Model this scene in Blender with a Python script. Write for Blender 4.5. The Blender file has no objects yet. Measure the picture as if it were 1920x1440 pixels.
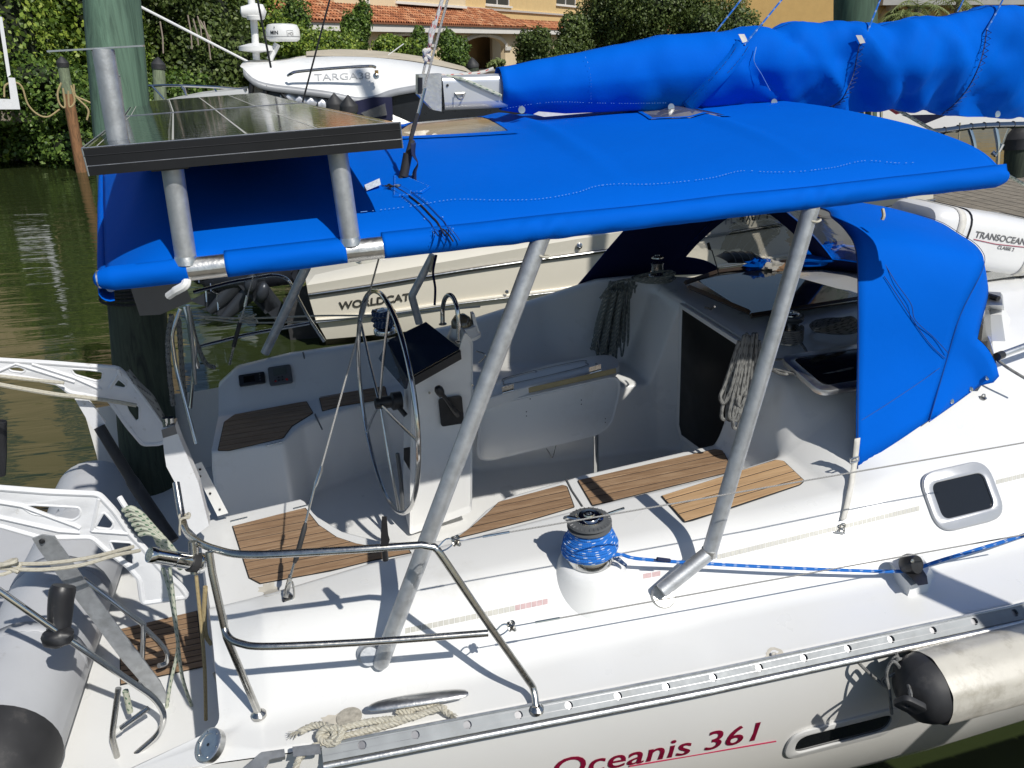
import bpy, bmesh, math, random
import numpy as np
from mathutils import Matrix, Vector, noise
random.seed(7); np.random.seed(7)
sc = bpy.context.scene
COL = sc.collection
PI = math.pi

# ------------------------------------------------------------------ camera
F = 1500.0
def nrm(v):
    v = np.array(v, float); return v / np.linalg.norm(v)
_vx = nrm([7000, -1084, F]); _vy = nrm([-420, -620, F])
_vy = nrm(_vy - _vx * np.dot(_vx, _vy)); _vz = np.cross(_vx, _vy)
if _vz[1] > 0: _vz = -_vz
M = np.array([_vx, _vy, _vz])            # boat axes seen by the camera (x right, y down, z forward)
CAM = np.array([0, -3.93, 3.23])
cd = bpy.data.cameras.new('camera'); cam = bpy.data.objects.new('camera', cd); COL.objects.link(cam)
r_, u_, b_ = M @ np.array([1, 0, 0]), M @ np.array([0, -1, 0]), M @ np.array([0, 0, -1])
cam.matrix_world = Matrix([[r_[i], u_[i], b_[i], CAM[i]] for i in range(3)] + [[0, 0, 0, 1]])
cd.sensor_width = 36; cd.lens = F / 1920 * 36; cd.clip_start = 0.05; cd.clip_end = 2000
sc.camera = cam

# ------------------------------------------------------------------ light
SUN = nrm([0.42, -0.87, 1.0])
w = bpy.data.worlds.new("World"); sc.world = w; w.use_nodes = True
nt = w.node_tree; bg = nt.nodes['Background']
sky = nt.nodes.new('ShaderNodeTexSky'); sky.sky_type = 'NISHITA'; sky.sun_disc = False
sky.sun_elevation = math.asin(SUN[2]); sky.sun_rotation = math.atan2(SUN[0], SUN[1])
sky.air_density = 1.0; sky.dust_density = 0.4; sky.ozone_density = 1.5
nt.links.new(sky.outputs[0], bg.inputs[0]); bg.inputs[1].default_value = 0.08
sd = bpy.data.lights.new('sun', 'SUN'); sd.energy = 4.1; sd.angle = math.radians(0.55); sd.color = (1, 0.965, 0.90)
so = bpy.data.objects.new('sun', sd); COL.objects.link(so)
so.rotation_euler = Vector(SUN).to_track_quat('Z', 'Y').to_euler()
sc.view_settings.view_transform = 'Standard'; sc.view_settings.look = 'None'
sc.view_settings.exposure = 0.0; sc.view_settings.gamma = 1.0; sc.view_settings.use_curve_mapping = False

# ------------------------------------------------------------------ measuring helpers
def P(px, py, X=None, Y=None, Z=None):
    """point of the boat frame on a plane X=, Y= or Z="""
    r = M @ np.array([px - 960, py - 720, F])
    if Z is not None: t = (Z - CAM[2]) / r[2]
    elif Y is not None: t = (Y - CAM[1]) / r[1]
    else: t = (X - CAM[0]) / r[0]
    return CAM + r * t
# the boat heels slightly: the level world (water, shore, other boats) is turned about the camera's spot
_pitch = math.atan(645 / F)
_up = M @ np.array([0, -math.cos(_pitch), -math.sin(_pitch)])
_q = Vector((0, 0, 1)).rotation_difference(Vector(_up))
T = Matrix.Translation(Vector(CAM)) @ _q.to_matrix().to_4x4() @ Matrix.Translation(-Vector(CAM))
_Rt = np.array(_q.to_matrix().transposed())
def B(px, py, X=None, Y=None, Z=None, D=None):
    """point of the level world"""
    r = _Rt @ (M @ np.array([px - 960, py - 720, F]))
    if D is not None: t = D / math.hypot(r[0], r[1])
    elif Z is not None: t = (Z - CAM[2]) / r[2]
    elif Y is not None: t = (Y - CAM[1]) / r[1]
    else: t = (X - CAM[0]) / r[0]
    return CAM + r * t

# ------------------------------------------------------------------ objects
WM = {}
BG = []
def thing(name, label, cat, loc=(0, 0, 0), group=None, bg=False, rotz=0):
    o = bpy.data.objects.new(name, None); COL.objects.link(o)
    o.empty_display_size = 0.1
    m = Matrix.Translation(Vector([float(v) for v in loc])) @ Matrix.Rotation(rotz, 4, 'Z')
    o.matrix_basis = m; WM[o.name] = m
    o['label'] = label; o['category'] = cat
    if group: o['group'] = group
    if bg: BG.append(o)
    return o
def link(name, me, mat=None, parent=None, label=None, kind=None, mtx=None, cat=None, group=None, bg=False):
    o = bpy.data.objects.new(name, me); COL.objects.link(o)
    m = mtx if mtx is not None else Matrix.Identity(4)
    if mat is not None and len(me.materials) == 0: me.materials.append(mat)
    o.matrix_basis = m; WM[o.name] = m
    if parent is not None:
        o.parent = parent; o.matrix_parent_inverse = WM[parent.name].inverted()
    if label: o['label'] = label
    if kind: o['kind'] = kind
    if cat: o['category'] = cat
    if group: o['group'] = group
    if bg: BG.append(o)
    return o

class MB:
    def __init__(s): s.v = []; s.f = []; s.uv = []
    def add(s, vs, fs, uvs=None):
        n = len(s.v); s.v += [tuple(float(c) for c in p) for p in vs]
        s.f += [tuple(i + n for i in f) for f in fs]
        s.uv += list(uvs) if uvs is not None else [(0, 0)] * len(vs)
        return s
    def grid(s, rows, closed=False, uvs=None):
        m = len(rows[0]); vs = [p for r in rows for p in r]; fs = []
        for i in range(len(rows) - 1):
            for j in range(m - (0 if closed else 1)):
                a = i * m + j; b = i * m + (j + 1) % m
                fs.append((a, b, b + m, a + m))
        if uvs is None: uvs = [(i / max(1, len(rows) - 1), j / max(1, m - 1)) for i in range(len(rows)) for j in range(m)]
        return s.add(vs, fs, uvs)
    def tube(s, pts, r, n=10, cap=True, flat=1.0):
        pts = [np.array(p, float) for p in pts]; N = len(pts)
        rs = r if hasattr(r, '__len__') else [r] * N
        tg = []
        for i in range(N):
            a = pts[max(0, i - 1)]; b = pts[min(N - 1, i + 1)]; d = b - a
            tg.append(d / (np.linalg.norm(d) + 1e-12))
        ref = np.array([0, 0, 1.0]) if abs(tg[0][2]) < .9 else np.array([1.0, 0, 0])
        u = np.cross(tg[0], ref); u /= np.linalg.norm(u); rows = []; uvs = []; L = 0
        for i in range(N):
            if i: L += np.linalg.norm(pts[i] - pts[i - 1])
            u = u - tg[i] * np.dot(u, tg[i]); u /= np.linalg.norm(u) + 1e-12; v = np.cross(tg[i], u)
            k = 1.0
            if 0 < i < N - 1:
                c = float(np.dot(nrm(pts[i] - pts[i - 1] + 1e-12), nrm(pts[i + 1] - pts[i] + 1e-12)))
            rows.append([pts[i] + rs[i] * (u * math.cos(2 * PI * j / n) + v * math.sin(2 * PI * j / n) * flat) for j in range(n + 1)])
            uvs += [(L, j / n) for j in range(n + 1)]
        base = len(s.v); s.grid(rows, uvs=uvs)
        if cap:
            m = n + 1
            s.f.append(tuple(base + j for j in range(n))[::-1]); s.f.append(tuple(base + (N - 1) * m + j for j in range(n)))
        return s
    def box(s, c, size, R=None):
        R = np.eye(3) if R is None else np.array(R)
        vs = [np.array(c) + R @ (np.array([x, y, z]) * np.array(size) / 2) for x in (-1, 1) for y in (-1, 1) for z in (-1, 1)]
        return s.add(vs, [(0, 1, 3, 2), (4, 6, 7, 5), (0, 4, 5, 1), (2, 3, 7, 6), (0, 2, 6, 4), (1, 5, 7, 3)])
    def hexa(s, bot, top):
        n = len(bot); vs = list(bot) + list(top)
        fs = [tuple(range(n))[::-1], tuple(range(n, 2 * n))] + [(i, (i + 1) % n, (i + 1) % n + n, i + n) for i in range(n)]
        return s.add(vs, fs)
    def lathe(s, prof, c=(0, 0, 0), ax=(0, 0, 1), n=24):
        ax = nrm(ax); ref = np.array([1.0, 0, 0]) if abs(ax[0]) < .9 else np.array([0, 1.0, 0])
        u = nrm(np.cross(ax, ref)); v = np.cross(ax, u); c = np.array(c, float)
        rows = [[c + ax * h + r * (u * math.cos(2 * PI * j / n) + v * math.sin(2 * PI * j / n)) for j in range(n + 1)] for r, h in prof]
        base = len(s.v); s.grid(rows)
        if prof[0][0] > 1e-4: s.f.append(tuple(base + j for j in range(n))[::-1])
        if prof[-1][0] > 1e-4: s.f.append(tuple(base + (len(prof) - 1) * (n + 1) + j for j in range(n)))
        return s
    def mesh(s, name, smooth=True, angle=38, mat=None):
        me = bpy.data.meshes.new(name); me.from_pydata(s.v, [], s.f)
        uvl = me.uv_layers.new(name='uv')
        vi = np.empty(len(me.loops), dtype=np.int32); me.loops.foreach_get('vertex_index', vi)
        uvl.data.foreach_set('uv', np.array(s.uv, dtype=np.float32)[vi].ravel())
        me.update()
        bm = bmesh.new(); bm.from_mesh(me); bmesh.ops.recalc_face_normals(bm, faces=bm.faces); bm.to_mesh(me); bm.free()
        if smooth:
            me.polygons.foreach_set('use_smooth', [True] * len(me.polygons)); me.set_sharp_from_angle(angle=math.radians(angle))
        if mat: me.materials.append(mat)
        return me
    def part(s, name, mat, parent=None, smooth=True, angle=38, **k):
        return link(name, s.mesh(name, smooth, angle), mat, parent, **k)

def crv(pts, k=6, closed=False):
    """Catmull-Rom through the points"""
    pts = [np.array(p, float) for p in pts]; n = len(pts); out = []
    if closed: idx = lambda i: pts[i % n]
    else: idx = lambda i: pts[0] * 2 - pts[1] if i < 0 else (pts[-1] * 2 - pts[-2] if i >= n else pts[i])
    for i in range(n if closed else n - 1):
        a, b, c, d = idx(i - 1), idx(i), idx(i + 1), idx(i + 2)
        for j in range(k):
            t = j / k
            out.append(.5 * (2 * b + (c - a) * t + (2 * a - 5 * b + 4 * c - d) * t * t + (3 * b - a - 3 * c + d) * t ** 3))
    out.append(pts[0] if closed else pts[-1])
    return out
def rnd(pts, r, k=5, closed=False):
    """polyline with its corners rounded to radius r (a number or one per corner)"""
    pts = [np.array(p, float) for p in pts]; n = len(pts); out = []
    rr = r if hasattr(r, '__len__') else [r] * n
    for i in range(n):
        if not closed and i in (0, n - 1): out.append(pts[i]); continue
        a, b, c = pts[i - 1], pts[i], pts[(i + 1) % n]
        la, lc = np.linalg.norm(a - b), np.linalg.norm(c - b); d = min(rr[i], la * .49, lc * .49)
        if d < 1e-5: out.append(b); continue
        p0 = b + (a - b) / la * d; p1 = b + (c - b) / lc * d
        for j in range(k + 1):
            t = j / k; out.append((1 - t) ** 2 * p0 + 2 * t * (1 - t) * b + t * t * p1)
    return out
def frame(o, u, v):
    u = nrm(u); v = np.array(v, float); v = nrm(v - u * np.dot(u, v)); n = np.cross(u, v); o = np.array(o, float)
    return lambda a, b, c: o + u * a + v * b + n * c
def plate_mesh(outer, holes, thick, mp, bevel=0.0, name='plate', res=None):
    """flat plate with real holes: 2-D outline filled, thickened, then carried onto the surface mp(u,v,w)"""
    cu = bpy.data.curves.new('c', 'CURVE'); cu.dimensions = '2D'; cu.fill_mode = 'BOTH'
    cu.extrude = thick / 2 - bevel; cu.bevel_depth = bevel; cu.bevel_resolution = 1
    for loop in [outer] + list(holes):
        sp = cu.splines.new('POLY'); sp.points.add(len(loop) - 1); sp.use_cyclic_u = True
        for i, p in enumerate(loop): sp.points[i].co = (float(p[0]), float(p[1]), 0, 1)
    ob = bpy.data.objects.new('c', cu); COL.objects.link(ob)
    dg = bpy.context.evaluated_depsgraph_get(); dg.update()
    me = bpy.data.meshes.new_from_object(ob.evaluated_get(dg)); me.name = name
    bpy.data.objects.remove(ob); bpy.data.curves.remove(cu)
    bm = bmesh.new(); bm.from_mesh(me); bmesh.ops.remove_doubles(bm, verts=bm.verts, dist=1e-5)
    for v in bm.verts: v.co = Vector(mp(*v.co))
    bmesh.ops.recalc_face_normals(bm, faces=bm.faces)
    bm.to_mesh(me); bm.free(); me.materials.clear()
    me.polygons.foreach_set('use_smooth', [True] * len(me.polygons)); me.set_sharp_from_angle(angle=math.radians(35))
    return me
def plate(name, outer, holes, thick, mp, mat, parent=None, bevel=0.0, **k):
    return link(name, plate_mesh(outer, holes, thick, mp, bevel, name), mat, parent, **k)
def rrect(w, h, r, k=5):
    return [tuple(p) for p in rnd([(-w / 2, -h / 2), (w / 2, -h / 2), (w / 2, h / 2), (-w / 2, h / 2)], r, k, True)]
def circ(cx, cy, r, n=16): return [(cx + r * math.cos(2 * PI * i / n), cy + r * math.sin(2 * PI * i / n)) for i in range(n)]
def text(name, s, size, mp, mat, parent, thick=0.002, shear=0, spacing=1.0, align='LEFT', bold=0.0, **k):
    cu = bpy.data.curves.new(name, 'FONT'); cu.body = s; cu.size = size; cu.extrude = thick / 2; cu.shear = shear
    cu.space_character = spacing; cu.align_x = align; cu.offset = bold; cu.resolution_u = 4
    ob = bpy.data.objects.new('c', cu); COL.objects.link(ob)
    dg = bpy.context.evaluated_depsgraph_get(); dg.update()
    me = bpy.data.meshes.new_from_object(ob.evaluated_get(dg)); me.name = name
    bpy.data.objects.remove(ob); bpy.data.curves.remove(cu)
    for v in me.vertices: v.co = Vector(mp(*v.co))
    me.materials.clear()
    return link(name, me, mat, parent, **k)

# ------------------------------------------------------------------ materials
def mk(name):
    m = bpy.data.materials.new(name); m.use_nodes = True
    return m, m.node_tree, m.node_tree.nodes['Principled BSDF']
def nd(nt, t, **k):
    n = nt.nodes.new(t)
    for a, b in k.items():
        if a[0] == '_': n.inputs[a[1:].replace('_', ' ')].default_value = b
        else: setattr(n, a, b)
    return n
def coords(nt, scale=(1, 1, 1), kind='Object'):
    tc = nd(nt, 'ShaderNodeTexCoord'); mp = nd(nt, 'ShaderNodeMapping'); mp.inputs['Scale'].default_value = scale
    nt.links.new(tc.outputs[kind], mp.inputs[0]); return mp.outputs[0]
def ramp(nt, src, stops):
    r = nd(nt, 'ShaderNodeValToRGB'); nt.links.new(src, r.inputs[0])
    e = r.color_ramp.elements
    while len(e) < len(stops): e.new(0.5)
    for i, (p, c) in enumerate(stops):
        e[i].position = p; e[i].color = (*c, 1) if len(c) == 3 else c
    return r.outputs[0]
def M_(name, col, rough=0.5, metal=0.0, var=0.12, vs=3.0, dirt=None, ds=6.0, dl=(.55, .75), bump=0.0, bs=60.0, coat=0.0, spec=0.5,
       scale=(1, 1, 1), rvar=0.1, detail=6):
    m, nt, b = mk(name); c = coords(nt, scale)
    n1 = nd(nt, 'ShaderNodeTexNoise', _Scale=vs, _Detail=float(detail), _Roughness=.6); nt.links.new(c, n1.inputs[0])
    lo = tuple(max(0, x * (1 - var)) for x in col); hi = tuple(min(1, x * (1 + var)) for x in col)
    out = ramp(nt, n1.outputs[0], [(.3, lo), (.7, hi)])
    if dirt:
        n2 = nd(nt, 'ShaderNodeTexNoise', _Scale=ds, _Detail=9.0, _Roughness=.7); nt.links.new(c, n2.inputs[0])
        fac = ramp(nt, n2.outputs[0], [(dl[0], (0, 0, 0)), (dl[1], (1, 1, 1))])
        mx = nd(nt, 'ShaderNodeMix', data_type='RGBA'); nt.links.new(fac, mx.inputs[0]); nt.links.new(out, mx.inputs[6])
        mx.inputs[7].default_value = (*dirt, 1); out = mx.outputs[2]
    nt.links.new(out, b.inputs['Base Color'])
    if rvar:
        rr = nd(nt, 'ShaderNodeMapRange'); rr.inputs['To Min'].default_value = max(0.02, rough - rvar); rr.inputs['To Max'].default_value = min(1, rough + rvar)
        n3 = nd(nt, 'ShaderNodeTexNoise', _Scale=vs * 4, _Detail=5.0); nt.links.new(c, n3.inputs[0])
        nt.links.new(n3.outputs[0], rr.inputs[0]); nt.links.new(rr.outputs[0], b.inputs['Roughness'])
    else: b.inputs['Roughness'].default_value = rough
    b.inputs['Metallic'].default_value = metal; b.inputs['Coat Weight'].default_value = coat
    b.inputs['Specular IOR Level'].default_value = spec
    if bump:
        n4 = nd(nt, 'ShaderNodeTexNoise', _Scale=bs, _Detail=4.0); nt.links.new(c, n4.inputs[0])
        bp = nd(nt, 'ShaderNodeBump', _Strength=min(1, bump), _Distance=0.002 if bs > 20 else .01); nt.links.new(n4.outputs[0], bp.inputs['Height']); nt.links.new(bp.outputs[0], b.inputs['Normal'])
    return m
GEL = M_('gelcoat_white', (.78, .78, .765), .30, var=.02, vs=1.2, dirt=(.64, .625, .58), ds=2.6, dl=(.58, .86), coat=.15, rvar=.08)
GELW = M_('gelcoat_hull', (.74, .73, .70), .22, var=.03, vs=.8, coat=.25)
CREAM = M_('gelcoat_cream', (.76, .715, .61), .22, var=.03, vs=.8, coat=.3)
WPAINT = M_('white_cast_paint', (.74, .745, .76), .4, var=.05, vs=6, dirt=(.45, .43, .38), ds=14, dl=(.62, .75), bump=.3, bs=90)
WPLAS = M_('white_plastic', (.75, .75, .74), .4, var=.03)
ALU = M_('anodised_aluminium', (.60, .61, .62), .38, 1.0, var=.08, vs=8, scale=(1, 1, 1), bump=.15, bs=200, dirt=(.42, .42, .41), ds=18, dl=(.6, .8))
GALV = M_('galvanised_pipe', (.50, .515, .53), .5, .75, var=.18, vs=22, bump=.25, bs=120, dirt=(.36, .36, .35), ds=12, dl=(.55, .8))
ALUB = M_('brushed_weld_aluminium', (.70, .69, .66), .36, 1.0, var=.15, vs=14, bump=.5, bs=70)
SS = M_('polished_stainless', (.62, .62, .61), .12, 1.0, var=.04, vs=9, rvar=.06)
SSD = M_('weathered_stainless', (.50, .49, .46), .25, 1.0, var=.15, vs=25)
BLK = M_('black_plastic', (.018, .018, .02), .42, var=.2, vs=8)
BLKR = M_('black_rubber', (.03, .03, .032), .6, var=.3, vs=5, dirt=(.09, .085, .08), ds=5)
DARKG = M_('smoked_acrylic', (.010, .011, .012), .08, var=.1, rvar=.03, coat=.5)
CAULK = M_('black_caulk', (.02, .02, .02), .7)
GREYP = M_('grey_plastic', (.10, .105, .11), .45)
ANTI = M_('grey_rib_tube', (.50, .51, .53), .42, var=.05, vs=3, dirt=(.33, .32, .31), ds=5, dl=(.6, .8), bump=.15, bs=80)
RUST = M_('rust_stain', (.35, .13, .04), .6, var=.4, vs=18)
BEIGE = M_('biscuit_gelcoat', (.60, .48, .40), .35, var=.04)
def canvas(name, col, sheen=.15):
    m, nt, b = mk(name); c = coords(nt)
    n1 = nd(nt, 'ShaderNodeTexNoise', _Scale=1.3, _Detail=6.0); nt.links.new(c, n1.inputs[0])
    nt.links.new(ramp(nt, n1.outputs[0], [(.3, tuple(x * .94 for x in col)), (.7, tuple(min(1, x * 1.05) for x in col))]), b.inputs['Base Color'])
    b.inputs['Roughness'].default_value = .75; b.inputs['Specular IOR Level'].default_value = .04
    n2 = nd(nt, 'ShaderNodeTexNoise', _Scale=500.0, _Detail=2.0); nt.links.new(c, n2.inputs[0])
    n3 = nd(nt, 'ShaderNodeTexNoise', _Scale=5.0, _Detail=5.0, _Roughness=.5); nt.links.new(c, n3.inputs[0])
    b1 = nd(nt, 'ShaderNodeBump', _Strength=.25, _Distance=.001); nt.links.new(n2.outputs[0], b1.inputs['Height'])
    b2 = nd(nt, 'ShaderNodeBump', _Strength=.25, _Distance=.02); nt.links.new(n3.outputs[0], b2.inputs['Height'])
    nt.links.new(b1.outputs[0], b2.inputs['Normal']); nt.links.new(b2.outputs[0], b.inputs['Normal'])
    return m
BLUE = canvas('blue_canvas', (.0, .105, .56))
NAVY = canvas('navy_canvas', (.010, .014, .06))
STITCH = M_('pale_blue_thread', (.16, .35, .72), .7)
DSTITCH = M_('dark_thread', (.005, .03, .14), .7)
WEB = M_('white_webbing', (.62, .60, .55), .8, var=.1, vs=30)
RAILG = M_('toe_rail_alloy', (.25, .265, .275), .55, .25, var=.15, vs=12, dirt=(.22, .22, .21), ds=9, dl=(.55, .8))
TAPE = M_('navy_webbing', (.008, .016, .06), .8)
def teak(name, a, b_, c_):
    m, nt, b = mk(name); c = coords(nt, (1.2, 26, 10))
    oi = nd(nt, 'ShaderNodeObjectInfo'); ad = nd(nt, 'ShaderNodeVectorMath', operation='ADD'); sclr = nd(nt, 'ShaderNodeVectorMath', operation='SCALE')
    cb = nd(nt, 'ShaderNodeCombineXYZ'); 
    for i in range(3): nt.links.new(oi.outputs['Random'], cb.inputs[i])
    nt.links.new(cb.outputs[0], sclr.inputs[0]); sclr.inputs['Scale'].default_value = 37
    nt.links.new(c, ad.inputs[0]); nt.links.new(sclr.outputs[0], ad.inputs[1])
    n1 = nd(nt, 'ShaderNodeTexNoise', _Scale=3.4, _Detail=12.0, _Roughness=.8); nt.links.new(ad.outputs[0], n1.inputs[0])
    col = ramp(nt, n1.outputs[0], [(.25, a), (.5, b_), (.75, c_)])
    n2 = nd(nt, 'ShaderNodeTexNoise', _Scale=.7, _Detail=3.0); nt.links.new(ad.outputs[0], n2.inputs[0])
    hs = nd(nt, 'ShaderNodeHueSaturation'); nt.links.new(col, hs.inputs['Color'])
    mr = nd(nt, 'ShaderNodeMapRange'); mr.inputs['To Min'].default_value = .75; mr.inputs['To Max'].default_value = 1.3
    nt.links.new(n2.outputs[0], mr.inputs[0]); nt.links.new(mr.outputs[0], hs.inputs['Value'])
    nt.links.new(hs.outputs[0], b.inputs['Base Color']); b.inputs['Roughness'].default_value = .62
    bp = nd(nt, 'ShaderNodeBump', _Strength=.35, _Distance=.002); nt.links.new(n1.outputs[0], bp.inputs['Height']); nt.links.new(bp.outputs[0], b.inputs['Normal'])
    return m
TEAK = teak('weathered_teak', (.10, .055, .030), (.28, .175, .10), (.48, .345, .225))
TEAKL = teak('pale_oiled_teak', (.30, .17, .08), (.50, .32, .17), (.64, .45, .27))
def rope(name, base, fleck, f=180., thr=.62, tw=2.0, rough=.8):
    """braided cover: flecks run in a helix round the rope"""
    m, nt, b = mk(name); tc = nd(nt, 'ShaderNodeUVMap'); sp = nd(nt, 'ShaderNodeSeparateXYZ'); nt.links.new(tc.outputs[0], sp.inputs[0])
    def wave(fu, fv):
        a = nd(nt, 'ShaderNodeMath', operation='MULTIPLY'); nt.links.new(sp.outputs[0], a.inputs[0]); a.inputs[1].default_value = fu
        c2 = nd(nt, 'ShaderNodeMath', operation='MULTIPLY'); nt.links.new(sp.outputs[1], c2.inputs[0]); c2.inputs[1].default_value = fv * 2 * PI
        s = nd(nt, 'ShaderNodeMath', operation='ADD'); nt.links.new(a.outputs[0], s.inputs[0]); nt.links.new(c2.outputs[0], s.inputs[1])
        q = nd(nt, 'ShaderNodeMath', operation='SINE'); nt.links.new(s.outputs[0], q.inputs[0]); return q.outputs[0]
    w1 = wave(f, tw); w2 = wave(-f * .37, tw)
    ml = nd(nt, 'ShaderNodeMath', operation='MULTIPLY'); nt.links.new(w1, ml.inputs[0]); nt.links.new(w2, ml.inputs[1])
    col = ramp(nt, ml.outputs[0], [(thr - .1, base), (thr, fleck)])
    nt.links.new(col, b.inputs['Base Color']); b.inputs['Roughness'].default_value = rough
    w3 = wave(f * 5, 6.0); w4 = wave(-f * 5, 6.0)
    mx = nd(nt, 'ShaderNodeMath', operation='MULTIPLY'); nt.links.new(w3, mx.inputs[0]); nt.links.new(w4, mx.inputs[1])
    bp = nd(nt, 'ShaderNodeBump', _Strength=.8, _Distance=.001); nt.links.new(mx.outputs[0], bp.inputs['Height']); nt.links.new(bp.outputs[0], b.inputs['Normal'])
    return m
R_BLUE = rope('blue_flecked_rope', (.008, .15, .56), (.6, .68, .78), f=95., thr=.82, tw=3.)
R_WHITE = rope('cream_rope', (.55, .52, .43), (.48, .44, .35))
R_GREY = rope('grey_rope', (.21, .21, .20), (.07, .07, .07), f=90, thr=.6)
R_GREEN = rope('green_flecked_rope', (.50, .52, .42), (.12, .2, .13), f=140)
R_DARK = rope('dark_green_rope', (.17, .19, .18), (.34, .36, .32), f=120, thr=.6)
R_RED = rope('red_flecked_rope', (.62, .6, .56), (.5, .06, .05), f=110)
R_NAVY = rope('navy_rope', (.015, .045, .13), (.3, .36, .45))
R_GOLD = rope('gold_rope', (.42, .33, .17), (.35, .26, .13))
R_BLACK = rope('black_rope', (.02, .02, .02), (.04, .04, .04))
WIRE = rope('wire_strand', (.55, .54, .52), (.28, .27, .26), f=900, tw=1)
MARK = M_('faded_grey_marking', (.50, .49, .44), .5, var=.1, vs=40)
MARKR = M_('faded_red_marking', (.52, .36, .36), .5, var=.15, vs=40)
REDT = M_('crimson_lettering', (.36, .012, .06), .35)
BLKT = M_('black_lettering', (.02, .02, .025), .4)
GREYT = M_('grey_lettering', (.25, .25, .26), .3, .6)
def glassy(name, col=(1, 1, 1), op=.12, rough=.04, bump=.0, bs=4, fk=1.0):
    """clear sheet: mostly see-through with a mirror-like sheen"""
    m, nt, b = mk(name)
    out = [n for n in nt.nodes if n.type == 'OUTPUT_MATERIAL'][0]
    tr = nd(nt, 'ShaderNodeBsdfTransparent'); tr.inputs[0].default_value = (*col, 1)
    gl = nd(nt, 'ShaderNodeBsdfGlossy'); gl.inputs['Roughness'].default_value = rough
    df = nd(nt, 'ShaderNodeBsdfDiffuse'); df.inputs[0].default_value = (.5, .5, .5, 1)
    fr = nd(nt, 'ShaderNodeFresnel', _IOR=1.5)
    m1 = nd(nt, 'ShaderNodeMixShader'); m2 = nd(nt, 'ShaderNodeMixShader')
    m1.inputs[0].default_value = op; nt.links.new(tr.outputs[0], m1.inputs[1]); nt.links.new(df.outputs[0], m1.inputs[2])
    fm_ = nd(nt, 'ShaderNodeMath', operation='MULTIPLY'); nt.links.new(fr.outputs[0], fm_.inputs[0]); fm_.inputs[1].default_value = fk; nt.links.new(fm_.outputs[0], m2.inputs[0]); nt.links.new(m1.outputs[0], m2.inputs[1]); nt.links.new(gl.outputs[0], m2.inputs[2])
    nt.links.new(m2.outputs[0], out.inputs[0])
    if bump:
        n = nd(nt, 'ShaderNodeTexNoise', _Scale=float(bs), _Detail=2.0, _Distortion=1.5); nt.links.new(coords(nt), n.inputs[0])
        bp = nd(nt, 'ShaderNodeBump', _Strength=bump, _Distance=.05); nt.links.new(n.outputs[0], bp.inputs['Height'])
        nt.links.new(bp.outputs[0], gl.inputs['Normal']); nt.links.new(bp.outputs[0], fr.inputs['Normal'])
    return m
VINYL = glassy('clear_vinyl', (.95, .94, .91), .06, .04, .10, 6, .55)
VINYLG = glassy('aged_vinyl', (.86, .84, .80), .22, .10, .0, 6)
def leaf(name, a, b_, c_):
    m, nt, b = mk(name); g = nd(nt, 'ShaderNodeNewGeometry')
    col = ramp(nt, g.outputs['Random Per Island'], [(0, a), (.55, b_), (1, c_)])
    out = [n for n in nt.nodes if n.type == 'OUTPUT_MATERIAL'][0]
    nt.links.new(col, b.inputs['Base Color']); b.inputs['Roughness'].default_value = .5
    tl = nd(nt, 'ShaderNodeBsdfTranslucent'); nt.links.new(col, tl.inputs[0]); mx = nd(nt, 'ShaderNodeMixShader'); mx.inputs[0].default_value = .3
    nt.links.new(b.outputs[0], mx.inputs[1]); nt.links.new(tl.outputs[0], mx.inputs[2]); nt.links.new(mx.outputs[0], out.inputs[0])
    return m
LEAF1 = leaf('mangrove_leaves', (.05, .09, .012), (.15, .24, .028), (.38, .46, .07))
LEAF2 = leaf('hedge_leaves', (.04, .08, .014), (.095, .17, .026), (.22, .32, .06))
LEAF3 = leaf('oak_and_shaded_mangrove_leaves', (.04, .065, .014), (.09, .135, .028), (.18, .23, .065))
PALM = leaf('palm_leaves', (.10, .14, .04), (.2, .26, .08), (.34, .38, .14))
BARK = M_('bark', (.16, .13, .10), .9, var=.3, vs=9, bump=.6, bs=12)
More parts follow.
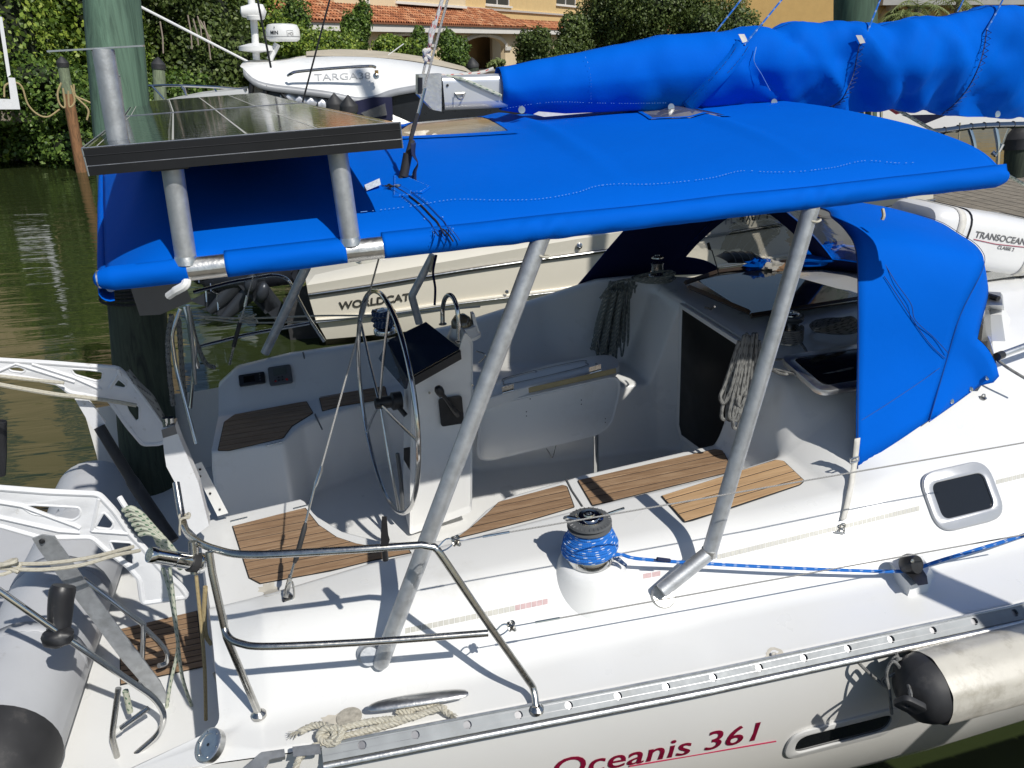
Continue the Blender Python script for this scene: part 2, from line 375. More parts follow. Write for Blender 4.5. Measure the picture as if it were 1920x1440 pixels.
# ================================================================== THE SAILBOAT
I = lambda x, xs, ys: float(np.interp(x, xs, ys))
def ss(a, b, x):
    t = min(1, max(0, (x - a) / (b - a))); return t * t * (3 - 2 * t)
def Yg(x): return I(x, [-1.9, -.9, -.25, 1.1, 2.44, 4, 6, 8, 9.2], [-1.60, -1.70, -1.785, -1.87, -1.92, -1.88, -1.55, -.8, -.06])
SZ = 1.12
def prof(s):
    """cross-section of deck and cockpit at station s, starboard to port: (x, y, z, corner radius)"""
    # stations behind the helm seats slide aft along the quarters
    wing = min(0, s + .60)
    k = ss(-.80, -.90, s) if s < -.80 else 0.0
    k = min(1, max(0, (-.80 - s) / .06))
    drop = lambda z: z * (1 - k) + .45 * k
    f = lambda t, xs, ys: I(t, xs, ys)
    p1y = f(s, [-1.9, -.5, .3, 1.3, 2.05, 4, 6, 8, 9.2], [-1.50, -1.61, -1.63, -1.60, -1.62, -1.55, -1.1, -.45, -.04])
    p2y = f(s, [-1.4, -.6, .3, .76, 1.56, 2.22, 3.1, 4, 6, 8, 9.2], [-1.22, -1.25, -1.34, -1.32, -1.32, -1.38, -1.36, -1.25, -.85, -.3, -.03])
    p2z = f(s, [-1.4, -.75, -.45, 0, 1.6, 2.2, 3.1, 5, 7, 9], [1.1, 1.15, 1.23, 1.27, 1.28, 1.34, 1.38, 1.4, 1.25, 1.1])
    p3y = f(s, [-.8, -.4, .2, 1, 1.6, 1.85, 2.05, 2.25, 2.6, 4, 6, 8, 9.2], [-1.0, -1.05, -1.03, -.96, -.93, -.91, -.90, -.92, -.85, -.7, -.5, -.2, -.02])
    p3z = f(s, [-.8, -.4, 0, 1.5, 1.75, 2.03, 2.15, 2.3, 2.5, 3, 5, 7, 9.2], [1.15, 1.21, 1.25, 1.28, 1.285, 1.31, 1.42, 1.53, 1.60, 1.63, 1.6, 1.35, 1.1])
    r = ss(1.93, 2.16, s)
    topc = f(s, [2, 3, 5, 7, 9.2], [1.66, 1.72, 1.68, 1.42, 1.12])
    p4y = p3y + .02 + .18 * r; p4z = SZ * (1 - r) + (p3z * .35 + topc * .65) * r if s < 2.3 else p3z * .35 + topc * .65
    p5y = f(s, [-.9, -.28, -.22, -.1, .05, .2, .35, .47, .6, .72, 1.07, 1.14, 2.0, 2.15, 5, 9.2], [-.24, -.17, -.36, -.55, -.68, -.76, -.785, -.74, -.60, -.52, -.46, -.44, -.37, -.33, -.2, -.015])
    p5z = SZ * (1 - r) + topc * r
    c = 1 if s > 2.145 else 0
    sole = .64 if s > -.5 else .62
    p6y = p5y + .03; p6z = topc if c else sole
    q5y = f(s, [-.9, -.38, -.34, -.27, -.15, 0, .26, .4, .6, .8, 2.0, 2.15, 5, 9.2], [.56, .52, .60, .72, .80, .86, .95, .92, .78, .66, .52, .45, .25, .015])
    q4y = f(s, [-.9, .3, 1.2, 1.8, 2.0, 2.2, 4, 6, 9.2], [1.08, 1.14, 1.16, 1.0, .92, .8, .6, .4, .02])
    q3y = f(s, [-.9, -.66, .3, 1, 1.5, 1.86, 2.1, 2.6, 4, 6, 9.2], [1.34, 1.36, 1.36, 1.44, 1.42, 1.17, 1.0, .85, .7, .5, .02])
    q3z = f(s, [-.95, -.8, -.66, -.3, .3, .9, 1.5, 1.86, 2.1, 2.5, 3, 5, 7, 9.2], [1.15, 1.22, 1.32, 1.36, 1.36, 1.38, 1.50, 1.66, 1.70, 1.66, 1.64, 1.6, 1.35, 1.1])
    q5z = SZ * (1 - r) + topc * r; q4z = SZ * (1 - r) + (q3z * .35 + topc * .65) * r
    q6z = p6z
    gy = Yg(s)
    if s < -.86: p6z = .45; q6z = .45
    P0x = s + wing * .9; P1x = s + wing * .5
    ql = -.42 * max(0, -.6 - s)
    out = [(P0x, gy, 1.05 + ql, .0), (P0x, gy + (.02 if s > -.45 else .02 + .07 * min(1, (-.45 - s) / .2)), 1.06 + ql, .008), (s, p1y, drop(1.06), .05), (s, p2y, drop(p2z), .07), (s, p3y, drop(p3z), .045),
           (s, p4y, drop(p4z), .04), (s, p5y, drop(p5z), .03), (s, p6y, p6z if s > -.86 else .45, .04),
           (s, (p6y + q5y) / 2, p6z, 0), (s, q5y - .03, q6z, .04), (s, q5y, drop(q5z), .03), (s, q4y, drop(q4z), .05), (s, q3y, drop(q3z), .05),
           (s, q3y + .13, drop(q3z - .02), .06), (s, 1.72 if s < 4 else 1.72 * (9.2 - s) / 5.2 + .02, drop(1.08), .05), (s, 1.95 if s < 4 else 1.93 * (9.2 - s) / 5.2 + .04, drop(1.05), 0)]
    if s < -.40:
        kx = min(1, (-.40 - s) / .40)
        for i in range(2, 8):
            x, y, z, rr = out[i]; out[i] = (x + kx * (I(y, [-1.7, -1.55, -1.45, -1.2, -.84, -.5], [-.62, -.59, -.58, -.645, -.69, -.80]) + .80), y, z, rr)
    return out
def deck_rows():
    ss_ = sorted(set([-1.45, -1.3, -1.1, -.95] + list(np.round(np.arange(-.87, -.2, .02), 3)) + list(np.round(np.arange(-.2, .8, .025), 3)) + list(np.round(np.arange(.8, 1.9, .05), 3))
                     + list(np.round(np.arange(1.9, 2.14, .015), 3)) + [2.14, 2.15] + list(np.round(np.arange(2.16, 2.7, .03), 3)) + list(np.arange(2.75, 9.2, .25))))
    rows = []
    for s in ss_:
        pr = prof(s); n = len(pr); row = []
        pts = [np.array(p[:3]) for p in pr]
        for i in range(n):
            r = pr[i][3]
            if r <= 0 or i in (0, n - 1): row.append(pts[i]); continue
            a, b, c = pts[i - 1], pts[i], pts[i + 1]
            la, lc = np.linalg.norm(a - b), np.linalg.norm(c - b); d1 = min(r, la * .45); d2 = min(r, lc * .45)
            p0 = b + (a - b) / (la + 1e-9) * d1; p1 = b + (c - b) / (lc + 1e-9) * d2
            for j in range(6):
                t = j / 5; row.append((1 - t) ** 2 * p0 + 2 * t * (1 - t) * b + t * t * p1)
        rows.append(row)
    return ss_, rows
boat = thing('sailboat', 'white sailboat in front with teak cockpit seats, steering wheel and crimson name on its hull', 'sailboat', (0, 0, 1.0))
S_, ROWS = deck_rows()
link('deck', MB().grid(ROWS).mesh('deck', angle=50), GEL, boat)
RA = np.array(ROWS); SX = RA[:, RA.shape[1] // 2, 0]
def surf(x, y, lo=None):
    """height of the moulding above (x,y)"""
    i = int(np.searchsorted(SX, x)); i = min(max(1, i), len(SX) - 1); f = min(1, max(0, (x - SX[i - 1]) / (SX[i] - SX[i - 1]))); r = RA[i - 1] * (1 - f) + RA[i] * f; best = None
    for j in range(len(r) - 1):
        y0, y1 = r[j][1], r[j + 1][1]
        if (y0 - y) * (y1 - y) <= 0 and abs(y1 - y0) > 1e-9:
            z = r[j][2] + (r[j + 1][2] - r[j][2]) * (y - y0) / (y1 - y0)
            best = z if best is None else max(best, z)
    return best if best is not None else 1.06
def onray(px, py, fn, z0=3.1, z1=.3, n=400, off=0.0):
    """first point along the sight line where it drops under fn(x,y)"""
    zp = z0
    for z in np.linspace(z0, z1, n // 4):
        p = P(px, py, Z=z)
        if z <= fn(p[0], p[1]) + off:
            a, b = zp, z
            for _ in range(10):
                m = (a + b) / 2; p = P(px, py, Z=m)
                if m <= fn(p[0], p[1]) + off: b = m
                else: a = m
            return P(px, py, Z=b)
        zp = z
    return P(px, py, Z=z1)
def deckp(px, py, off=0.0, z0=1.75): return onray(px, py, surf, z0=z0, n=500, off=off)

# hull
rows = []
for x in [-1.5, -1.2] + list(np.arange(-.9, 3.6, .06)) + [3.8, 4, 4.5, 5, 6, 7, 8, 9, 9.2]:
    g = -Yg(x); half = g
    prf = [(1.045, 1.0), (.95, 1.005), (.7, 1.0), (.45, .975), (.2, .93), (0, .86), (-.2, .72), (-.4, .4)]
    xx = x - .25 if x < -1 else x
    row = [(xx, -half * k, z) for z, k in prf] + [(xx, 0, -.6)] + [(xx, (half + .06) * k, z) for z, k in prf[::-1]]
    rows.append(row)
hull = link('hull', MB().grid(rows).mesh('hull', angle=40), GELW, boat)
hy = lambda x, z: Yg(x) * I(z, [-.4, -.2, 0, .2, .45, .7, .95, 1.045], [.4, .72, .86, .93, .975, 1.0, 1.005, 1.0])
# transom bulkhead and bathing platform
MB().box((-1.15, .0, .385), (.75, 3.0, .1)).part('bathing_platform', GEL, boat)

def on_hull(px, py, off=.004):
    p = P(px, py, Y=-1.9)
    for _ in range(8): p = P(px, py, Y=hy(p[0], p[2]) - off)
    return p
def hullmap(o, ux):
    """u along the hull, v up it"""
    def f(u, v, wv):
        x = o[0] + u; z = o[2] + v; return np.array([x, hy(x, z) - .002 - wv, z])
    return f
a = on_hull(1040, 1440); b = on_hull(1420, 1395)
# name lettering, follows the line from (1020,1465) to (1425,1395)
bl0 = on_hull(1032, 1462); bl1 = on_hull(1415, 1389); Lw = np.linalg.norm(bl1 - bl0); sl = (bl1[2] - bl0[2]) / (bl1[0] - bl0[0])
cap = np.linalg.norm(on_hull(1408, 1358) - on_hull(1412, 1390))
def namemap(u, v, wv):
    x = bl0[0] + u - sl * v * .0; z = bl0[2] + v + sl * u; return np.array([x, hy(x, z) - .0035 - wv, z])
nm = text('name_lettering', 'Oceanis 361', cap * 1.36, namemap, REDT, hull, .002, shear=.12, spacing=1.02, bold=.0012)
wd = max(v.co.x for v in nm.data.vertices) - min(v.co.x for v in nm.data.vertices); kx = (bl1[0] - bl0[0]) / wd
for v in nm.data.vertices:
    v.co.x = bl0[0] + (v.co.x - bl0[0]) * kx; v.co.y = hy(v.co.x, v.co.z) - .004
for nm_, keep in (('number_lettering', lambda x: x > bl0[0] + (bl1[0] - bl0[0]) * .70),):
    m2 = nm.data.copy(); m2.name = nm_
    for me_, k_ in ((nm.data, lambda x: not keep(x)), (m2, keep)):
        bm = bmesh.new(); bm.from_mesh(me_); bmesh.ops.delete(bm, geom=[v for v in bm.verts if not k_(v.co.x)], context='VERTS'); bm.to_mesh(me_); bm.free()
    link(nm_, m2, REDT, hull)
e0 = on_hull(1180, 1437); e1 = on_hull(1455, 1390)
MB().tube([hy_ for hy_ in [e0 + (e1 - e0) * t for t in (0, .25, .5, .75, 1)]], .0028, 6).part('red_line', REDT, hull)
# hull window
hc = on_hull(1580, 1374); hm = hullmap(hc, 0)
wl = (on_hull(1700, 1340)[0] - on_hull(1460, 1390)[0]); 
hmr = lambda u, v, wv: hm(u, v + .035 * u, wv)
hwn = plate('hull_window', rrect(.50, .175, .08, 8), [rrect(.43, .118, .055, 8)], .012, lambda u, v, wv: hmr(u, v, wv + .004), M_('pale_window_frame', (.66, .66, .65), .35), hull, .003)
plate('glass', rrect(.44, .128, .058, 8), [], .003, hmr, DARKG, hwn)

# toe rail with scupper holes
rx0 = P(603, 1405, Z=1.07)[0]
L0, L1 = rx0, 6.0
def railmap(u, v, wv):   # u along, v across the face
    y0 = Yg(u); return np.array([u, y0 - .012 - v * .75 - wv * .5, 1.075 - v * .66 + wv * .75])
hx = [P(px, py, Z=1.05)[0] for px, py in [(680, 1403), (780, 1386), (878, 1370), (977, 1354), (1074, 1338), (1168, 1321), (1260, 1305), (1350, 1288), (1437, 1271), (1521, 1254), (1757, 1197)]]
sp = (hx[9] - hx[0]) / 9
holes = [L for L in [hx[0] + sp * i for i in range(-1, 40)] if L0 + .05 < L < 5.9]
def strip(x0, x1, v0, v1, n=40): 
    xs = np.linspace(x0, x1, n); return [(x, v0) for x in xs] + [(x, v1) for x in xs[::-1]]
rm_ = MB()
def cell(h, a, b, n=20):
    for wv in (.003, -.003):
        ci = [railmap(h + .0145 * math.cos(t), .024 + .0145 * math.sin(t), wv) for t in np.linspace(0, 2 * PI, n + 1)]
        co = []
        for t in np.linspace(0, 2 * PI, n + 1):
            c_, s_ = math.cos(t), math.sin(t); hx_ = (b - h) if c_ > 0 else (h - a); hy_ = .029 if s_ > 0 else .024
            k_ = min(hx_ / abs(c_) if abs(c_) > 1e-6 else 9, hy_ / abs(s_) if abs(s_) > 1e-6 else 9)
            if abs(c_) > .05 and hx_ / abs(c_) > hy_ / abs(s_ if abs(s_) > 1e-6 else 1e-6): pass
            co.append(railmap(h + c_ * k_, .024 + s_ * k_, wv))
        # straight ends: blend to the corners
        rm_.grid([ci, co])
        cnr = [(b, .053), (a, .053), (a, 0), (b, 0)]
        for (X_, V_) in cnr:
            dx_ = X_ - h; dv_ = V_ - .024; ex = [q for q in range(n) if (math.cos((q + .5) * 2 * PI / n) * dx_ > 0 and math.sin((q + .5) * 2 * PI / n) * dv_ > 0)]
            for q in ex:
                t0, t1 = q * 2 * PI / n, (q + 1) * 2 * PI / n
                def kk(t):
                    c_, s_ = math.cos(t), math.sin(t); return min(abs(dx_) / max(1e-6, abs(c_)), abs(dv_) / max(1e-6, abs(s_)))
                k0, k1 = kk(t0), kk(t1); on0 = abs(math.sin(t0)) * k0 > abs(dv_) - 1e-6; on1 = abs(math.sin(t1)) * k1 > abs(dv_) - 1e-6
                if on0 != on1:
                    rm_.add([railmap(h + math.cos(t0) * k0, .024 + math.sin(t0) * k0, wv), railmap(X_, V_, wv), railmap(h + math.cos(t1) * k1, .024 + math.sin(t1) * k1, wv)], [(0, 1, 2)])
edges = [L0] + [(holes[i] + holes[i + 1]) / 2 for i in range(len(holes) - 1)] + [L1]
for i, h in enumerate(holes): cell(h, edges[i], edges[i + 1])
for h in holes: rm_.grid([[railmap(h + .0145 * math.cos(t), .024 + .0145 * math.sin(t), wv) for t in np.linspace(0, 2 * PI, 21)] for wv in (.003, -.006)])
rail = rm_.part('toe_rail', RAILG, boat, smooth=False)
xs = np.linspace(L0, L1, 60)
MB().tube([railmap(x, -.001, .003) for x in xs], .0055, 8).part('rail_lip', ALU, rail)
MB().tube([railmap(x, .066, -.004) for x in xs], .013, 10).part('rubbing_strip', ALUB, rail)
for g in (.010, .034):
    MB().tube([railmap(x, g, .0032) for x in xs], .0009, 4, cap=False).part('groove', GREYT, rail)
MB().grid([[railmap(x, -.002, -.010), railmap(x, .05, -.010)] for x in xs]).part('rail_backing', GREYT, rail)
# stern end fitting of the rail
a = P(365, 1438, Z=1.07); b = P(470, 1418, Z=1.08); c_ = P(600, 1405, Z=1.09)
fb = MB()
fb.hexa([P(450, 1452, Z=1.06), P(490, 1416, Z=1.06), P(533, 1410, Z=1.06), P(535, 1424, Z=1.06), P(505, 1430, Z=1.06), P(485, 1462, Z=1.06)],
        [P(450, 1446, Z=1.085), P(490, 1410, Z=1.085), P(533, 1404, Z=1.085), P(535, 1418, Z=1.085), P(505, 1424, Z=1.085), P(485, 1456, Z=1.085)])
fb.part('rail_end', GALV, rail)
MB().hexa([P(548, 1400, Z=1.09), P(600, 1394, Z=1.09), P(602, 1414, Z=1.09), P(550, 1419, Z=1.09)], [P(548, 1400, Z=1.115), P(600, 1394, Z=1.115), P(602, 1414, Z=1.115), P(550, 1419, Z=1.115)]).part('rail_fairlead', GALV, rail)
# fuel filler on the quarter
c = deckp(407, 1402, .002, 1.2) + np.array([-.02, -.01, .03])
nrm_deck = nrm([-.52, -.30, .8])
dk = link('deck_filler', MB().lathe([(.056, -.02), (.056, .004), (.052, .007), (.036, .007), (.035, .004), (.0, .004)], c, nrm_deck, 28).mesh('deck_filler'), ALUB, boat)
for i in range(6):
    an = i * PI / 3 + .3; MB().lathe([(.0035, 0), (.0035, .0085), (0, .0088)], c + nrm(np.cross(nrm_deck, [0, 1, 0])) * .044 * math.cos(an) + nrm(np.cross(nrm_deck, np.cross(nrm_deck, [0, 1, 0]))) * .044 * math.sin(an), nrm_deck, 8).part('screw', SSD, dk)
MB().lathe([(.006, .0), (.006, .005), (0, .005)], c, nrm_deck, 6).part('key_slot', BLK, dk)

# faded tread markings on the coaming side
def marks(pA, pB, n, gap, wpx, mat0, mat1=None, k1=0):
    for i in range(n):
        t0 = i / n; t1 = (i + 1 - gap) / n
        xa, ya = pA[0] + (pB[0] - pA[0]) * t0, pA[1] + (pB[1] - pA[1]) * t0
        xb, yb = pA[0] + (pB[0] - pA[0]) * t1, pA[1] + (pB[1] - pA[1]) * t1
        q = [deckp(xa, ya, .002, 1.5), deckp(xb, yb, .002, 1.5), deckp(xb, yb + wpx, .002, 1.5), deckp(xa, ya + wpx, .002, 1.5)]
        yield q, (mat1 if mat1 and i >= n - k1 else mat0)
def markrow(pA, pB, n, gap, wpx, k1=0, lab='faded grey tread tape on the coaming'):
    ga, rb = MB(), MB()
    for q, m in marks(pA, pB, n, gap, wpx, 0, 1, k1): (rb if m else ga).add(q, [(0, 1, 2, 3)])
    g = ga.part('tread_tape', MARK, boat, kind='stuff')
    if k1: rb.part('tread_tape', MARKR, boat, kind='stuff')
markrow((760, 1178), (1028, 1122), 26, .12, 10, 6)
markrow((1206, 1076), (1240, 1070), 2, .1, 9, 2)
markrow((1345, 1040), (1725, 948), 46, .12, 9)
markrow((1868, 900), (1930, 885), 8, .12, 8)

# ------------------------------------------------------------------ teak
def clip(poly, y, keep_above):
    out = []
    for i in range(len(poly)):
        a, b = poly[i], poly[(i + 1) % len(poly)]
        ia = (a[1] >= y) == keep_above; ib = (b[1] >= y) == keep_above
        if ia: out.append(a)
        if ia != ib:
            t = (y - a[1]) / (b[1] - a[1]); out.append((a[0] + (b[0] - a[0]) * t, y))
    return out
def inset(poly, d):
    n = len(poly); A = sum(poly[i][0] * poly[(i + 1) % n][1] - poly[(i + 1) % n][0] * poly[i][1] for i in range(n)); sg = 1 if A > 0 else -1
    out = []
    for i in range(n):
        a, b, c = [np.array(poly[k % n]) for k in (i - 1, i, i + 1)]
        e1, e2 = nrm(b - a), nrm(c - b); n1 = np.array([-e1[1], e1[0]]) * sg; n2 = np.array([-e2[1], e2[0]]) * sg
        m = n1 + n2; m /= max(.3, np.dot(m, m) / 2) ; out.append(tuple(b + m * d))
    return out
def shear(poly, k): return [(x, y - k * x) for x, y in poly]
def teak_panel(name, poly, n, mat, zf=None, z=SZ, k=0.0, label=None, parent=None, thick=.006):
    zf = zf or (lambda x, y: z)
    poly = [tuple(p[:2]) for p in poly]
    A = sum(poly[i][0] * poly[(i + 1) % len(poly)][1] - poly[(i + 1) % len(poly)][0] * poly[i][1] for i in range(len(poly)))
    if A < 0: poly = poly[::-1]
    bot = [(x, y, zf(x, y) + .001) for x, y in poly]; top = [(x, y, zf(x, y) + .004) for x, y in poly]
    base = MB().hexa(bot, top).part(name, CAULK, parent or boat, smooth=False, label=label)
    q = shear(inset(poly, .004), k); ys = [p[1] for p in q]; y0, y1 = min(ys), max(ys); hgt = (y1 - y0) / n
    for i in range(n):
        g = .0040
        s = clip(clip(q, y0 + i * hgt + g, True), y0 + (i + 1) * hgt - g, False)
        if len(s) < 3: continue
        s = [(x, y + k * x) for x, y in s]
        s2 = inset(s, .0012) if len(s) < 30 else s
        MB().hexa([(x, y, zf(x, y) + .002) for x, y in s], [(x, y, zf(x, y) + .004 + thick * .5 + random.random() * .0006) for x, y in s2]).part('plank', mat, base, smooth=False)
    return base
def pz(px, py, z=SZ): return P(px, py, Z=z)[:2]
def rp(pts, r): return [tuple(p) for p in rnd([np.array(p) for p in pts], r, 4, True)]
# near helm seat
seatA = [pz(435, 988), pz(573, 953), pz(598, 985)] + [pz(632, 1008), pz(668, 1020), pz(712, 1028)] + [pz(760, 1020), pz(772, 1038), pz(700, 1052), pz(620, 1072), pz(487, 1096), pz(466, 1085)]
def shelfz(x, y): return SZ
teak_panel('teak_panel', [tuple(p) for p in crv([np.array(q) for q in seatA], 2, True)] if 0 else seatA, 9, TEAK, k=.02)
teak_panel('teak_panel', rp([pz(852, 1012), pz(880, 992), pz(915, 962), pz(935, 942), pz(1055, 910), pz(1064, 913), pz(1078, 952), pz(1000, 975)], .01), 4, TEAK, k=.06)
teak_panel('teak_panel', rp([pz(1082, 902), pz(1340, 843), pz(1356, 846), pz(1375, 885), pz(1110, 950)], .012), 4, TEAK, k=.05)
t3 = [P(1239, 927, Z=1.29)[:2], P(1453, 870, Z=1.29)[:2], P(1469, 873, Z=1.29)[:2], P(1508, 911, Z=1.29)[:2], P(1500, 918, Z=1.29)[:2], P(1300, 974, Z=1.29)[:2], P(1283, 977, Z=1.29)[:2]]
c0 = np.mean([p for p in t3], axis=0)
_A = np.array([[p[0], p[1], 1] for p in t3]); _c = np.linalg.lstsq(_A, np.array([surf(p[0], p[1]) for p in t3]), rcond=None)[0]
_m = np.array([p for p in t3]); _cc = _m.mean(axis=0)
_off = max(surf(*q) - float(_c[0] * q[0] + _c[1] * q[1] + _c[2]) for k in (0, .3, .6, .9, 1.0) for q in [_cc + (p - _cc) * k for p in _m])
print('teak3 offset', _off)
z3 = lambda x, y: float(_c[0] * x + _c[1] * y + _c[2]) + _off + .001
teak_panel('teak_panel', rp(t3, .008), 4, TEAKL, zf=z3, k=.07, label='pale oiled teak panel on the coaming top')
# far seats
teak_panel('teak_panel', rp([pz(408, 846), pz(420, 792), pz(440, 778), pz(575, 753), pz(588, 775), pz(548, 800), pz(532, 822), pz(430, 846)], .012), 8, TEAK, k=.0)
teak_panel('teak_panel', rp([pz(597, 742), pz(722, 722), pz(728, 748), pz(640, 762), pz(604, 772)], .01), 5, TEAK, k=.0)
# vertical groove between the seats, hinges
def groove(pts, r=.004, mat=CAULK, name='hatch_gap', n=6): return MB().tube(pts, r, n).part(name, mat, boat)
groove([P(568, 660, Y=1.355), P(575, 690, Y=1.30), P(590, 765, Y=1.10), P(591, 778, Z=SZ + .002), P(604, 805, Z=SZ + .002)], .005, GREYP)
groove([P(1062, 900, Z=SZ + .001), P(1072, 920, Z=SZ + .001), P(1092, 950, Z=SZ + .001)], .006, GREYP)
for (x, y) in [(448, 974), (566, 950), (515, 832)]:
    a = P(x - 16, y + 4, Z=SZ + .002); b = P(x + 16, y - 4, Z=SZ + .002)
    MB().tube([a, b], .005, 8).part('hinge', SSD, boat)
# screw plate on the walkway edge
c = P(430, 940, Y=-.05); 
mp = frame(P(378, 870, Y=.5, ), P(470, 1080, Z=1.0) - P(378, 870, Z=1.3), (0, 0, 1))

# instruments in the far seat back
def on_back(px, py):
    # inclined seat back: from (y=q4,z=SZ) to (y=q3,z=q3z)
    a = np.array([0, 1.10, SZ]); b = np.array([0, 1.35, 1.35]); n = nrm(np.cross([1, 0, 0], b - a)); 
    r = P(px, py, Z=1) - CAM; t = np.dot(a - CAM, n) / np.dot(r, n); return CAM + r * t
nb = nrm(np.cross([1, 0, 0], np.array([0, .25, .23]))); nb = nb if nb[1] < 0 else -nb
def backframe(px, py):
    o = on_back(px, py); f = frame(o, on_back(px + 20, py - 3) - o, on_back(px, py - 20) - o); s = 1 if np.dot(f(0, 0, 1) - o, nb) > 0 else -1
    return lambda u, v, w_: f(u, v, w_ * s)
fm = backframe(473, 712)
wpx = lambda x0, x1, y: np.linalg.norm(on_back(x1, y) - on_back(x0, y))
d1 = plate('depth_display', rrect(wpx(451, 498, 712), .075, .008), [], .02, lambda u, v, q: fm(u, v, q + .008), BLK, boat, .003)
for i in range(3): MB().lathe([(.005, 0), (.005, .003), (0, .004)], fm(.052, .022 - i * .02, .018), nb, 10).part('button', GREYP, d1)
plate('screen', rrect(.07, .045, .003), [], .002, lambda u, v, q: fm(u - .018, v, q + .0185), DARKG, d1)
fm2 = backframe(526, 705)
d2 = plate('autopilot_display', rrect(wpx(505, 546, 705), .125, .012), [], .026, lambda u, v, q: fm2(u, v, q + .012), GREYP, boat, .004)
plate('screen', rrect(.085, .055, .004), [], .003, lambda u, v, q: fm2(u, v + .022, q + .026), M_('lcd_grey', (.10, .115, .105), .2), d2)
REDP = M_('red_plastic', (.5, .02, .02), .4)
for i in range(4):
    for j in range(2):
        if j == 0 and i in (0, 3): continue
        m = REDP if (j, i) == (1, 3) else BLK
        MB().lathe([(.006, 0), (.006, .004), (0, .005)], fm2(-.036 + i * .024, -.022 - j * .02, .025), nb, 10).part('button', m, d2)
MB().lathe([(.007, 0), (.007, .004), (0, .005)], fm2(-.034, -.045, .025), nb, 10).part('button', REDP, d2)
MB().lathe([(.007, 0), (.007, .004), (0, .005)], fm2(.04, -.045, .025), nb, 10).part('button', REDP, d2)

# companionway door
d = [P(1296, 547, X=2.13), P(1407, 582, X=2.13), P(1392, 596, X=2.13)]
o = np.array([2.12, .05, 1.3])
dm = lambda u, v, q: np.array([2.125 - q, .075 + u, 1.28 + v])
dr = plate('companionway_door', [(-.40, -.42), (.30, -.5), (.34, -.44), (.34, .36), (-.40, .36)], [], .02, dm, M_('smoked_door', (.006, .005, .004), .4, spec=.15), boat, .003)
plate('door_frame', [(-.42, -.45), (.31, -.53), (.37, -.46), (.37, .38), (-.42, .38)], [[(-.40, -.42), (.30, -.5), (.34, -.44), (.34, .36), (-.40, .36)]], .026, dm, WPLAS, dr, .004)
MB().tube([P(1322, 576, X=2.09), P(1333, 580, X=2.09), P(1340, 575, X=2.09)], .006, 8).part('door_latch', BLK, dr)

# sliding hatch with smoked top, hatch frame bars
z0 = 1.80
pts = [(1310, 545), (1452, 512), (1610, 560), (1612, 590), (1410, 608)]
hs = link('sliding_hatch', MB().hexa([P(x, y, Z=1.72) for x, y in [(1298, 520), (1440, 505), (1640, 560), (1412, 592)]], [P(x, y, Z=1.745) for x, y in [(1298, 520), (1440, 505), (1640, 560), (1412, 592)]]).mesh('sliding_hatch', False), DARKG, boat)
WOODD = M_('dark_varnished_wood', (.055, .032, .018), .35, var=.3, vs=20, scale=(1, 8, 8))
MB().tube([P(1285, 530, Z=1.74), P(1345, 510, Z=1.75), P(1450, 496, Z=1.75), P(1520, 492, Z=1.75)], .017, 4).part('hatch_slide', WOODD, boat)
MB().tube([P(1292, 538, Z=1.76), P(1404, 585, Z=1.76)], .016, 4).part('hatch_slide', WOODD, boat)
MB().tube([P(1408, 592, Z=1.74), P(1500, 578, Z=1.74), P(1612, 560, Z=1.74)], .016, 4).part('hatch_slide', WOODD, boat)
# smaller deck hatch under the spray hood
ho = P(1590, 690, Z=1.69); hf = frame(ho, (1, -.02, .0), (0.05, 1, .12))
dh = plate('deck_hatch', rrect(.52, .36, .06), [rrect(.44, .28, .04)], .03, hf, ALU, boat, .005)
plate('hatch_glass', rrect(.47, .31, .045), [], .012, lambda u, v, q: hf(u, v, q + .006), DARKG, dh)

# portlight in the cabin side
o = deckp(1802, 930, .0, 1.4); du = deckp(1842, 921, 0, 1.4) - deckp(1762, 940, 0, 1.4); dv = deckp(1795, 900, 0, 1.4) - deckp(1808, 962, 0, 1.4)
pf = frame(o, du, dv); sg = 1 if np.dot(np.cross(nrm(du), nrm(dv)), CAM - o) > 0 else -1
pw = np.linalg.norm(deckp(1868, 915, 0, 1.42) - deckp(1735, 945, 0, 1.42)); ph = np.linalg.norm(deckp(1790, 880, 0, 1.45) - deckp(1812, 985, 0, 1.45))
print('portlight', pw, ph, o)
pw, ph = .345, .255
pl = plate('portlight', rrect(pw, ph, .085, 8), [rrect(pw - .062, ph - .085, .045, 8)], .022, lambda u, v, q: pf(u, v, (q + .006) * sg), M_('portlight_frame_paint', (.46, .47, .49), .3, .4, var=.03), boat, .006)
plate('glass', rrect(pw - .058, ph - .08, .05, 8), [], .006, lambda u, v, q: pf(u, v, (q + .004) * sg), DARKG, pl)
for s in (): MB().box(pf(s * .09, -s * (ph / 2 - .02), .018 * sg), (.006, .035, .003)).part('joint', GREYT, pl)

# ------------------------------------------------------------------ pedestal
Yp = .0
def pp(x, y, Y=Yp): return P(x, y, Y=Y)
D = .30
w0 = [pp(768, 1003), pp(886, 958), pp(890, 780), pp(884, 625), pp(868, 612), pp(745, 722), pp(728, 735), pp(775, 720)]
side = [pp(768, 1003), pp(885, 960), pp(887, 640), pp(872, 622), pp(858, 664), pp(772, 717)]
def pedm(shift):
    return [p + np.array([-.06 * shift / .3, shift, 0]) for p in side]
sd_ = rnd(side, .02, 3, True)
ring = [[p + np.array([0, o_, 0]) + (c_ - p) * ins for p in sd_] for o_, ins in [(.012, .06), (0, .0), (D, 0), (D + .012, .06)] for c_ in [np.mean(sd_, axis=0)]]
pb = MB(); pb.grid([list(q) + [q[0]] for q in ring])
for q, rv in ((ring[0], False), (ring[-1], True)):
    bs_ = len(pb.v); pb.v += [tuple(p) for p in q]; pb.uv += [(0, 0)] * len(q); pb.f.append(tuple(range(bs_, bs_ + len(q))))
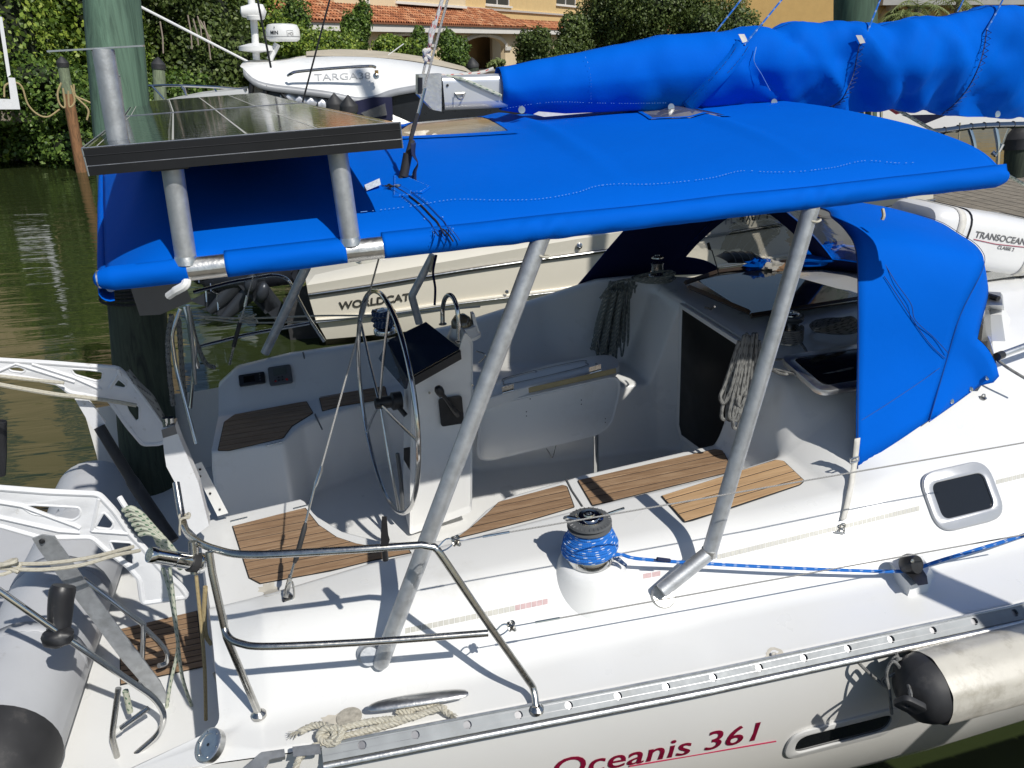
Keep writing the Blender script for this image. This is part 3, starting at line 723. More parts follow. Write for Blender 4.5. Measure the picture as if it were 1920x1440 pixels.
ped = pb.part('steering_pedestal', GEL, boat, angle=45)
MB().hexa([P(x, y, Y=-.0) for x, y in [(775, 720), (858, 672), (872, 624), (887, 640), (887, 800), (775, 800)]], [P(x, y, Y=-.0) + np.array([-.05, .27, 0]) for x, y in [(775, 722), (858, 674), (872, 626), (887, 642), (887, 800), (775, 800)]]) if 0 else None
# instrument cover plate
q = [P(716, 648, Y=.30 - .0), P(795, 600, Y=.34), P(858, 655, Y=.0), P(776, 712, Y=-.02)]
q = [P(730, 640, Y=.28), P(800, 606, Y=.28), P(862, 655, Y=-.005), P(768, 708, Y=-.005)]
up = nrm(np.cross(q[1] - q[0], q[3] - q[0])); up = up if up[2] > 0 else -up
COVER = M_('navy_gloss_cover', (.012, .022, .045), .22, coat=.2)
MB().hexa([p for p in q], [p + up * .012 for p in q]).part('instrument_cover', COVER, ped, smooth=False)
qa, qb = q[3], q[0]
dn = [qa, q[2], q[2] - np.array([0, 0, .045]), qa - np.array([0, 0, .045])]
MB().hexa([p + np.array([0, -.004, 0]) for p in dn], [p + np.array([0, -.03, 0]) for p in dn]).part('cover_lip', BLK, ped, smooth=False)
dn2 = [q[0], q[3], q[3] + (q[3] - q[2]) * .0 - np.array([.02, 0, .06]), q[0] - np.array([.06, 0, .09])]
MB().hexa(dn2, [p + np.array([-.012, 0, -.003]) for p in dn2]).part('chart_plotter', COVER, ped, smooth=False)
# throttle
tp = frame(P(846, 770, Y=-.005), (1, 0, .0), (0, 0, 1))
tpl = plate('throttle_plate', rrect(.125, .165, .018), [], .008, lambda u, v, qq: tp(u, v, -qq * 1 + .004), BLK, ped, .002)
MB().tube(crv([P(858, 778, Y=-.02), P(848, 765, Y=-.06), P(838, 750, Y=-.075), P(828, 738, Y=-.08)], 4), [.016] * 4 + [.013] * 4 + [.012] * 5, 10).part('throttle_lever', BLK, tpl)
MB().lathe([(0, -.035), (.018, -.03), (.024, -.008), (.024, .012), (.017, .026), (0, .032)], P(824, 733, Y=-.082), P(824, 733, Y=-.082) - P(834, 752, Y=-.075), 16).part('throttle_knob', BLK, tpl)
text('mark', 'MAX', .012, lambda u, v, qq: tp(u + .01, v - .065, -.006), GREYT, tpl, .0005)
for x, y in [(805, 736), (885, 722)]: MB().lathe([(.007, 0), (.007, .006), (.003, .007), (0, .004)], P(x, y, Y=-.004), (0, -1, 0), 12).part('screw', SSD, ped)
# guard hoop and compass
gh = [P(830, 605, Y=.22), P(830, 580, Y=.22), P(834, 561, Y=.18), P(842, 553, Y=.14), P(851, 560, Y=.10), P(858, 585, Y=.05), P(861, 638, Y=.04)]
MB().tube(crv(gh, 6), .0125, 12).part('guard_hoop', SS, ped)
for g in (gh[0], gh[-1]): MB().lathe([(.022, 0), (.022, .005), (.014, .01)], g - np.array([0, 0, .01]), (0, 0, 1), 14).part('hoop_foot', SSD, ped)
cc = P(871, 622, Y=.16)
bn = MB().lathe([(.088, -.03), (.088, -.012), (.078, .0), (.070, .035), (.062, .04)], cc, (0, 0, 1), 24).part('compass_base', WPLAS, ped)
MB().lathe([(.055, -.02), (.060, .01), (.052, .045), (.030, .068), (0, .075)], cc + np.array([-.01, 0, .03]), (-.15, 0, 1), 24).part('compass', M_('compass_dome', (.10, .085, .055), .15, coat=.5, dirt=(.2, .17, .11), ds=12), ped)
MB().hexa([cc + np.array(v) for v in [(.05, -.04, .0), (.075, -.04, 0), (.075, .05, 0), (.05, .05, 0)]], [cc + np.array(v) for v in [(.045, -.02, .10), (.06, -.02, .10), (.06, .03, .10), (.045, .03, .10)]]).part('compass_hood', WPLAS, ped)
# blind bracket and winch handle pocket
MB().tube(crv([P(893, 658, Y=-.02), P(905, 662, Y=-.04), P(910, 668, Y=-.05), P(898, 680, Y=-.02)], 4), .004, 6).part('drink_bracket', SSD, ped)
MB().tube(crv([P(755, 960, Y=.05), P(752, 905, Y=.1), P(745, 850, Y=.12)], 4), .012, 4).part('pedestal_trim', GREYP, ped)

# wheel, fitted to the picture: centre, radius, turn, rake
wc = np.array([.222, .15, 1.437]); WR = .612; az, tl = .16, -.088
wn = np.array([math.cos(az) * math.cos(tl), math.sin(az) * math.cos(tl), math.sin(tl)]); wu = nrm(np.cross([0, 0, 1], wn)); wv = np.cross(wn, wu)
wh = MB().tube([wc + WR * (wu * math.cos(t) + wv * math.sin(t)) for t in np.linspace(0, 2 * PI, 73)], .0135, 12, cap=False).part('steering_wheel', SS, boat)
for i in range(5):
    t = PI / 2 + .26 + i * 2 * PI / 5; dr_ = wu * math.cos(t) + wv * math.sin(t)
    MB().tube([wc + dr_ * .03 - wn * .03, wc + dr_ * .3 - wn * .02, wc + dr_ * WR], .008, 10).part('spoke', SS, wh)
MB().lathe([(.0, -.06), (.03, -.055), (.034, -.02), (.034, .03), (.05, .04), (.05, .09), (0, .1)], wc, wn, 18).part('hub', BLK, wh)
MB().tube([wc + wn * .05, wc + wn * .05 + np.array([.05, -.06, -.07])], .014, 8).part('brake_knob', BLK, wh)
MB().hexa(*[[P(x, y, Y=yy) for x, y in [(757, 840), (768, 838), (778, 850), (780, 900), (770, 885), (757, 862)]] for yy in (.03, .06)]).part('plotter_bracket', BLK, ped)

# ------------------------------------------------------------------ cockpit table
ttop = [P(x, y, Z=1.36) for x, y in [(880, 735), (905, 722), (1000, 690), (1080, 672), (1135, 664), (1158, 672), (1156, 690), (1100, 702), (1000, 722), (900, 752), (872, 755)]]
cen = np.mean(ttop, axis=0); tt = crv(ttop, 3, True)[:-1]
tb = MB(); 
rr_ = [[cen + (p - cen) * k + np.array([0, 0, h]) for p in tt + [tt[0]]] for k, h in [(0, .0), (.5, .0), (.94, .0), (.99, -.004), (1, -.015), (1, -.045), (.97, -.06), (.5, -.06), (0, -.06)]]
table = tb.grid(rr_).part('cockpit_table', GEL, boat, angle=45)
# hanging leaf
lf = [P(x, y, Y=.21) for x, y in [(893, 845), (900, 770), (925, 757), (1150, 706), (1163, 712), (1163, 735), (1148, 795), (1125, 815), (920, 865), (898, 862)]]
lf = rnd(lf, .05, 4, True)
lo = np.mean(lf, axis=0)
MB().hexa([p for p in lf], [p + np.array([0, .022, .004]) for p in lf]).part('table_leaf', GEL, table, angle=50)
lc = np.mean(lf, axis=0)
MB().hexa([p + np.array([0, -.004, 0]) + (lc - p) * .05 for p in lf], [p + np.array([0, .002, 0]) + (lc - p) * .03 for p in lf]).part('leaf_panel', GEL, table, angle=50)
MB().hexa([P(x, y, Y=.235) for x, y in [(925, 752), (1155, 700), (1155, 690), (925, 742)]], [P(x, y, Y=.25) for x, y in [(925, 752), (1155, 700), (1155, 690), (925, 742)]]).part('leaf_edge', M_('bare_plywood_edge', (.42, .34, .18), .6), table)
for x, y in [(953, 735), (1116, 698)]:
    a, b = P(x - 11, y + 4, Y=.19), P(x + 11, y - 2, Y=.19)
    hg = MB().hexa([a, b, b + np.array([0, 0, .045]), a + np.array([0, 0, .045])], [p + np.array([0, .004, 0]) for p in [a, b, b + np.array([0, 0, .045]), a + np.array([0, 0, .045])]]).part('hinge', SSD, table)
    MB().tube([a + (0, -.004, .008), b + (0, -.004, .008)], .006, 8).part('hinge_pin', SSD, hg)
for x, y in [(994, 748), (1090, 750), (1090, 758), (987, 772), (987, 780), (1135, 785), (1135, 792)]:
    MB().lathe([(.0035, 0), (.003, .002), (0, .002)], P(x, y, Y=.204), (0, -1, 0), 8).part('screw', BLK, table)
MB().tube([P(1117, 815, Y=.24), P(1117, 886, Y=.24) - np.array([0, 0, .25])], .017, 12).part('table_leg', SS, table)
MB().tube(crv([P(1023, 838, Y=.22), P(1030, 850, Y=.2), P(1036, 858, Y=.2), P(1043, 833, Y=.22)], 4), .003, 6).part('latch_cord', SSD, table)
in_ = [P(x, y, Z=1.364) for x, y in [(955, 706), (1085, 677), (1098, 680), (1092, 688), (960, 719), (945, 716)]]
MB().tube(crv(in_, 4, True), .0022, 5).part('table_inlay', GREYT, table)
for x, y in [(1005, 697), (1118, 682)]: MB().lathe([(.008, 0), (.008, .002), (0, .003)], P(x, y, Z=1.362), (0, 0, 1), 10).part('screw', GREYT, table)

# ------------------------------------------------------------------ winches
def winch(c, s=1.0, tail=True, mat=SS, wrap=None):
    c = np.array(c, float)
    wb = MB().lathe([(.085 * s, 0), (.085 * s, .028 * s), (.08 * s, .036 * s), (.066 * s, .045 * s), (.052 * s, .06 * s), (.05 * s, .1 * s), (.056 * s, .125 * s)], c, (0, 0, 1), 32).part('winch', mat, boat)
    if tail:
        MB().lathe([(.055 * s, .125 * s), (.068 * s, .130 * s), (.078 * s, .136 * s), (.079 * s, .141 * s), (.066 * s, .147 * s), (.066 * s, .15 * s), (.079 * s, .156 * s), (.077 * s, .164 * s), (.052 * s, .168 * s)], c, (0, 0, 1), 36).part('tailer_jaw', GREYP, wb)
        for i in range(30):
            an = i * PI / 15; p = c + np.array([math.cos(an) * .066 * s, math.sin(an) * .066 * s, .167 * s])
            MB().tube([p, p + np.array([math.cos(an) * .011 * s, math.sin(an) * .011 * s, -.002])], .0018 * s, 4).part('jaw_rib', GREYP, wb)
        MB().tube([c + np.array([-.04, .03, .13]) * s, c + np.array([-.075, .045, .16]) * s, c + np.array([-.07, .02, .175]) * s, c + np.array([-.045, .0, .175]) * s], .008 * s, 8).part('feeder_arm', mat, wb)
    MB().lathe([(.052 * s, .165 * s), (.050 * s, .174 * s), (.040 * s, .178 * s), (.038 * s, .181 * s), (.020 * s, .183 * s), (.018 * s, .189 * s), (.011 * s, .189 * s), (.0105 * s, .178 * s), (0, .178 * s)], c, (0, 0, 1), 32).part('winch_cap', SS if mat is SS else mat, wb)
    return wb
# moulded winch base: a bump flowing out of the coaming
wbase = deckp(1108, 1062, 0, 1.4); W0 = np.array([.87, -1.375, 1.285])
print('winch base', wbase)
bump = MB().lathe([(.25, -.30), (.205, -.20), (.165, -.10), (.138, -.035), (.126, -.008), (.112, .004), (0, .004)], W0, nrm([0, -.10, 1]), 40)
bump.part('winch_base', GEL, boat, angle=60)
winch(W0 + np.array([0, 0, .003]), 1.13)
wrap = []
turns = 9
for i in range(turns * 24 + 1):
    t = i / 24; h = .040 + .0125 * t + .003 * math.sin(t * 5.1)
    rad = (.070 + .034 * math.sin(min(1, t / 3.2) * PI * .5 + .4) * (1 if t < 4 else max(.3, 1 - (t - 4) / 5))) + .003 * math.sin(t * 2 * PI * .93 + 1)
    wrap.append(W0 + np.array([rad * math.cos(t * 2 * PI + 2.9), rad * math.sin(t * 2 * PI + 2.9), h]))
w2 = []
for i in range(4 * 24 + 1):
    t = i / 24; h = .052 + .016 * t; rad = .112 - .010 * t + .006 * math.sin(t * 7)
    w2.append(W0 + np.array([rad * math.cos(t * 2 * PI), rad * math.sin(t * 2 * PI), h + .016 * math.sin(t * 2 * PI + 1 + t)]))
lead = crv([W0 + np.array([.06, -.08, .055]), P(1165, 1040, Y=-1.44), P(1200, 1048, Y=-1.46), P(1325, 1057, Y=-1.50), P(1500, 1066, Y=-1.58), P(1640, 1071, Y=-1.64), P(1700, 1071, Y=-1.66)], 10)
sheet = thing('jib_sheet', 'blue flecked rope wound thick round the large winch and led to a black block', 'rope', W0)
MB().tube(wrap, .0098, 8).part('rope_turns', R_BLUE, sheet)
MB().tube(w2, .0098, 8).part('rope_turns', R_BLUE, sheet)
MB().tube(lead, .0075, 8).part('rope_lead', R_BLUE, sheet)
MB().tube(crv([P(1720, 1066, Y=-1.67), P(1760, 1052, Y=-1.68), P(1840, 1028, Y=-1.70), P(1930, 1000, Y=-1.72), P(2060, 955, Y=-1.72), np.array([6.4, -1.3, 1.25])], 6), .0075, 8).part('rope_lead', R_BLUE, sheet)
MB().tube(crv([P(1150, 1045, Y=-1.46), P(1165, 1055, Y=-1.47), P(1174, 1060, Y=-1.47), P(1158, 1046, Y=-1.45)], 4), .006, 8).part('rope_tail', R_NAVY, sheet)
MB().tube([P(1232, 1048, Y=-1.4895), P(1256, 1051, Y=-1.4925)], .0082, 8).part('whipping', TAPE, sheet)
# winch handle socket spindle (small bar beside the winch)
MB().tube([P(1140, 963, Z=1.36), P(1170, 953, Z=1.36)], .006, 8).part('winch_lever', SS, boat)
# far coaming winch with navy rope
fw = P(722, 618, Z=1.40)
winch(fw - np.array([0, 0, .02]), .95)
fwr = thing('far_winch_rope', 'navy rope wound round the winch on the far coaming behind the wheel', 'rope', fw)
MB().tube([fw + np.array([(.082 - .02 * abs(math.sin(t * .9))) * math.cos(t * 2 * PI), (.082 - .02 * abs(math.sin(t * .9))) * math.sin(t * 2 * PI), .03 + .014 * t]) for t in np.linspace(0, 8, 8 * 20)], .0085, 8).part('rope_turns', R_NAVY, fwr)
# cabin-top winches under the spray hood
winch(P(1478, 640, Z=1.66), .9, True, SSD)
winch(P(1232, 520, Z=1.74) , .8, False, SSD)
cw = P(1478, 650, Z=1.66)
r1 = thing('grey_halyard', 'worn grey rope wrapped round the cabin-top winch beside the spray hood edge', 'rope', cw)
MB().tube([cw + np.array([.066 * math.cos(t * 2 * PI), .066 * math.sin(t * 2 * PI), .035 + .012 * t]) for t in np.linspace(0, 6, 110)], .007, 6).part('rope_turns', R_GREY, r1)
MB().tube(crv([P(1500, 640, Z=1.70), P(1515, 668, Z=1.69), P(1500, 690, Z=1.68), P(1470, 702, Z=1.68), P(1440, 690, Z=1.68)], 5), .008, 6).part('rope_tail', R_GREY, r1)
MB().tube(crv([P(1440, 675, Z=1.685), P(1540, 668, Z=1.69), P(1640, 655, Z=1.70)], 5), .006, 6).part('rope_tail', R_GREY, r1)
MB().tube(crv([P(1450, 692, Z=1.685), P(1520, 705, Z=1.69), P(1600, 690, Z=1.70)], 5), .006, 6).part('rope_tail', R_GREY, r1)

# cleat and mooring rope on the near side deck
ca, cb_ = P(690, 1328, Z=1.115), P(878, 1300, Z=1.115)
cl = MB().tube(crv([ca, ca + (cb_ - ca) * .15 + (0, 0, .004), (ca + cb_) / 2 + (0, 0, .006), ca + (cb_ - ca) * .85 + (0, 0, .004), cb_], 5), [.008] + [.014 + .014 * math.sin(PI * i / 20) for i in range(1, 20)] + [.008], 14, flat=.45).part('cleat', ALUB, boat)
for t in (.38, .62):
    p = ca + (cb_ - ca) * t; MB().lathe([(.022, -.055), (.016, -.04), (.014, .0)], p, (0, 0, 1), 14).part('cleat_foot', ALUB, cl)
def strands(path, r, name, mat, parent, pitch=.045, n=3):
    """laid rope: three strands twisting round the path"""
    path = [np.array(p) for p in path]; mb = MB(); L = 0; fr = []; u = None
    for i in range(len(path)):
        t = nrm(path[min(i + 1, len(path) - 1)] - path[max(i - 1, 0)] + 1e-9)
        if u is None: u = nrm(np.cross(t, [0, 0, 1.0]) + 1e-6)
        u = nrm(u - t * np.dot(u, t)); fr.append((u, np.cross(t, u)))
    for k in range(n):
        L = 0; pts = []
        for i in range(len(path)):
            if i: L += np.linalg.norm(path[i] - path[i - 1])
            a = 2 * PI * (L / pitch + k / n); pts.append(path[i] + (fr[i][0] * math.cos(a) + fr[i][1] * math.sin(a)) * r * .52)
        mb.tube(pts, r * .56, 7)
    return mb.part(name, mat, parent)
def dense(pts, step=.006):
    c = crv(pts, 12); out = [c[0]]
    for p in c[1:]:
        d = np.linalg.norm(p - out[-1])
        if d > step:
            n = int(d / step); a = out[-1]
            for i in range(1, n + 1): out.append(a + (p - a) * i / n)
    return out
ml = thing('mooring_rope', 'frayed cream three-strand rope knotted and hitched to the stern cleat', 'rope', P(640, 1370, Z=1.07))
zr = 1.085
p1 = [P(x, y, Z=z) for x, y, z in [(562, 1372, 1.09), (590, 1360, 1.10), (615, 1362, 1.11), (628, 1378, 1.11), (612, 1392, 1.09), (598, 1380, 1.10), (612, 1365, 1.12), (640, 1368, 1.12), (632, 1390, 1.10), (612, 1395, 1.08)]]
strands(dense(p1), .0125, 'knot', R_WHITE, ml)
p2 = [P(x, y, Z=z) for x, y, z in [(605, 1385, 1.09), (640, 1366, 1.10), (700, 1352, 1.09), (770, 1345, 1.085), (800, 1335, 1.09), (825, 1327, 1.10), (835, 1330, 1.10)]]
strands(dense(p2), .0125, 'rope_lead', R_WHITE, ml)
p3 = [P(x, y, Z=z) for x, y, z in [(620, 1388, 1.075), (680, 1372, 1.075), (740, 1356, 1.075), (775, 1340, 1.08), (745, 1334, 1.085), (760, 1330, 1.09), (815, 1325, 1.09), (845, 1340, 1.085)]]
strands(dense(p3), .0125, 'rope_lead', R_WHITE, ml)
p4 = [P(x, y, Z=z) for x, y, z in [(605, 1392, 1.08), (580, 1405, 1.08), (560, 1425, 1.10), (552, 1450, 1.06)]]
strands(dense(p4), .0115, 'rope_tail', R_WHITE, ml)
fray = MB()
for c0, dd in ((p1[0], P(545, 1380, Z=1.08) - p1[0]), (p3[-1], P(853, 1346, Z=1.08) - p3[-1])):
    for i in range(26):
        e = c0 + dd * random.uniform(.5, 1.2) + np.array([random.uniform(-.012, .012) for _ in range(3)]); fray.tube([c0, (c0 + e) / 2 + np.array([0, 0, .004]), e], .0012, 4)
fray.part('frayed_end', R_WHITE, ml, kind='stuff')
# deck drain/stain beside the cleat
MB().lathe([(.045, 0), (.045, .003), (.03, .005), (0, .004)], P(655, 1345, Z=1.064), (0, 0, 1), 20).part('filler_cap', M_('stained_cap', (.42, .39, .33), .6, var=.3, vs=60), boat)
# old bolt scar on the deck
MB().lathe([(.012, 0), (.011, .004), (.007, .005), (0, .002)], P(1452, 1228, Z=1.066), (0, 0, 1), 14).part('bolt_scar', M_('sealant', (.55, .52, .46), .6), boat)
# shallow stains
def stain(px, py, w_, h_, col, seed, z=None):
    rng = random.Random(seed); n = 22; pts = []
    for i in range(n):
        a = 2 * PI * i / n; k = .65 + .45 * rng.random(); pts.append(deckp(px + w_ * k * math.cos(a), py + h_ * k * math.sin(a), .0012, 1.45))
    c = deckp(px, py, .0013, 1.45); MB().add([c] + pts, [(0, i + 1, (i + 1) % n + 1) for i in range(n)]).part('stain', col, boat)
ST = M_('sun_stain', (.60, .56, .48), .6, var=.12, vs=30)
stain(505, 1105, 22, 14, ST, 1); stain(1455, 1228, 24, 14, ST, 2); stain(640, 1350, 40, 14, ST, 3)

# fairlead block on its moulded base
bo = P(1722, 1075, Y=-1.62)
MB().hexa([P(x, y, Z=1.06) for x, y in [(1655, 1062), (1702, 1118), (1738, 1110), (1752, 1080), (1740, 1050), (1680, 1040)]],
          [P(x, y, Z=1.11) for x, y in [(1662, 1048), (1708, 1098), (1732, 1090), (1742, 1066), (1730, 1042), (1684, 1034)]]).part('block_base', GEL, boat)
blk = MB().lathe([(.0, -.032), (.036, -.03), (.043, -.012), (.043, .012), (.036, .03), (0, .032)], P(1708, 1058, Z=1.165), nrm([.25, -.85, .45]), 24).part('sheet_block', BLK, boat)
MB().hexa(*[[P(x, y, Z=z) for x, y in [(1690, 1045), (1712, 1040), (1738, 1080), (1740, 1095), (1722, 1098), (1700, 1075)]] for z in (1.12, 1.145)]).part('block_cheek', BLK, blk)
MB().lathe([(.008, 0), (.008, .004), (0, .005)], P(1710, 1052, Z=1.20), nrm([.25, -.85, .45]), 10).part('block_pin', SSD, blk)

# ------------------------------------------------------------------ pushpit and lifelines
def foot(p, parent, r=.026): MB().lathe([(r, -.012), (r, .0), (r * .75, .006), (.013, .012)], p, (0, 0, 1), 18).part('rail_foot', SSD, parent)
Yr = -1.70
pr = boat
fa = deckp(485, 1338, .012, 1.4); fb_ = deckp(1006, 1328, .012, 1.3)
up1 = [P(330, 905, Y=-1.10), P(345, 985, Y=-1.22), P(366, 1012, Y=-1.38), P(405, 1030, Y=-1.52), P(470, 1040, Y=-1.62), P(640, 1032, Y=-1.68), P(790, 1022, Y=-1.70)]
up2 = [P(815, 1026, Y=-1.71), P(830, 1045, Y=-1.72), P(905, 1155, Y=-1.76), P(985, 1268, Y=-1.80), P(1000, 1292, Y=-1.81), fb_]
pipe = crv(up1, 6)[:-1] + [P(790, 1022, Y=-1.70)] + crv(up2, 6)
pushpit = MB().tube(pipe, .0128, 12).part('pushpit', SSD, boat)
foot(fb_, pushpit); foot(fa, pushpit)
MB().tube([fa, P(425, 1195, Y=-1.60), P(398, 1075, Y=-1.55), P(392, 1035, Y=-1.53)], .0128, 12).part('stanchion', SSD, pushpit)
low = [P(418, 1155, Y=-1.57), P(425, 1190, Y=-1.61), P(452, 1207, Y=-1.66), P(510, 1212, Y=-1.70), P(700, 1203, Y=-1.73), P(915, 1187, Y=-1.77)]
MB().tube(crv(low, 6), .0122, 12).part('lower_rail', SSD, pushpit)
# clip on the top rail
ck = P(721, 1020, Y=-1.69)
cp = thing('rail_clip', 'black plastic clip clamped upright on the near stern rail', 'clip', ck)
MB().hexa([P(x, y, Y=-1.675) for x, y in [(714, 1005), (716, 968), (725, 968), (728, 1002), (731, 1012), (728, 1022), (714, 1022)]], [P(x, y, Y=-1.705) for x, y in [(714, 1005), (716, 968), (725, 968), (728, 1002), (731, 1012), (728, 1022), (714, 1022)]]).part('clip_arm', BLK, cp)
MB().tube([P(720, 1018, Y=-1.69), P(723, 1050, Y=-1.69)], .010, 12).part('clip_tube', BLK, cp)
# lifelines
def lifeline(a, b, sag, lab):
    g = thing('lifeline', lab, 'lifeline', a)
    m = (a + b) / 2 - np.array([0, 0, sag]); L = crv([a + (b - a) * .085, m, b], 12)
    MB().tube(L, .0028, 7).part('wire', WIRE, g)
    MB().tube([a + (b - a) * .05, a + (b - a) * .088], .0042, 8).part('wire_terminal', SS, g)
    MB().tube(crv([a + np.array([-.03, 0, -.01]), a + np.array([0, .004, .012]), a + np.array([.03, 0, .006])], 4), .003, 6).part('shackle', SS, g)
    MB().tube(crv([a + np.array([-.035, 0, -.03]), a + np.array([.0, -.004, -.02]), a + np.array([.03, 0, .0])], 4), .0026, 6).part('shackle', SS, g)
    kn = MB(); c = a + np.array([.03, 0, 0]); kp = [c + np.array([.011 * math.cos(t * 2.3), .011 * math.sin(t * 3.1), .013 * math.sin(t * 1.7 + 1)]) for t in np.linspace(0, 9, 50)]
    kn.tube(kp, .0042, 6).part('lashing', R_BLACK if 0 else SSD, g)
    MB().tube([a + (b - a) * .018, a + (b - a) * .052], .0022, 6).part('turnbuckle', SS, g)
    return g
lifeline(P(838, 1018, Y=-1.72), P(2000, 816, Y=-1.80), .0, 'upper wire lifeline running forward from the top corner of the stern rail')
lifeline(P(943, 1178, Y=-1.77), P(2000, 988, Y=-1.84), .0, 'lower wire lifeline running forward from the lower stern rail')
# ================================================================== AWNING OVER THE COCKPIT
YN, YF = -1.40, 1.46
BOWS = [-.62, .12, 1.05, 1.8, 2.52]
AX0 = P(172, 505, Y=-1.40)[0]
def aftx(y): return AX0 + .03 + (y - YN) / (YF - YN) * (-1.22 - AX0)
def fwdx(y): return 2.50 - .10 * ss(YN, 0, y) - .0 * y
def canz(x, y):
    t = (y - YN) / (YF - YN); t = min(1, max(0, t))
    z = 2.679 + .148 * (1 - abs(1 - 2 * t) ** 2.2) + .045 * (1 - math.exp(-max(0, y - YN) / .07))
    ny = (t - .5)
    bow = min(abs(x - b) for b in BOWS)
    z += .020 * max(0, 1 - bow / .07) * math.sin(PI * t) - .010 * math.sin(PI * t)
    xb = aftx(y) + .27
    if x < xb: d_ = min(1, (xb - x) / .27); z = z - (z - 2.64) * .92 * d_ ** 1.6
    z += .006 * noise.noise(Vector((x * 2.2, y * 2.2, .3)))
    return z
aw = thing('bimini_awning', 'bright blue canvas awning stretched over the cockpit, lying on metal pipes', 'awning', (0.9, 0, 2.6))
NX, NY = 170, 100
WIN = []   # openings: canvas windows
def hitcan(px, py, off=0.): return onray(px, py, canz, z0=3.15, z1=2.5, n=500, off=off)
cx0 = lambda u, y: aftx(y) + (fwdx(y) - aftx(y)) * u
def wrap_(x, a, hang, dz=0):
    """canvas rolled round the near pipe: a from the top (0) to the underside"""
    r = .0445; return np.array([x, YN - r * math.sin(a) , 2.65 + r * math.cos(a) - hang + dz])
# skip the near wrap where pipe is bare
bareL = (P(352, 500, Y=YN)[0], P(424, 495, Y=YN)[0]); bareR = (P(648, 465, Y=YN)[0], P(718, 462, Y=YN)[0])
us = sorted(set(list(np.linspace(0, 1, NX)) + [(b - aftx(YN)) / (fwdx(YN) - aftx(YN)) for b in (*bareL, *bareR)]))
wa = [P(775, 248, Z=2.84), P(800, 218, Z=2.84), P(905, 214, Z=2.86), P(957, 243, Z=2.85)]
WQ = [[(.36, -.24), (.66, .90), (.97, .75), (.90, -.38)], [(1.56, -.35), (1.66, .10), (1.90, -.12), (1.90, -.45)]]
def inq(q, x, y):
    s = None
    for i in range(4):
        a, b = q[i], q[(i + 1) % 4]; c = (b[0] - a[0]) * (y - a[1]) - (b[1] - a[1]) * (x - a[0])
        if s is None: s = c > 0
        elif (c > 0) != s: return False
    return True
mb = MB(); rows = []
for u in us:
    row = []
    for j in range(NY + 1):
        t = j / NY; t = t ** 1.0; y = YN + (YF - YN) * t; x = cx0(u, y)
        row.append(np.array([x, y, canz(x, y)]))
    rows.append(row)
# cloth faces except the window openings, which get their exact border from extra strips
m = NY + 1; vs = [p for r in rows for p in r]; fs = []
WQ2 = [[np.mean(q, axis=0) + (np.array(p) - np.mean(q, axis=0)) * .93 for p in q] for q in WQ]
def inw(x, y): return any(inq(q, x, y) for q in WQ2)
for i in range(len(rows) - 1):
    for j in range(NY):
        q = [i * m + j, i * m + j + 1, (i + 1) * m + j + 1, (i + 1) * m + j]
        c = sum(vs[k] for k in q) / 4
        if not inw(c[0], c[1]): fs.append(tuple(q))
mb.add(vs, fs)
can = link('canopy', mb.mesh('canopy', angle=60), BLUE, aw)
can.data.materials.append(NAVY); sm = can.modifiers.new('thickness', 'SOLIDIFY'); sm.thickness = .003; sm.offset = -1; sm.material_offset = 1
# windows in the canopy with blue hems
for q in WQ:
    c = np.mean(q, axis=0)
    g = []
    for i in range(9):
        row = []
        for j in range(7):
            a = np.array(q[0]) + (np.array(q[3]) - q[0]) * i / 8; b = np.array(q[1]) + (np.array(q[2]) - q[1]) * i / 8; p = a + (b - a) * j / 6
            p = c + (p - c) * 1.03
            row.append(np.array([p[0], p[1], canz(*p) + .004]))
        g.append(row)
    MB().grid(g).part('canopy_window', VINYLG, can)
    loop = []
    for i in range(4):
        a, b = np.array(q[i]), np.array(q[(i + 1) % 4])
        for k in range(10): loop.append(a + (b - a) * k / 10)
    inner = [c + (p - c) * .93 for p in loop]; outer = [c + (p - c) * 1.06 for p in loop]
    MB().grid([[np.array([p[0], p[1], canz(*p) + h]) for p in L + [L[0]]] for L, h in ((inner, .006), (outer, .005))]).part('window_hem', BLUE, can)
# near edge: canvas sleeve with wrinkles where the supports come out
posts = [P(1015, 450, Y=YN)[0], P(1522, 388, Y=YN)[0]]
def sleeve(x0, x1, n, name='sleeve', endcap=False, ru=.0):
    rows = []
    for i in range(n + 1):
        x = x0 + (x1 - x0) * i / n; row = []
        pinch = sum(math.exp(-((x - p) / .11) ** 2) for p in posts)
        for j in range(15):
            a = .12 + j / 14 * (PI * 1.28 - .12)
            r = .036 + .003 * noise.noise(Vector((x * 9, a * 1.3, ru))) + .009 * pinch * (.5 + .5 * math.sin(x * 75 + a * 2)) * math.sin(a); ed = min(1, max(0, (x - aftx(YN) + .03) / .05)) * min(1, max(0, (fwdx(YN) + .05 - x) / .06)); r *= .35 + .65 * math.sqrt(ed)
            row.append(np.array([x, YN - r * math.sin(a), 2.65 + r * math.cos(a)]))
        y = YN + .012; xc = min(max(x, aftx(y)), fwdx(y)); row.insert(0, np.array([x, y, canz(xc, y) + .002]))
        rows.append(row)
    o = MB().grid(rows).part(name, BLUE, can, angle=70)
    s_ = o.modifiers.new('thickness', 'SOLIDIFY'); s_.thickness = .0025; s_.offset = 0
    return o
sleeve(aftx(YN) - .03, bareL[0], 40, ru=1); sleeve(bareL[1], bareR[0], 30, ru=2); sleeve(bareR[1], fwdx(YN) + .05, 240, ru=3)
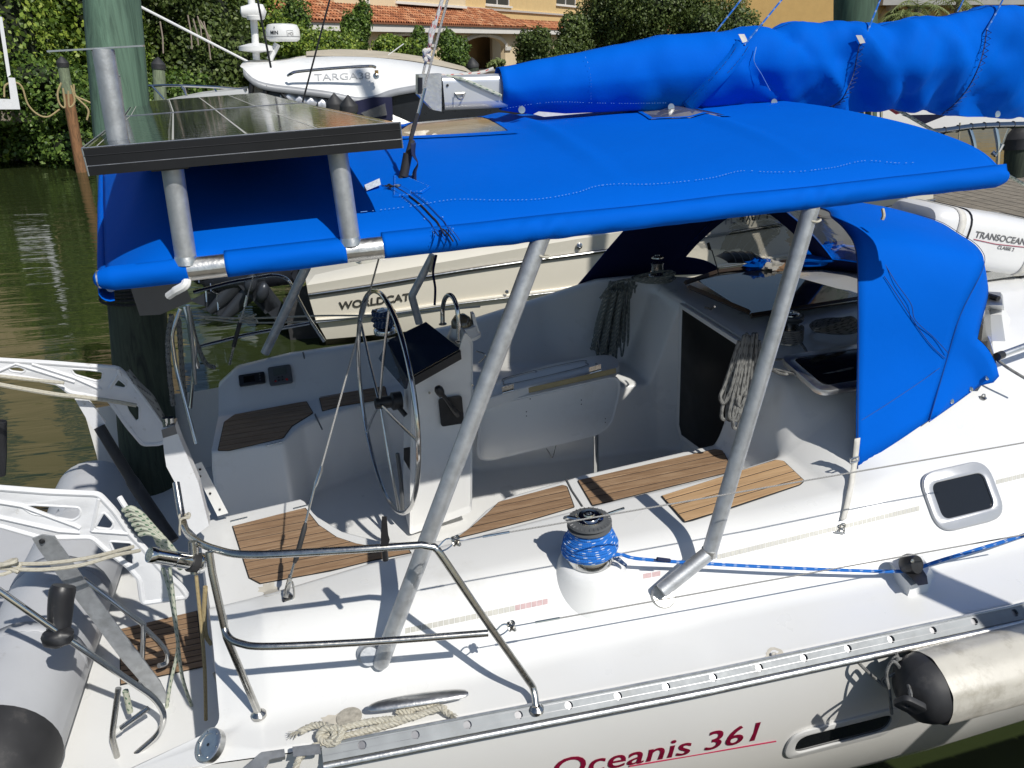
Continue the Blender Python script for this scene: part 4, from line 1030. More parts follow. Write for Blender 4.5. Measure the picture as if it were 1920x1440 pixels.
# rolled edge along the fore and aft ends
for ex, sx in ((lambda y: fwdx(y), 1), (lambda y: aftx(y), -1)):
    rows = []
    for j in range(NY + 1):
        y = YN + (YF - YN) * j / NY; x = ex(y); z = canz(x, y)
        rows.append([np.array([x + sx * .03 * math.sin(a) - sx * .0, y, z - .03 + .03 * math.cos(a)]) for a in np.linspace(0, PI * 1.1, 9)])
    o = MB().grid(rows).part('edge_roll', BLUE, can)
    s_ = o.modifiers.new('thickness', 'SOLIDIFY'); s_.thickness = .002
rows = [[np.array([cx0(u, YF), YF + .04 * math.sin(a), 2.65 + .04 * math.cos(a)]) for a in np.linspace(0, PI * 1.1, 9)] for u in us]
MB().grid(rows).part('edge_roll', BLUE, can)
# end caps of the corners: gathered cloth
def corner(px, py, Y, sx, R=.055, hang=.04):
    c = P(px, py, Y=Y); rows = []
    for i in range(9):
        a = i / 8 * PI / 2; rows.append([c + np.array([sx * R * 1.3 * math.sin(a), R * math.cos(a) * math.cos(b) , R * math.cos(a) * math.sin(b) - hang * math.sin(a) * (math.sin(b) < 0)]) for b in np.linspace(0, 2 * PI, 17)])
    return MB().grid(rows).part('corner_cap', BLUE, can)

# seams and the zip on top
def on_can(pts, off=.007, k=8): 
    q = [hitcan(x, y) for x, y in pts]; c = crv(q, k); return [np.array([p[0], p[1], canz(p[0], p[1]) + off]) for p in c]
def dashes(path, ln=.010, gap=.006, r=.0011):
    mb = MB(); acc = 0; cur = [path[0]]
    out = [path[0]]
    for p in path[1:]:
        d = np.linalg.norm(p - out[-1]); n = max(1, int(d / .004)); a = out[-1]
        for i in range(1, n + 1): out.append(a + (p - a) * i / n)
    L = 0; seg = []
    for i in range(1, len(out)):
        L += np.linalg.norm(out[i] - out[i - 1])
        if (L % (ln + gap)) < ln: seg.append(out[i])
        else:
            if len(seg) > 1: mb.tube([seg[0], seg[-1]], r, 3, cap=False)
            seg = []
    return mb
for pts in ([(672, 402), (710, 398), (775, 390), (850, 378), (930, 379), (1010, 377), (1080, 365), (1130, 351), (1220, 349), (1290, 343), (1340, 336), (1390, 324), (1440, 326), (1500, 325), (1560, 318), (1620, 305), (1680, 309), (1722, 308)],):
    dashes(on_can(pts), .009, .005, .0012).part('seam_thread', STITCH, can, kind='stuff')
za = [(728, 348), (745, 355), (775, 375), (805, 403), (826, 430), (836, 447)]
zp = on_can(za, .004, 10); zend = [wrap_(zp[-1][0] + .008 * i, a, 0) + np.array([0, -.006, .0]) for i, a in enumerate([.2, .45, .8, 1.15, 1.5])]
zpath = zp[:-2] + zend
MB().tube(zpath, .003, 6).part('zip', BLK, can)
for o_ in (-.022, .022):
    MB().tube([p + np.array([o_, 0, .0005]) for p in zpath], .0016, 4).part('zip_binding', DSTITCH, can)
    dashes([p + np.array([o_ * 1.35, 0, .001]) for p in zpath], .006, .005, .0011).part('seam_thread', STITCH, can, kind='stuff')
# reinforcing patch where the backstay comes through
pc = [(738, 330), (765, 334), (808, 352), (792, 364), (770, 362), (772, 370), (737, 370)]
pq = [hitcan(*p) for p in pc]; pm = np.mean(pq, axis=0)
MB().hexa([p + np.array([0, 0, .002]) for p in pq], [p + np.array([0, 0, .006]) + (pm - p) * .03 for p in pq]).part('canvas_patch', BLUE, can, smooth=False)
dashes([p + np.array([0, 0, .007]) + (pm - p) * .1 for p in pq + [pq[0]]], .007, .004, .0010).part('seam_thread', STITCH, can, kind='stuff')
MB().lathe([(.005, 0), (.013, .0), (.013, .004), (.005, .005)], hitcan(746, 352) + np.array([0, 0, .006]), (0, 0, 1), 18).part('grommet', SS, can)
kn = MB(); c = hitcan(737, 355) + np.array([0, 0, .010])
for i in range(7): kn.tube([c, c + np.array([-.02 * random.random() - .01, random.uniform(-.02, .02), random.uniform(-.006, .012)])], .0022, 5)
kn.part('lashing_knot', BLK, can)
lq = [hitcan(x, y) + np.array([0, 0, .006 + h]) for x, y, h in [(684, 351, 0), (713, 345, .012), (715, 354, .008), (687, 361, 0)]]
MB().hexa(lq, [p + np.array([0, 0, .002]) for p in lq]).part('care_label', M_('label_cloth', (.6, .65, .75), .8, var=.3, vs=120), can, smooth=False)
# frame: near and far pipes, supports
PR = .030
mb = MB().tube([np.array([aftx(YN) - .02, YN, 2.65]), np.array([fwdx(YN), YN, 2.65])], .027, 20)
fr = mb.part('frame_pipe', ALUB, aw)
for b in (bareL, bareR):
    MB().tube([np.array([b[0] - .02, YN, 2.65]), np.array([b[1] + .02, YN, 2.65])], .035, 24).part('pipe_collar', ALUB, fr)
MB().tube([np.array([aftx(YF) + .03, YF, 2.62]), np.array([fwdx(YF) - .03, YF, 2.62])], .025, 16).part('frame_pipe', ALUB, aw)
for b in BOWS:
    sk = lambda y: b + (aftx(y) - aftx(YN)) * max(0, 1 - (b - BOWS[0]) / 3.2)
    MB().tube([np.array([min(sk(y), fwdx(y) - .02), y, canz(sk(y), y) - .035]) for y in np.linspace(YN + .05, YF - .05, 24)], .014, 8).part('bow', SSD, aw)
def support(pts, lab, rad=None, mat=GALV, r=.0305, bend=.04, foot_=True, n=22):
    g = thing('awning_post', lab, 'post', pts[-1], group=None)
    MB().tube(rnd(pts, bend, 5), r, n).part('pipe', mat, g)
    return g
ptop1 = P(1014, 452, Y=YN)
lb = P(716, 1238, Y=-1.545)
g1 = support([ptop1 + np.array([.006, 0, .022]), lb + np.array([0, 0, .0])], 'straight thick galvanised awning post standing behind the near stern rail')
fp = deckp(693, 1226, 0, 1.4); n_side = nrm([0, -.85, .5])
MB().lathe([(.048, -.01), (.048, .012), (.036, .018), (.034, .06)], fp + n_side * -.005, n_side, 28).part('flange', GALV, g1)
MB().lathe([(0, -.034), (.02, -.03), (.0305, -.012), (.0305, .02)], lb, nrm(ptop1 - lb), 20).part('pipe_end', GALV, g1)
elbow = P(1330, 1036, Y=-1.50); fb2 = P(1240, 1108, Y=-1.53)
g2 = support([P(1522, 388, Y=YN) + np.array([.003, 0, .022]), elbow, fb2], 'thick galvanised awning post with an elbow near its foot beside the big winch', bend=.012)
MB().lathe([(.05, -.012), (.05, .008), (.044, .014), (.0, .016)], deckp(1243, 1118, 0, 1.4), nrm([0, -.7, .7]), 28).part('flange', M_('clear_sealant_flange', (.55, .54, .5), .3, .5, var=.2, vs=50), g2)
MB().tube([elbow + nrm(np.array([.19, .1, 1.57])) * .016, elbow - nrm(np.array([.19, .1, 1.57])) * .012], .0325, 22).part('weld_collar', ALUB, g2)
for p_, g in ((ptop1, g1), (P(1522, 388, Y=YN), g2)):
    c = p_ + np.array([-.002, -.002, -.045]); ax = nrm(np.array([.3, .05, 1]) if g is g1 else np.array([.13, .03, 1]))
    ref = nrm(np.cross(ax, [0, 1, 0])); r2 = np.cross(ax, ref)
    MB().tube([c + .034 * (ref * math.cos(t) + r2 * math.sin(t)) + ax * .003 * math.sin(3 * t) for t in np.linspace(0, 2 * PI, 33)], .0045, 6).part('edge_cord', R_WHITE, can)
g3 = support([P(575, 500, Y=1.42), P(497, 662, Y=1.50)], 'straight awning post on the far coaming behind the tilted engines', r=.0305, mat=GALV)
g4 = support([P(812, 478, Y=1.42), P(772, 555, Y=1.46), P(786, 606, Y=1.48)], 'bent awning post on the far coaming beside the wheel', r=.027, mat=GALV, bend=.02)
for p_ in (P(497, 662, Y=1.50), P(786, 606, Y=1.48)): pass
MB().tube(crv([P(812, 480, Y=1.40), P(808, 500, Y=1.38), P(806, 510, Y=1.38)], 4), .012, 6).part('tie_cord', R_WHITE, g4)
MB().tube(crv([P(818, 478, Y=1.38), P(812, 510, Y=1.38), P(816, 540, Y=1.38), P(815, 572, Y=1.38)], 5), .009, 6).part('hanging_strap', NAVY, g4)
# pipe stubs carrying the solar panels
def stub(px0, py0, px1, py1, Y, lab):
    a, b = P(px0, py0, Y=Y), P(px1, py1, Y=Y)
    g = thing('panel_post', lab, 'post', a)
    MB().tube([a, b], .0305, 22).part('pipe', GALV, g)
    d = nrm(b - a); MB().tube([a + d * .0, a + d * .012, a + d * .024], [.037, .034, .031], 22).part('weld', ALUB, g)
    return g
stub(350, 494, 321, 300, YN + .0, 'short vertical pipe under the near left corner of the solar panels')
stub(658, 458, 630, 268, YN + .0, 'short vertical pipe under the near right corner of the solar panels')
def tpost(px0, py0, px1, py1, Y, bx0, bx1, by, lab, r=.0305, thick=.009):
    a, b = P(px0, py0, Y=Y), P(px1, py1, Y=Y)
    g = thing('panel_post', lab, 'post', a)
    MB().tube([a, b], r, 20).part('pipe', GALV, g)
    e0, e1 = P(bx0, by, Y=Y), P(bx1, by - (1 if bx1 - bx0 > 100 else 0), Y=Y); zt = b[2]
    q = [np.array([e0[0], Y - .02, zt]), np.array([e1[0], Y - .02, zt]), np.array([e1[0], Y + .02, zt]), np.array([e0[0], Y + .02, zt])]
    MB().hexa(q, [p + np.array([0, 0, thick * .5]) for p in q]).part('flat_bar', ALU, g, smooth=False)
    return g
tpost(228, 300, 193, 92, -1.22, 89, 270, 88, 'pipe post topped by a long bare flat bar beside the green piling')
tpost(230, 260, 215, 142, 1.45, 205, 226, 140, 'small far pipe post with a short flat cap standing behind the panels')

# ------------------------------------------------------------------ solar panels
def cellmat():
    m, nt, b = mk('solar_cells'); tc = nd(nt, 'ShaderNodeUVMap'); sp = nd(nt, 'ShaderNodeSeparateXYZ'); nt.links.new(tc.outputs[0], sp.inputs[0])
    def line(src, n, w_):
        a = nd(nt, 'ShaderNodeMath', operation='MULTIPLY'); nt.links.new(src, a.inputs[0]); a.inputs[1].default_value = n
        f = nd(nt, 'ShaderNodeMath', operation='FRACT'); nt.links.new(a.outputs[0], f.inputs[0])
        l = nd(nt, 'ShaderNodeMath', operation='LESS_THAN'); nt.links.new(f.outputs[0], l.inputs[0]); l.inputs[1].default_value = w_; return l.outputs[0]
    l1 = line(sp.outputs[0], 4, .03); l2 = line(sp.outputs[1], 9, .02); l3 = line(sp.outputs[0], 12, .02); l4 = line(sp.outputs[1], 45, .06)
    def mixc(fac, a, c, k=1.0):
        x = nd(nt, 'ShaderNodeMix', data_type='RGBA'); g = nd(nt, 'ShaderNodeMath', operation='MULTIPLY'); nt.links.new(fac, g.inputs[0]); g.inputs[1].default_value = k
        nt.links.new(g.outputs[0], x.inputs[0]); nt.links.new(a, x.inputs[6]); x.inputs[7].default_value = (*c, 1); return x.outputs[2]
    base = nd(nt, 'ShaderNodeTexNoise', _Scale=2.0); nt.links.new(coords(nt), base.inputs[0])
    c = ramp(nt, base.outputs[0], [(.3, (.010, .011, .014)), (.7, (.018, .019, .022))])
    c = mixc(l4, c, (.10, .10, .10), .35); c = mixc(l3, c, (.14, .14, .13), .4); c = mixc(l2, c, (.2, .2, .19), .5); c = mixc(l1, c, (.42, .41, .37), .9)
    nt.links.new(c, b.inputs['Base Color']); b.inputs['Roughness'].default_value = .10; b.inputs['IOR'].default_value = 1.5
    b.inputs['Coat Weight'].default_value = .3; b.inputs['Coat Roughness'].default_value = .08
    n = nd(nt, 'ShaderNodeTexNoise', _Scale=45.0, _Detail=6.0); nt.links.new(coords(nt), n.inputs[0])
    mr = nd(nt, 'ShaderNodeMapRange'); mr.inputs['From Min'].default_value = .45; mr.inputs['From Max'].default_value = .8; mr.inputs['To Min'].default_value = .07; mr.inputs['To Max'].default_value = .25
    nt.links.new(n.outputs[0], mr.inputs[0]); nt.links.new(mr.outputs[0], b.inputs['Roughness'])
    return m
CELL = cellmat(); FRAMEM = M_('black_panel_frame', (.012, .012, .014), .4, .2, var=.2, dirt=(.06, .06, .06), ds=30, dl=(.62, .8))
yN, zN = -1.47, 3.018
n0 = P(153, 277, Y=yN); n1 = P(750, 228, Y=yN); 
def ptz(px, py, z): return P(px, py, Z=z)
m0, m1 = ptz(230, 218, 2.998), ptz(567, 192, 2.998)
f0, f1 = ptz(250, 191, 2.985), ptz(490, 173, 2.985)
def panel(q, lab, drop=.075):
    g = thing('solar_panel', lab, 'solar panel', np.mean(q, axis=0), group='solar panels')
    q = [np.array(p) for p in q]; d = np.array([0, 0, -drop])
    MB().hexa([p + d for p in q], [p + d * .06 for p in q]).part('panel_frame', FRAMEM, g, smooth=False)
    c = np.mean(q, axis=0); k = .022 
    qi = [p + (c - p) * k + np.array([0, 0, -.0015]) for p in q]
    mb = MB(); mb.add(qi, [(0, 1, 2, 3)], [(0, 0), (1, 0), (1, 1), (0, 1)]); mb.part('cell_glass', CELL, g, smooth=False)
    def on_(u, v, h=.0005): return (qi[0] * (1 - u) + qi[1] * u) * (1 - v) + (qi[3] * (1 - u) + qi[2] * u) * v + np.array([0, 0, h])
    for u in (.03, .265, .5, .735, .97):
        w_ = .0035 if .1 < u < .9 else .002
        MB().add([on_(u - w_, .01), on_(u + w_, .01), on_(u + w_, .99), on_(u - w_, .99)], [(0, 1, 2, 3)]).part('busbar_line', MARK, g, smooth=False)
    ln = MB()
    for v in np.linspace(.03, .97, 19): ln.add([on_(.03, v - .0006, .0003), on_(.97, v - .0006, .0003), on_(.97, v + .0006, .0003), on_(.03, v + .0006, .0003)], [(0, 1, 2, 3)])
    ln.part('cell_gridlines', GREYT, g, smooth=False, kind='stuff')
    out = MB().tube([q[0] + d * .02, q[1] + d * .02], .002, 4); out.part('edge_strip', ALU, g)
    MB().tube([q[0] + d * .66, q[1] + d * .66], .0012, 4).part('edge_strip', ALU, g)
    MB().tube([q[0] + d * .3 + (0, -.001, 0), q[1] + d * .3 + (0, -.001, 0)], .0012, 4).part('edge_groove', BLK, g)
    MB().tube([q[3] + d * .02, q[0] + d * .02, q[0] + d], .002, 4).part('edge_strip', ALU, g)
    MB().tube([q[1], q[1] + d], .002, 4).part('edge_strip', ALU, g)
    return g
print('panel', n0, n1, m0, m1, f0, f1)
panel([n0, n1, m1, m0], 'near solar panel with black frame edge facing us, mounted above the awning')
e = np.array([0, .012, 0])
panel([m0 + e, m1 + e, f1, f0], 'far solar panel lying flat behind the near one', .05)
# cross rails below
for t in (.06, .94):
    pass
br = MB()
for x, y in ((321, 303), (630, 271)):
    a = P(x, y, Y=YN); MB().box(a + np.array([0, 0, -.012]), (.10, .10, .012)).part('mount_plate', BLK, bpy.data.objects['solar_panel'])

# ================================================================== BOOM WITH SAIL COVER
bm_ = thing('boom', 'silver boom wrapped in a wrinkled blue sail cover above the awning', 'boom', P(900, 175, Y=0))
bx0, bx1 = P(828, 170, Y=0)[0], 5.3
bo0, bo1 = P(828, 172, Y=0), P(930, 172, Y=0); bd = nrm(np.array([1, 0, (P(1900, 150, Y=0)[2] - 3.0) / 3.4 * .6]))
def boomsec(c, h, wd, cut=.02):
    pts = rnd([(-wd, -h), (wd, -h), (wd, h), (-wd, h)], .035, 5, True); return [c + np.array([0, a, b]) for a, b in pts]
BH = (P(880, 140, Y=0)[2] - P(880, 206, Y=0)[2]) / 2
cB = lambda x: np.array([x, 0, 3.022 - .035 * (x - .6)])
rows = [boomsec(cB(x), BH * .98, .055) for x in (bx0 + .0, 1.5, 3, 5.3)]
rows = [r + [r[0]] for r in rows]
MB().grid(rows).part('boom_tube', M_('silver_boom', (.62, .63, .645), .32, .6, var=.05, vs=3), bm_, angle=50)
# cast end: sheave box
e = [P(x, y, Y=-.05) for x, y in [(785, 140), (828, 138), (828, 209), (812, 206), (785, 178)]]
e2 = [p + np.array([0, .10, 0]) for p in e]
MB().hexa(e, e2).part('boom_end', ALUB, bm_, smooth=False)
for i in range(3): MB().tube([P(788 + i * 0, 145, Y=-.045 + i * .04), P(788, 176, Y=-.045 + i * .04)], .012, 8).part('sheave', BLK, bm_)
MB().lathe([(.006, 0), (.006, .004), (0, .005)], P(839, 160, Y=-.057), (0, -1, 0), 10).part('rivet', BLK, bm_)
MB().tube(crv([P(853, 175, Y=-.07), P(858, 184, Y=-.09), P(866, 186, Y=-.09), P(872, 174, Y=-.07)], 4), .004, 6).part('padeye', SSD, bm_)
MB().tube([P(853, 176, Y=-.062), P(872, 175, Y=-.062)], .006, 6).part('padeye_base', SSD, bm_)
# cover
top = [(925, 128), (1000, 112), (1150, 86), (1240, 66), (1330, 60), (1400, 53), (1450, 52), (1500, 42), (1600, 41), (1650, 50), (1720, 34), (1800, 20), (1860, 12), (1930, 10), (2100, 4), (2300, 0)]
bot = [(938, 208), (1000, 216), (1150, 210), (1240, 208), (1330, 206), (1400, 200), (1450, 198), (1500, 207), (1600, 213), (1650, 206), (1720, 206), (1800, 222), (1860, 222), (1930, 222), (2100, 228), (2300, 236)]
NS = 170; NR = 64; rows = []
zt = [P(x, y, Y=0)[2] for x, y in top]; xt = [P(x, y, Y=0)[0] for x, y in top]; zb = [P(x, y, Y=-.02)[2] for x, y in bot]; xb = [P(x, y, Y=0)[0] for x, y in bot]
X0, X1 = xb[0], xb[-1]
ties = [P(1400, 60, Y=0)[0], P(1612, 60, Y=0)[0], P(1850, 60, Y=0)[0]]
for i in range(NS + 1):
    x = X0 + (X1 - X0) * i / NS; a, b = I(x, xt, zt), I(x, xb, zb); h = (a - b) / 2; cz = (a + b) / 2; wd = .085 + .10 * min(1, (x - X0) / .8) + .03 * ss(2.2, 3.4, x)
    row = []
    pin = sum(math.exp(-((x - t) / .10) ** 2) for t in ties)
    amp = .012 + .036 * ss(X0 + .8, X0 + 1.8, x)
    for j in range(NR):
        t = 2 * PI * j / NR; cy, cz_ = math.sin(t), math.cos(t)     # t=0 top, pi bottom; near side is -y
        # cloth hangs: fuller above, pulled in to the boom below
        ww = wd * (1 - .35 * max(0, -cz_))
        y = -ww * math.copysign(abs(cy) ** .8, cy); z = cz + h * math.copysign(abs(cz_) ** .9, cz_)
        diag = x * 7 + z * 5.0
        f = amp * (1.3 * abs(math.sin(diag * 1.15 + 2.2 * noise.noise(Vector((x * 1.7, z * 2.5, .5))))) ** .6 - .6) * noise.noise(Vector((x * 2.4, z * 1.1, 3))) * 2.2
        f += amp * 1.1 * noise.noise(Vector((x * 6 + z * 4, z * 3, y * 2))) + amp * .7 * noise.noise(Vector((x * 13 - z * 7, z * 4, y * 3))) - .018 * pin * (1 - .5 * cz_)
        k_ = (0.25 + .75 * min(1, abs(cy) * 1.4))
        nrmv = np.array([0, -cy, cz_]); p = np.array([x, y, z]) + nrmv * f * k_
        if cz_ < -.9: p[2] = min(p[2], cz - h * .97)
        row.append(p)
    rows.append(row)
def endpull(row, c, k): return [c + (p - c) * k for p in row]
cover = MB().grid([r + [r[0]] for r in rows]).part('sail_cover', BLUE, bm_, angle=70)
cover.modifiers.new('t', 'SOLIDIFY').thickness = .003
def oncover(px, py, off=.004):
    """point on the near face of the cover"""
    best = None
    A = np.array(rows); d = P(px, py, Y=0) - CAM; d = d / np.linalg.norm(d); v = A - CAM; t = v @ d; q = v - t[..., None] * d; dist = np.linalg.norm(q, axis=-1)
    ok = dist < .03
    if not ok.any(): return P(px, py, Y=-.15)
    tt_ = np.where(ok, t, 1e9); ij = np.unravel_index(np.argmin(tt_), tt_.shape); tb_ = t[ij]
    return CAM + d * (tb_ - off)
# straps and sewn ties down the near side
def strap(pts, wid, mat, name, lab=None, thick=.003):
    q = crv([oncover(x, y, .010) for x, y in pts], 5); rows_ = []
    for i, p in enumerate(q):
        t = nrm(q[min(i + 1, len(q) - 1)] - q[max(0, i - 1)]); s = nrm(np.cross(t, CAM - p)); rows_.append([p - s * wid / 2, p + s * wid / 2])
    o = MB().grid(rows_).part(name, mat, cover, label=lab); o.modifiers.new('t', 'SOLIDIFY').thickness = thick
    return q
q1 = strap([(1394, 82), (1380, 105), (1355, 135), (1335, 155), (1310, 180), (1288, 203)], .075, BLUE, 'cover_strap')
for o_ in (-.032, .032): dashes([p + np.array([o_, -.008, .004]) for p in q1], .008, .003, .0014).part('strap_stitching', DSTITCH, cover, kind='stuff')
for pts in ([(1612, 82), (1606, 110), (1600, 140), (1590, 165), (1575, 190), (1545, 206)], [(1850, 56), (1845, 90), (1835, 125), (1815, 165), (1790, 195), (1765, 215)]):
    q2 = [oncover(x, y, .012) for x, y in pts]; L = dense(q2, .012)
    zz = [p + np.array([.016 * (1 if i % 2 else -1) + .012, -.004, 0]) for i, p in enumerate(L)]
    MB().tube(zz, .0022, 4).part('gathered_lacing', DSTITCH, cover)
    MB().tube(L, .0035, 5).part('lacing_cord', DSTITCH, cover)
for x, y in [(1393, 72), (1613, 74)]:
    q = [oncover(x + a, y + b, .014) for a, b in [(-9, -8), (2, -8), (9, 6), (-1, 8)]]
    MB().hexa(q, [p + np.array([0, -.003, 0]) for p in q]).part('white_patch', WEB, cover, smooth=False)
for x, y in [(1258, 201), (978, 206), (1451, 192), (1870, 214)]:
    MB().lathe([(.006, 0), (.017, .0), (.017, .004), (.006, .005)], oncover(x, y, .012), (0, -1, .2), 18).part('grommet', SS, cover)
dashes(crv([oncover(x, y, .008) for x, y in [(945, 204), (1000, 195), (1050, 191), (1110, 193), (1180, 194), (1250, 193)]], 6), .008, .006, .0011).part('seam_thread', STITCH, cover, kind='stuff')
dashes(crv([oncover(x, y, .008) for x, y in [(1093, 98), (1103, 120), (1108, 150), (1108, 192)]], 6), .008, .006, .0010).part('seam_thread', STITCH, cover, kind='stuff')
MB().tube(crv([oncover(x, y, .008) for x, y in [(1418, 88), (1414, 115), (1428, 140), (1444, 170)]], 6), .002, 4).part('hanging_thread', STITCH, cover)
# white lining showing at the end corner
q = [P(x, y, Y=-.10) for x, y in [(1000, 214), (1010, 209), (1060, 213), (1110, 211), (1020, 219)]]
MB().hexa(q, [p + np.array([0, -.003, 0]) for p in q]).part('cover_lining', WEB, cover, smooth=False)
# lazy jacks, topping lift and outhaul ropes
def line(name, lab, pts, r, mat, k=6, cat='rope', n=8):
    o = MB().tube(crv(pts, k), r, n).part(name, mat, None); o['label'] = lab; o['category'] = cat; return o
line('lazy_jack', 'thin blue and white line rising from the first white patch on the sail cover', [oncover(1396, 84, .01), P(1475, -12, Y=-.1), P(1560, -120, Y=-.1), P(1560, -120, Y=-.1) * 1.0 + (P(1560, -120, Y=-.1) - P(1560 - 40, 10, Y=-.1)) * 2.5], .0045, R_BLUE)
line('lazy_jack', 'thin blue and white line rising behind the sail cover nearest the boom end', [P(1340, 62, Y=.12), P(1395, -8, Y=.12), P(1480, -120, Y=.12), P(1480, -120, Y=.12) * 1.0 + (P(1480, -120, Y=.12) - P(1480 - 40, 10, Y=.12)) * 2.5], .0045, R_BLUE)
line('lazy_jack', 'thin blue and white line rising in front of the upper green piling', [P(1610, 48, Y=.14), P(1645, -60, Y=.14), P(1660, -110, Y=.14)], .0045, R_BLUE) if 0 else None
line('lazy_jack', 'thin blue and white line rising from the second white patch on the sail cover', [oncover(1618, 80, .01), P(1650, 0, Y=-.1), P(1690, -110, Y=-.1), P(1690, -110, Y=-.1) * 1.0 + (P(1690, -110, Y=-.1) - P(1690 - 40, 10, Y=-.1)) * 2.5], .0045, R_BLUE)
line('lazy_jack', 'thin blue and white line tied at the third gathered seam of the sail cover', [oncover(1850, 56, .01), P(1880, 0, Y=-.1), P(1930, -110, Y=-.1), P(1930, -110, Y=-.1) * 1.0 + (P(1930, -110, Y=-.1) - P(1930 - 40, 10, Y=-.1)) * 2.5], .0045, R_BLUE)
line('lazy_jack', 'short bit of blue and white line showing behind the sail cover before the palms', [P(1795, 22, Y=.14), P(1806, 0, Y=.14), P(1850, -100, Y=.14), P(1850, -100, Y=.14) * 1.0 + (P(1850, -100, Y=.14) - P(1850 - 40, 10, Y=.14)) * 2.5], .0045, R_BLUE)
line('outhaul_rope', 'white green-flecked rope lying along the silver boom into the sail cover', [P(838, 143, Y=-.03), P(870, 150, Y=-.065), P(905, 165, Y=-.068), P(940, 180, Y=-.07)], .008, R_GREEN)
line('reefing_rope', 'red-flecked rope lying on top of the silver boom', [P(815, 142, Y=0), P(850, 141, Y=0), P(900, 136, Y=0), P(925, 128, Y=0)], .007, R_RED)
# mast (out of frame, the boom needs it)
mt = MB().lathe([(.095, 0), (.095, 12)], (5.45, 0, 1.6), (0, 0, 1), 24).part('mast', M_('mast_silver', (.5, .51, .52), .4, .5), None)
mt['label'] = 'silver mast standing ahead of the boom'; mt['category'] = 'mast'

# backstay, topping lift over the awning
bs = thing('backstay', 'twin-part wire backstay with a black boot coming up through the awning', 'stay', hitcan(752, 335))
b0 = hitcan(752, 336); Yb = b0[1]
MB().tube([b0, P(773, 262, Y=Yb)], .011, 10).part('black_boot', BLKR, bs)
MB().tube([P(757, 330, Y=Yb), P(765, 288, Y=Yb)], .0165, 12).part('black_sleeve', BLKR, bs)
MB().tube([P(764, 292, Y=Yb), P(774, 250, Y=Yb), P(785, 205, Y=Yb), P(843, -15, Y=Yb), P(900, -230, Y=Yb)], .0042, 8).part('wire', WIRE, bs)
MB().tube([P(770, 262, Y=Yb), P(783, 212, Y=Yb)], .008, 8).part('black_boot', BLKR, bs)
MB().tube([P(784, 215, Y=Yb), P(797, 165, Y=Yb)], .0055, 8).part('swage', SS, bs)
tl_ = thing('topping_lift', 'red-flecked rope with a big knot hanging beside the backstay', 'rope', P(796, 105, Y=-.02))
MB().tube([P(793, 140, Y=-.02), P(800, 108, Y=-.02)], .006, 8).part('wire', WIRE, tl_)
MB().tube([P(800, 104, Y=-.02), P(812, 60, Y=-.02), P(833, -15, Y=-.02), P(880, -160, Y=-.02)], .0085, 8).part('rope', R_RED, tl_)
c = P(801, 103, Y=-.02); MB().tube([c + np.array([.014 * math.sin(2.3 * t), .014 * math.cos(1.7 * t), .022 * math.sin(1.3 * t)]) for t in np.linspace(0, 14, 90)], .008, 6).part('knot', R_RED, tl_)
MB().tube([P(806, 85, Y=-.03), P(806, 60, Y=-.03), P(814, 40, Y=-.03)], .0075, 6).part('rope_tail', R_RED, tl_)
# strap tail beside it
q = crv([P(775, 268, Y=Yb - .03), P(776, 290, Y=Yb - .03), P(784, 306, Y=Yb - .03), P(778, 322, Y=Yb - .03), P(776, 342, Y=Yb - .03)], 6); rws = []
for i, p in enumerate(q):
    a = .4 + 2.2 * i / len(q); rws.append([p + np.array([math.cos(a), math.sin(a), 0]) * .011, p - np.array([math.cos(a), math.sin(a), 0]) * .011])
so_ = MB().grid(rws).part('webbing_strap', TAPE, bs); so_.modifiers.new('t', 'SOLIDIFY').thickness = .002
# backstay leg down to the near quarter
bl = thing('backstay_wire', 'near wire leg of the backstay with a turnbuckle, pinned to the coaming', 'stay', P(538, 1118, Z=1.27))
Ya, Yc = -1.05, -1.13
pa, pb_ = P(712, 480, Y=-.80), P(541, 1100, Y=-1.16)
W_ = lambda x, y, t: P(x, y, Y=-.80 + (-1.16 + .80) * t)
MB().tube([P(735, 350, Y=-.7), W_(711, 482, 0), W_(603, 875, .63)], .0036, 8).part('wire', WIRE, bl)
MB().tube([W_(603, 873, .63), W_(602, 880, .64), W_(592, 908, .68), W_(590, 915, .7)], [.004, .008, .008, .005], 10).part('turnbuckle_body', SS, bl)
MB().tube([W_(591, 908, .69), W_(573, 980, .80)], .0045, 8).part('threaded_rod', SS, bl)
MB().tube([W_(573, 980, .80), W_(571, 990, .82), W_(555, 1048, .92), W_(552, 1055, .93)], [.006, .0105, .0105, .007], 12).part('turnbuckle_boot', BLKR, bl)
MB().tube([W_(552, 1055, .93), W_(542, 1090, 1)], .005, 8).part('toggle', SSD, bl)
for o_ in (-.011, .011): MB().hexa(*[[W_(x, y, 1) + np.array([0, o_ + h, 0]) for x, y in [(541, 1080), (548, 1082), (540, 1118), (531, 1116)]] for h in (-.002, .002)]).part('chainplate_fork', SSD, bl)
MB().lathe([(.022, 0), (.022, .004), (0, .004)], deckp(540, 1124, .001, 1.4), nrm([0, -.5, 1]), 18).part('chainplate', SSD, bl)
MB().tube(crv([P(541, 1128, Y=-1.17), P(551, 1118, Y=-1.17), P(548, 1092, Y=-1.17), P(538, 1098, Y=-1.17), P(535, 1118, Y=-1.17)], 4), .0045, 6).part('shackle', SSD, bl)
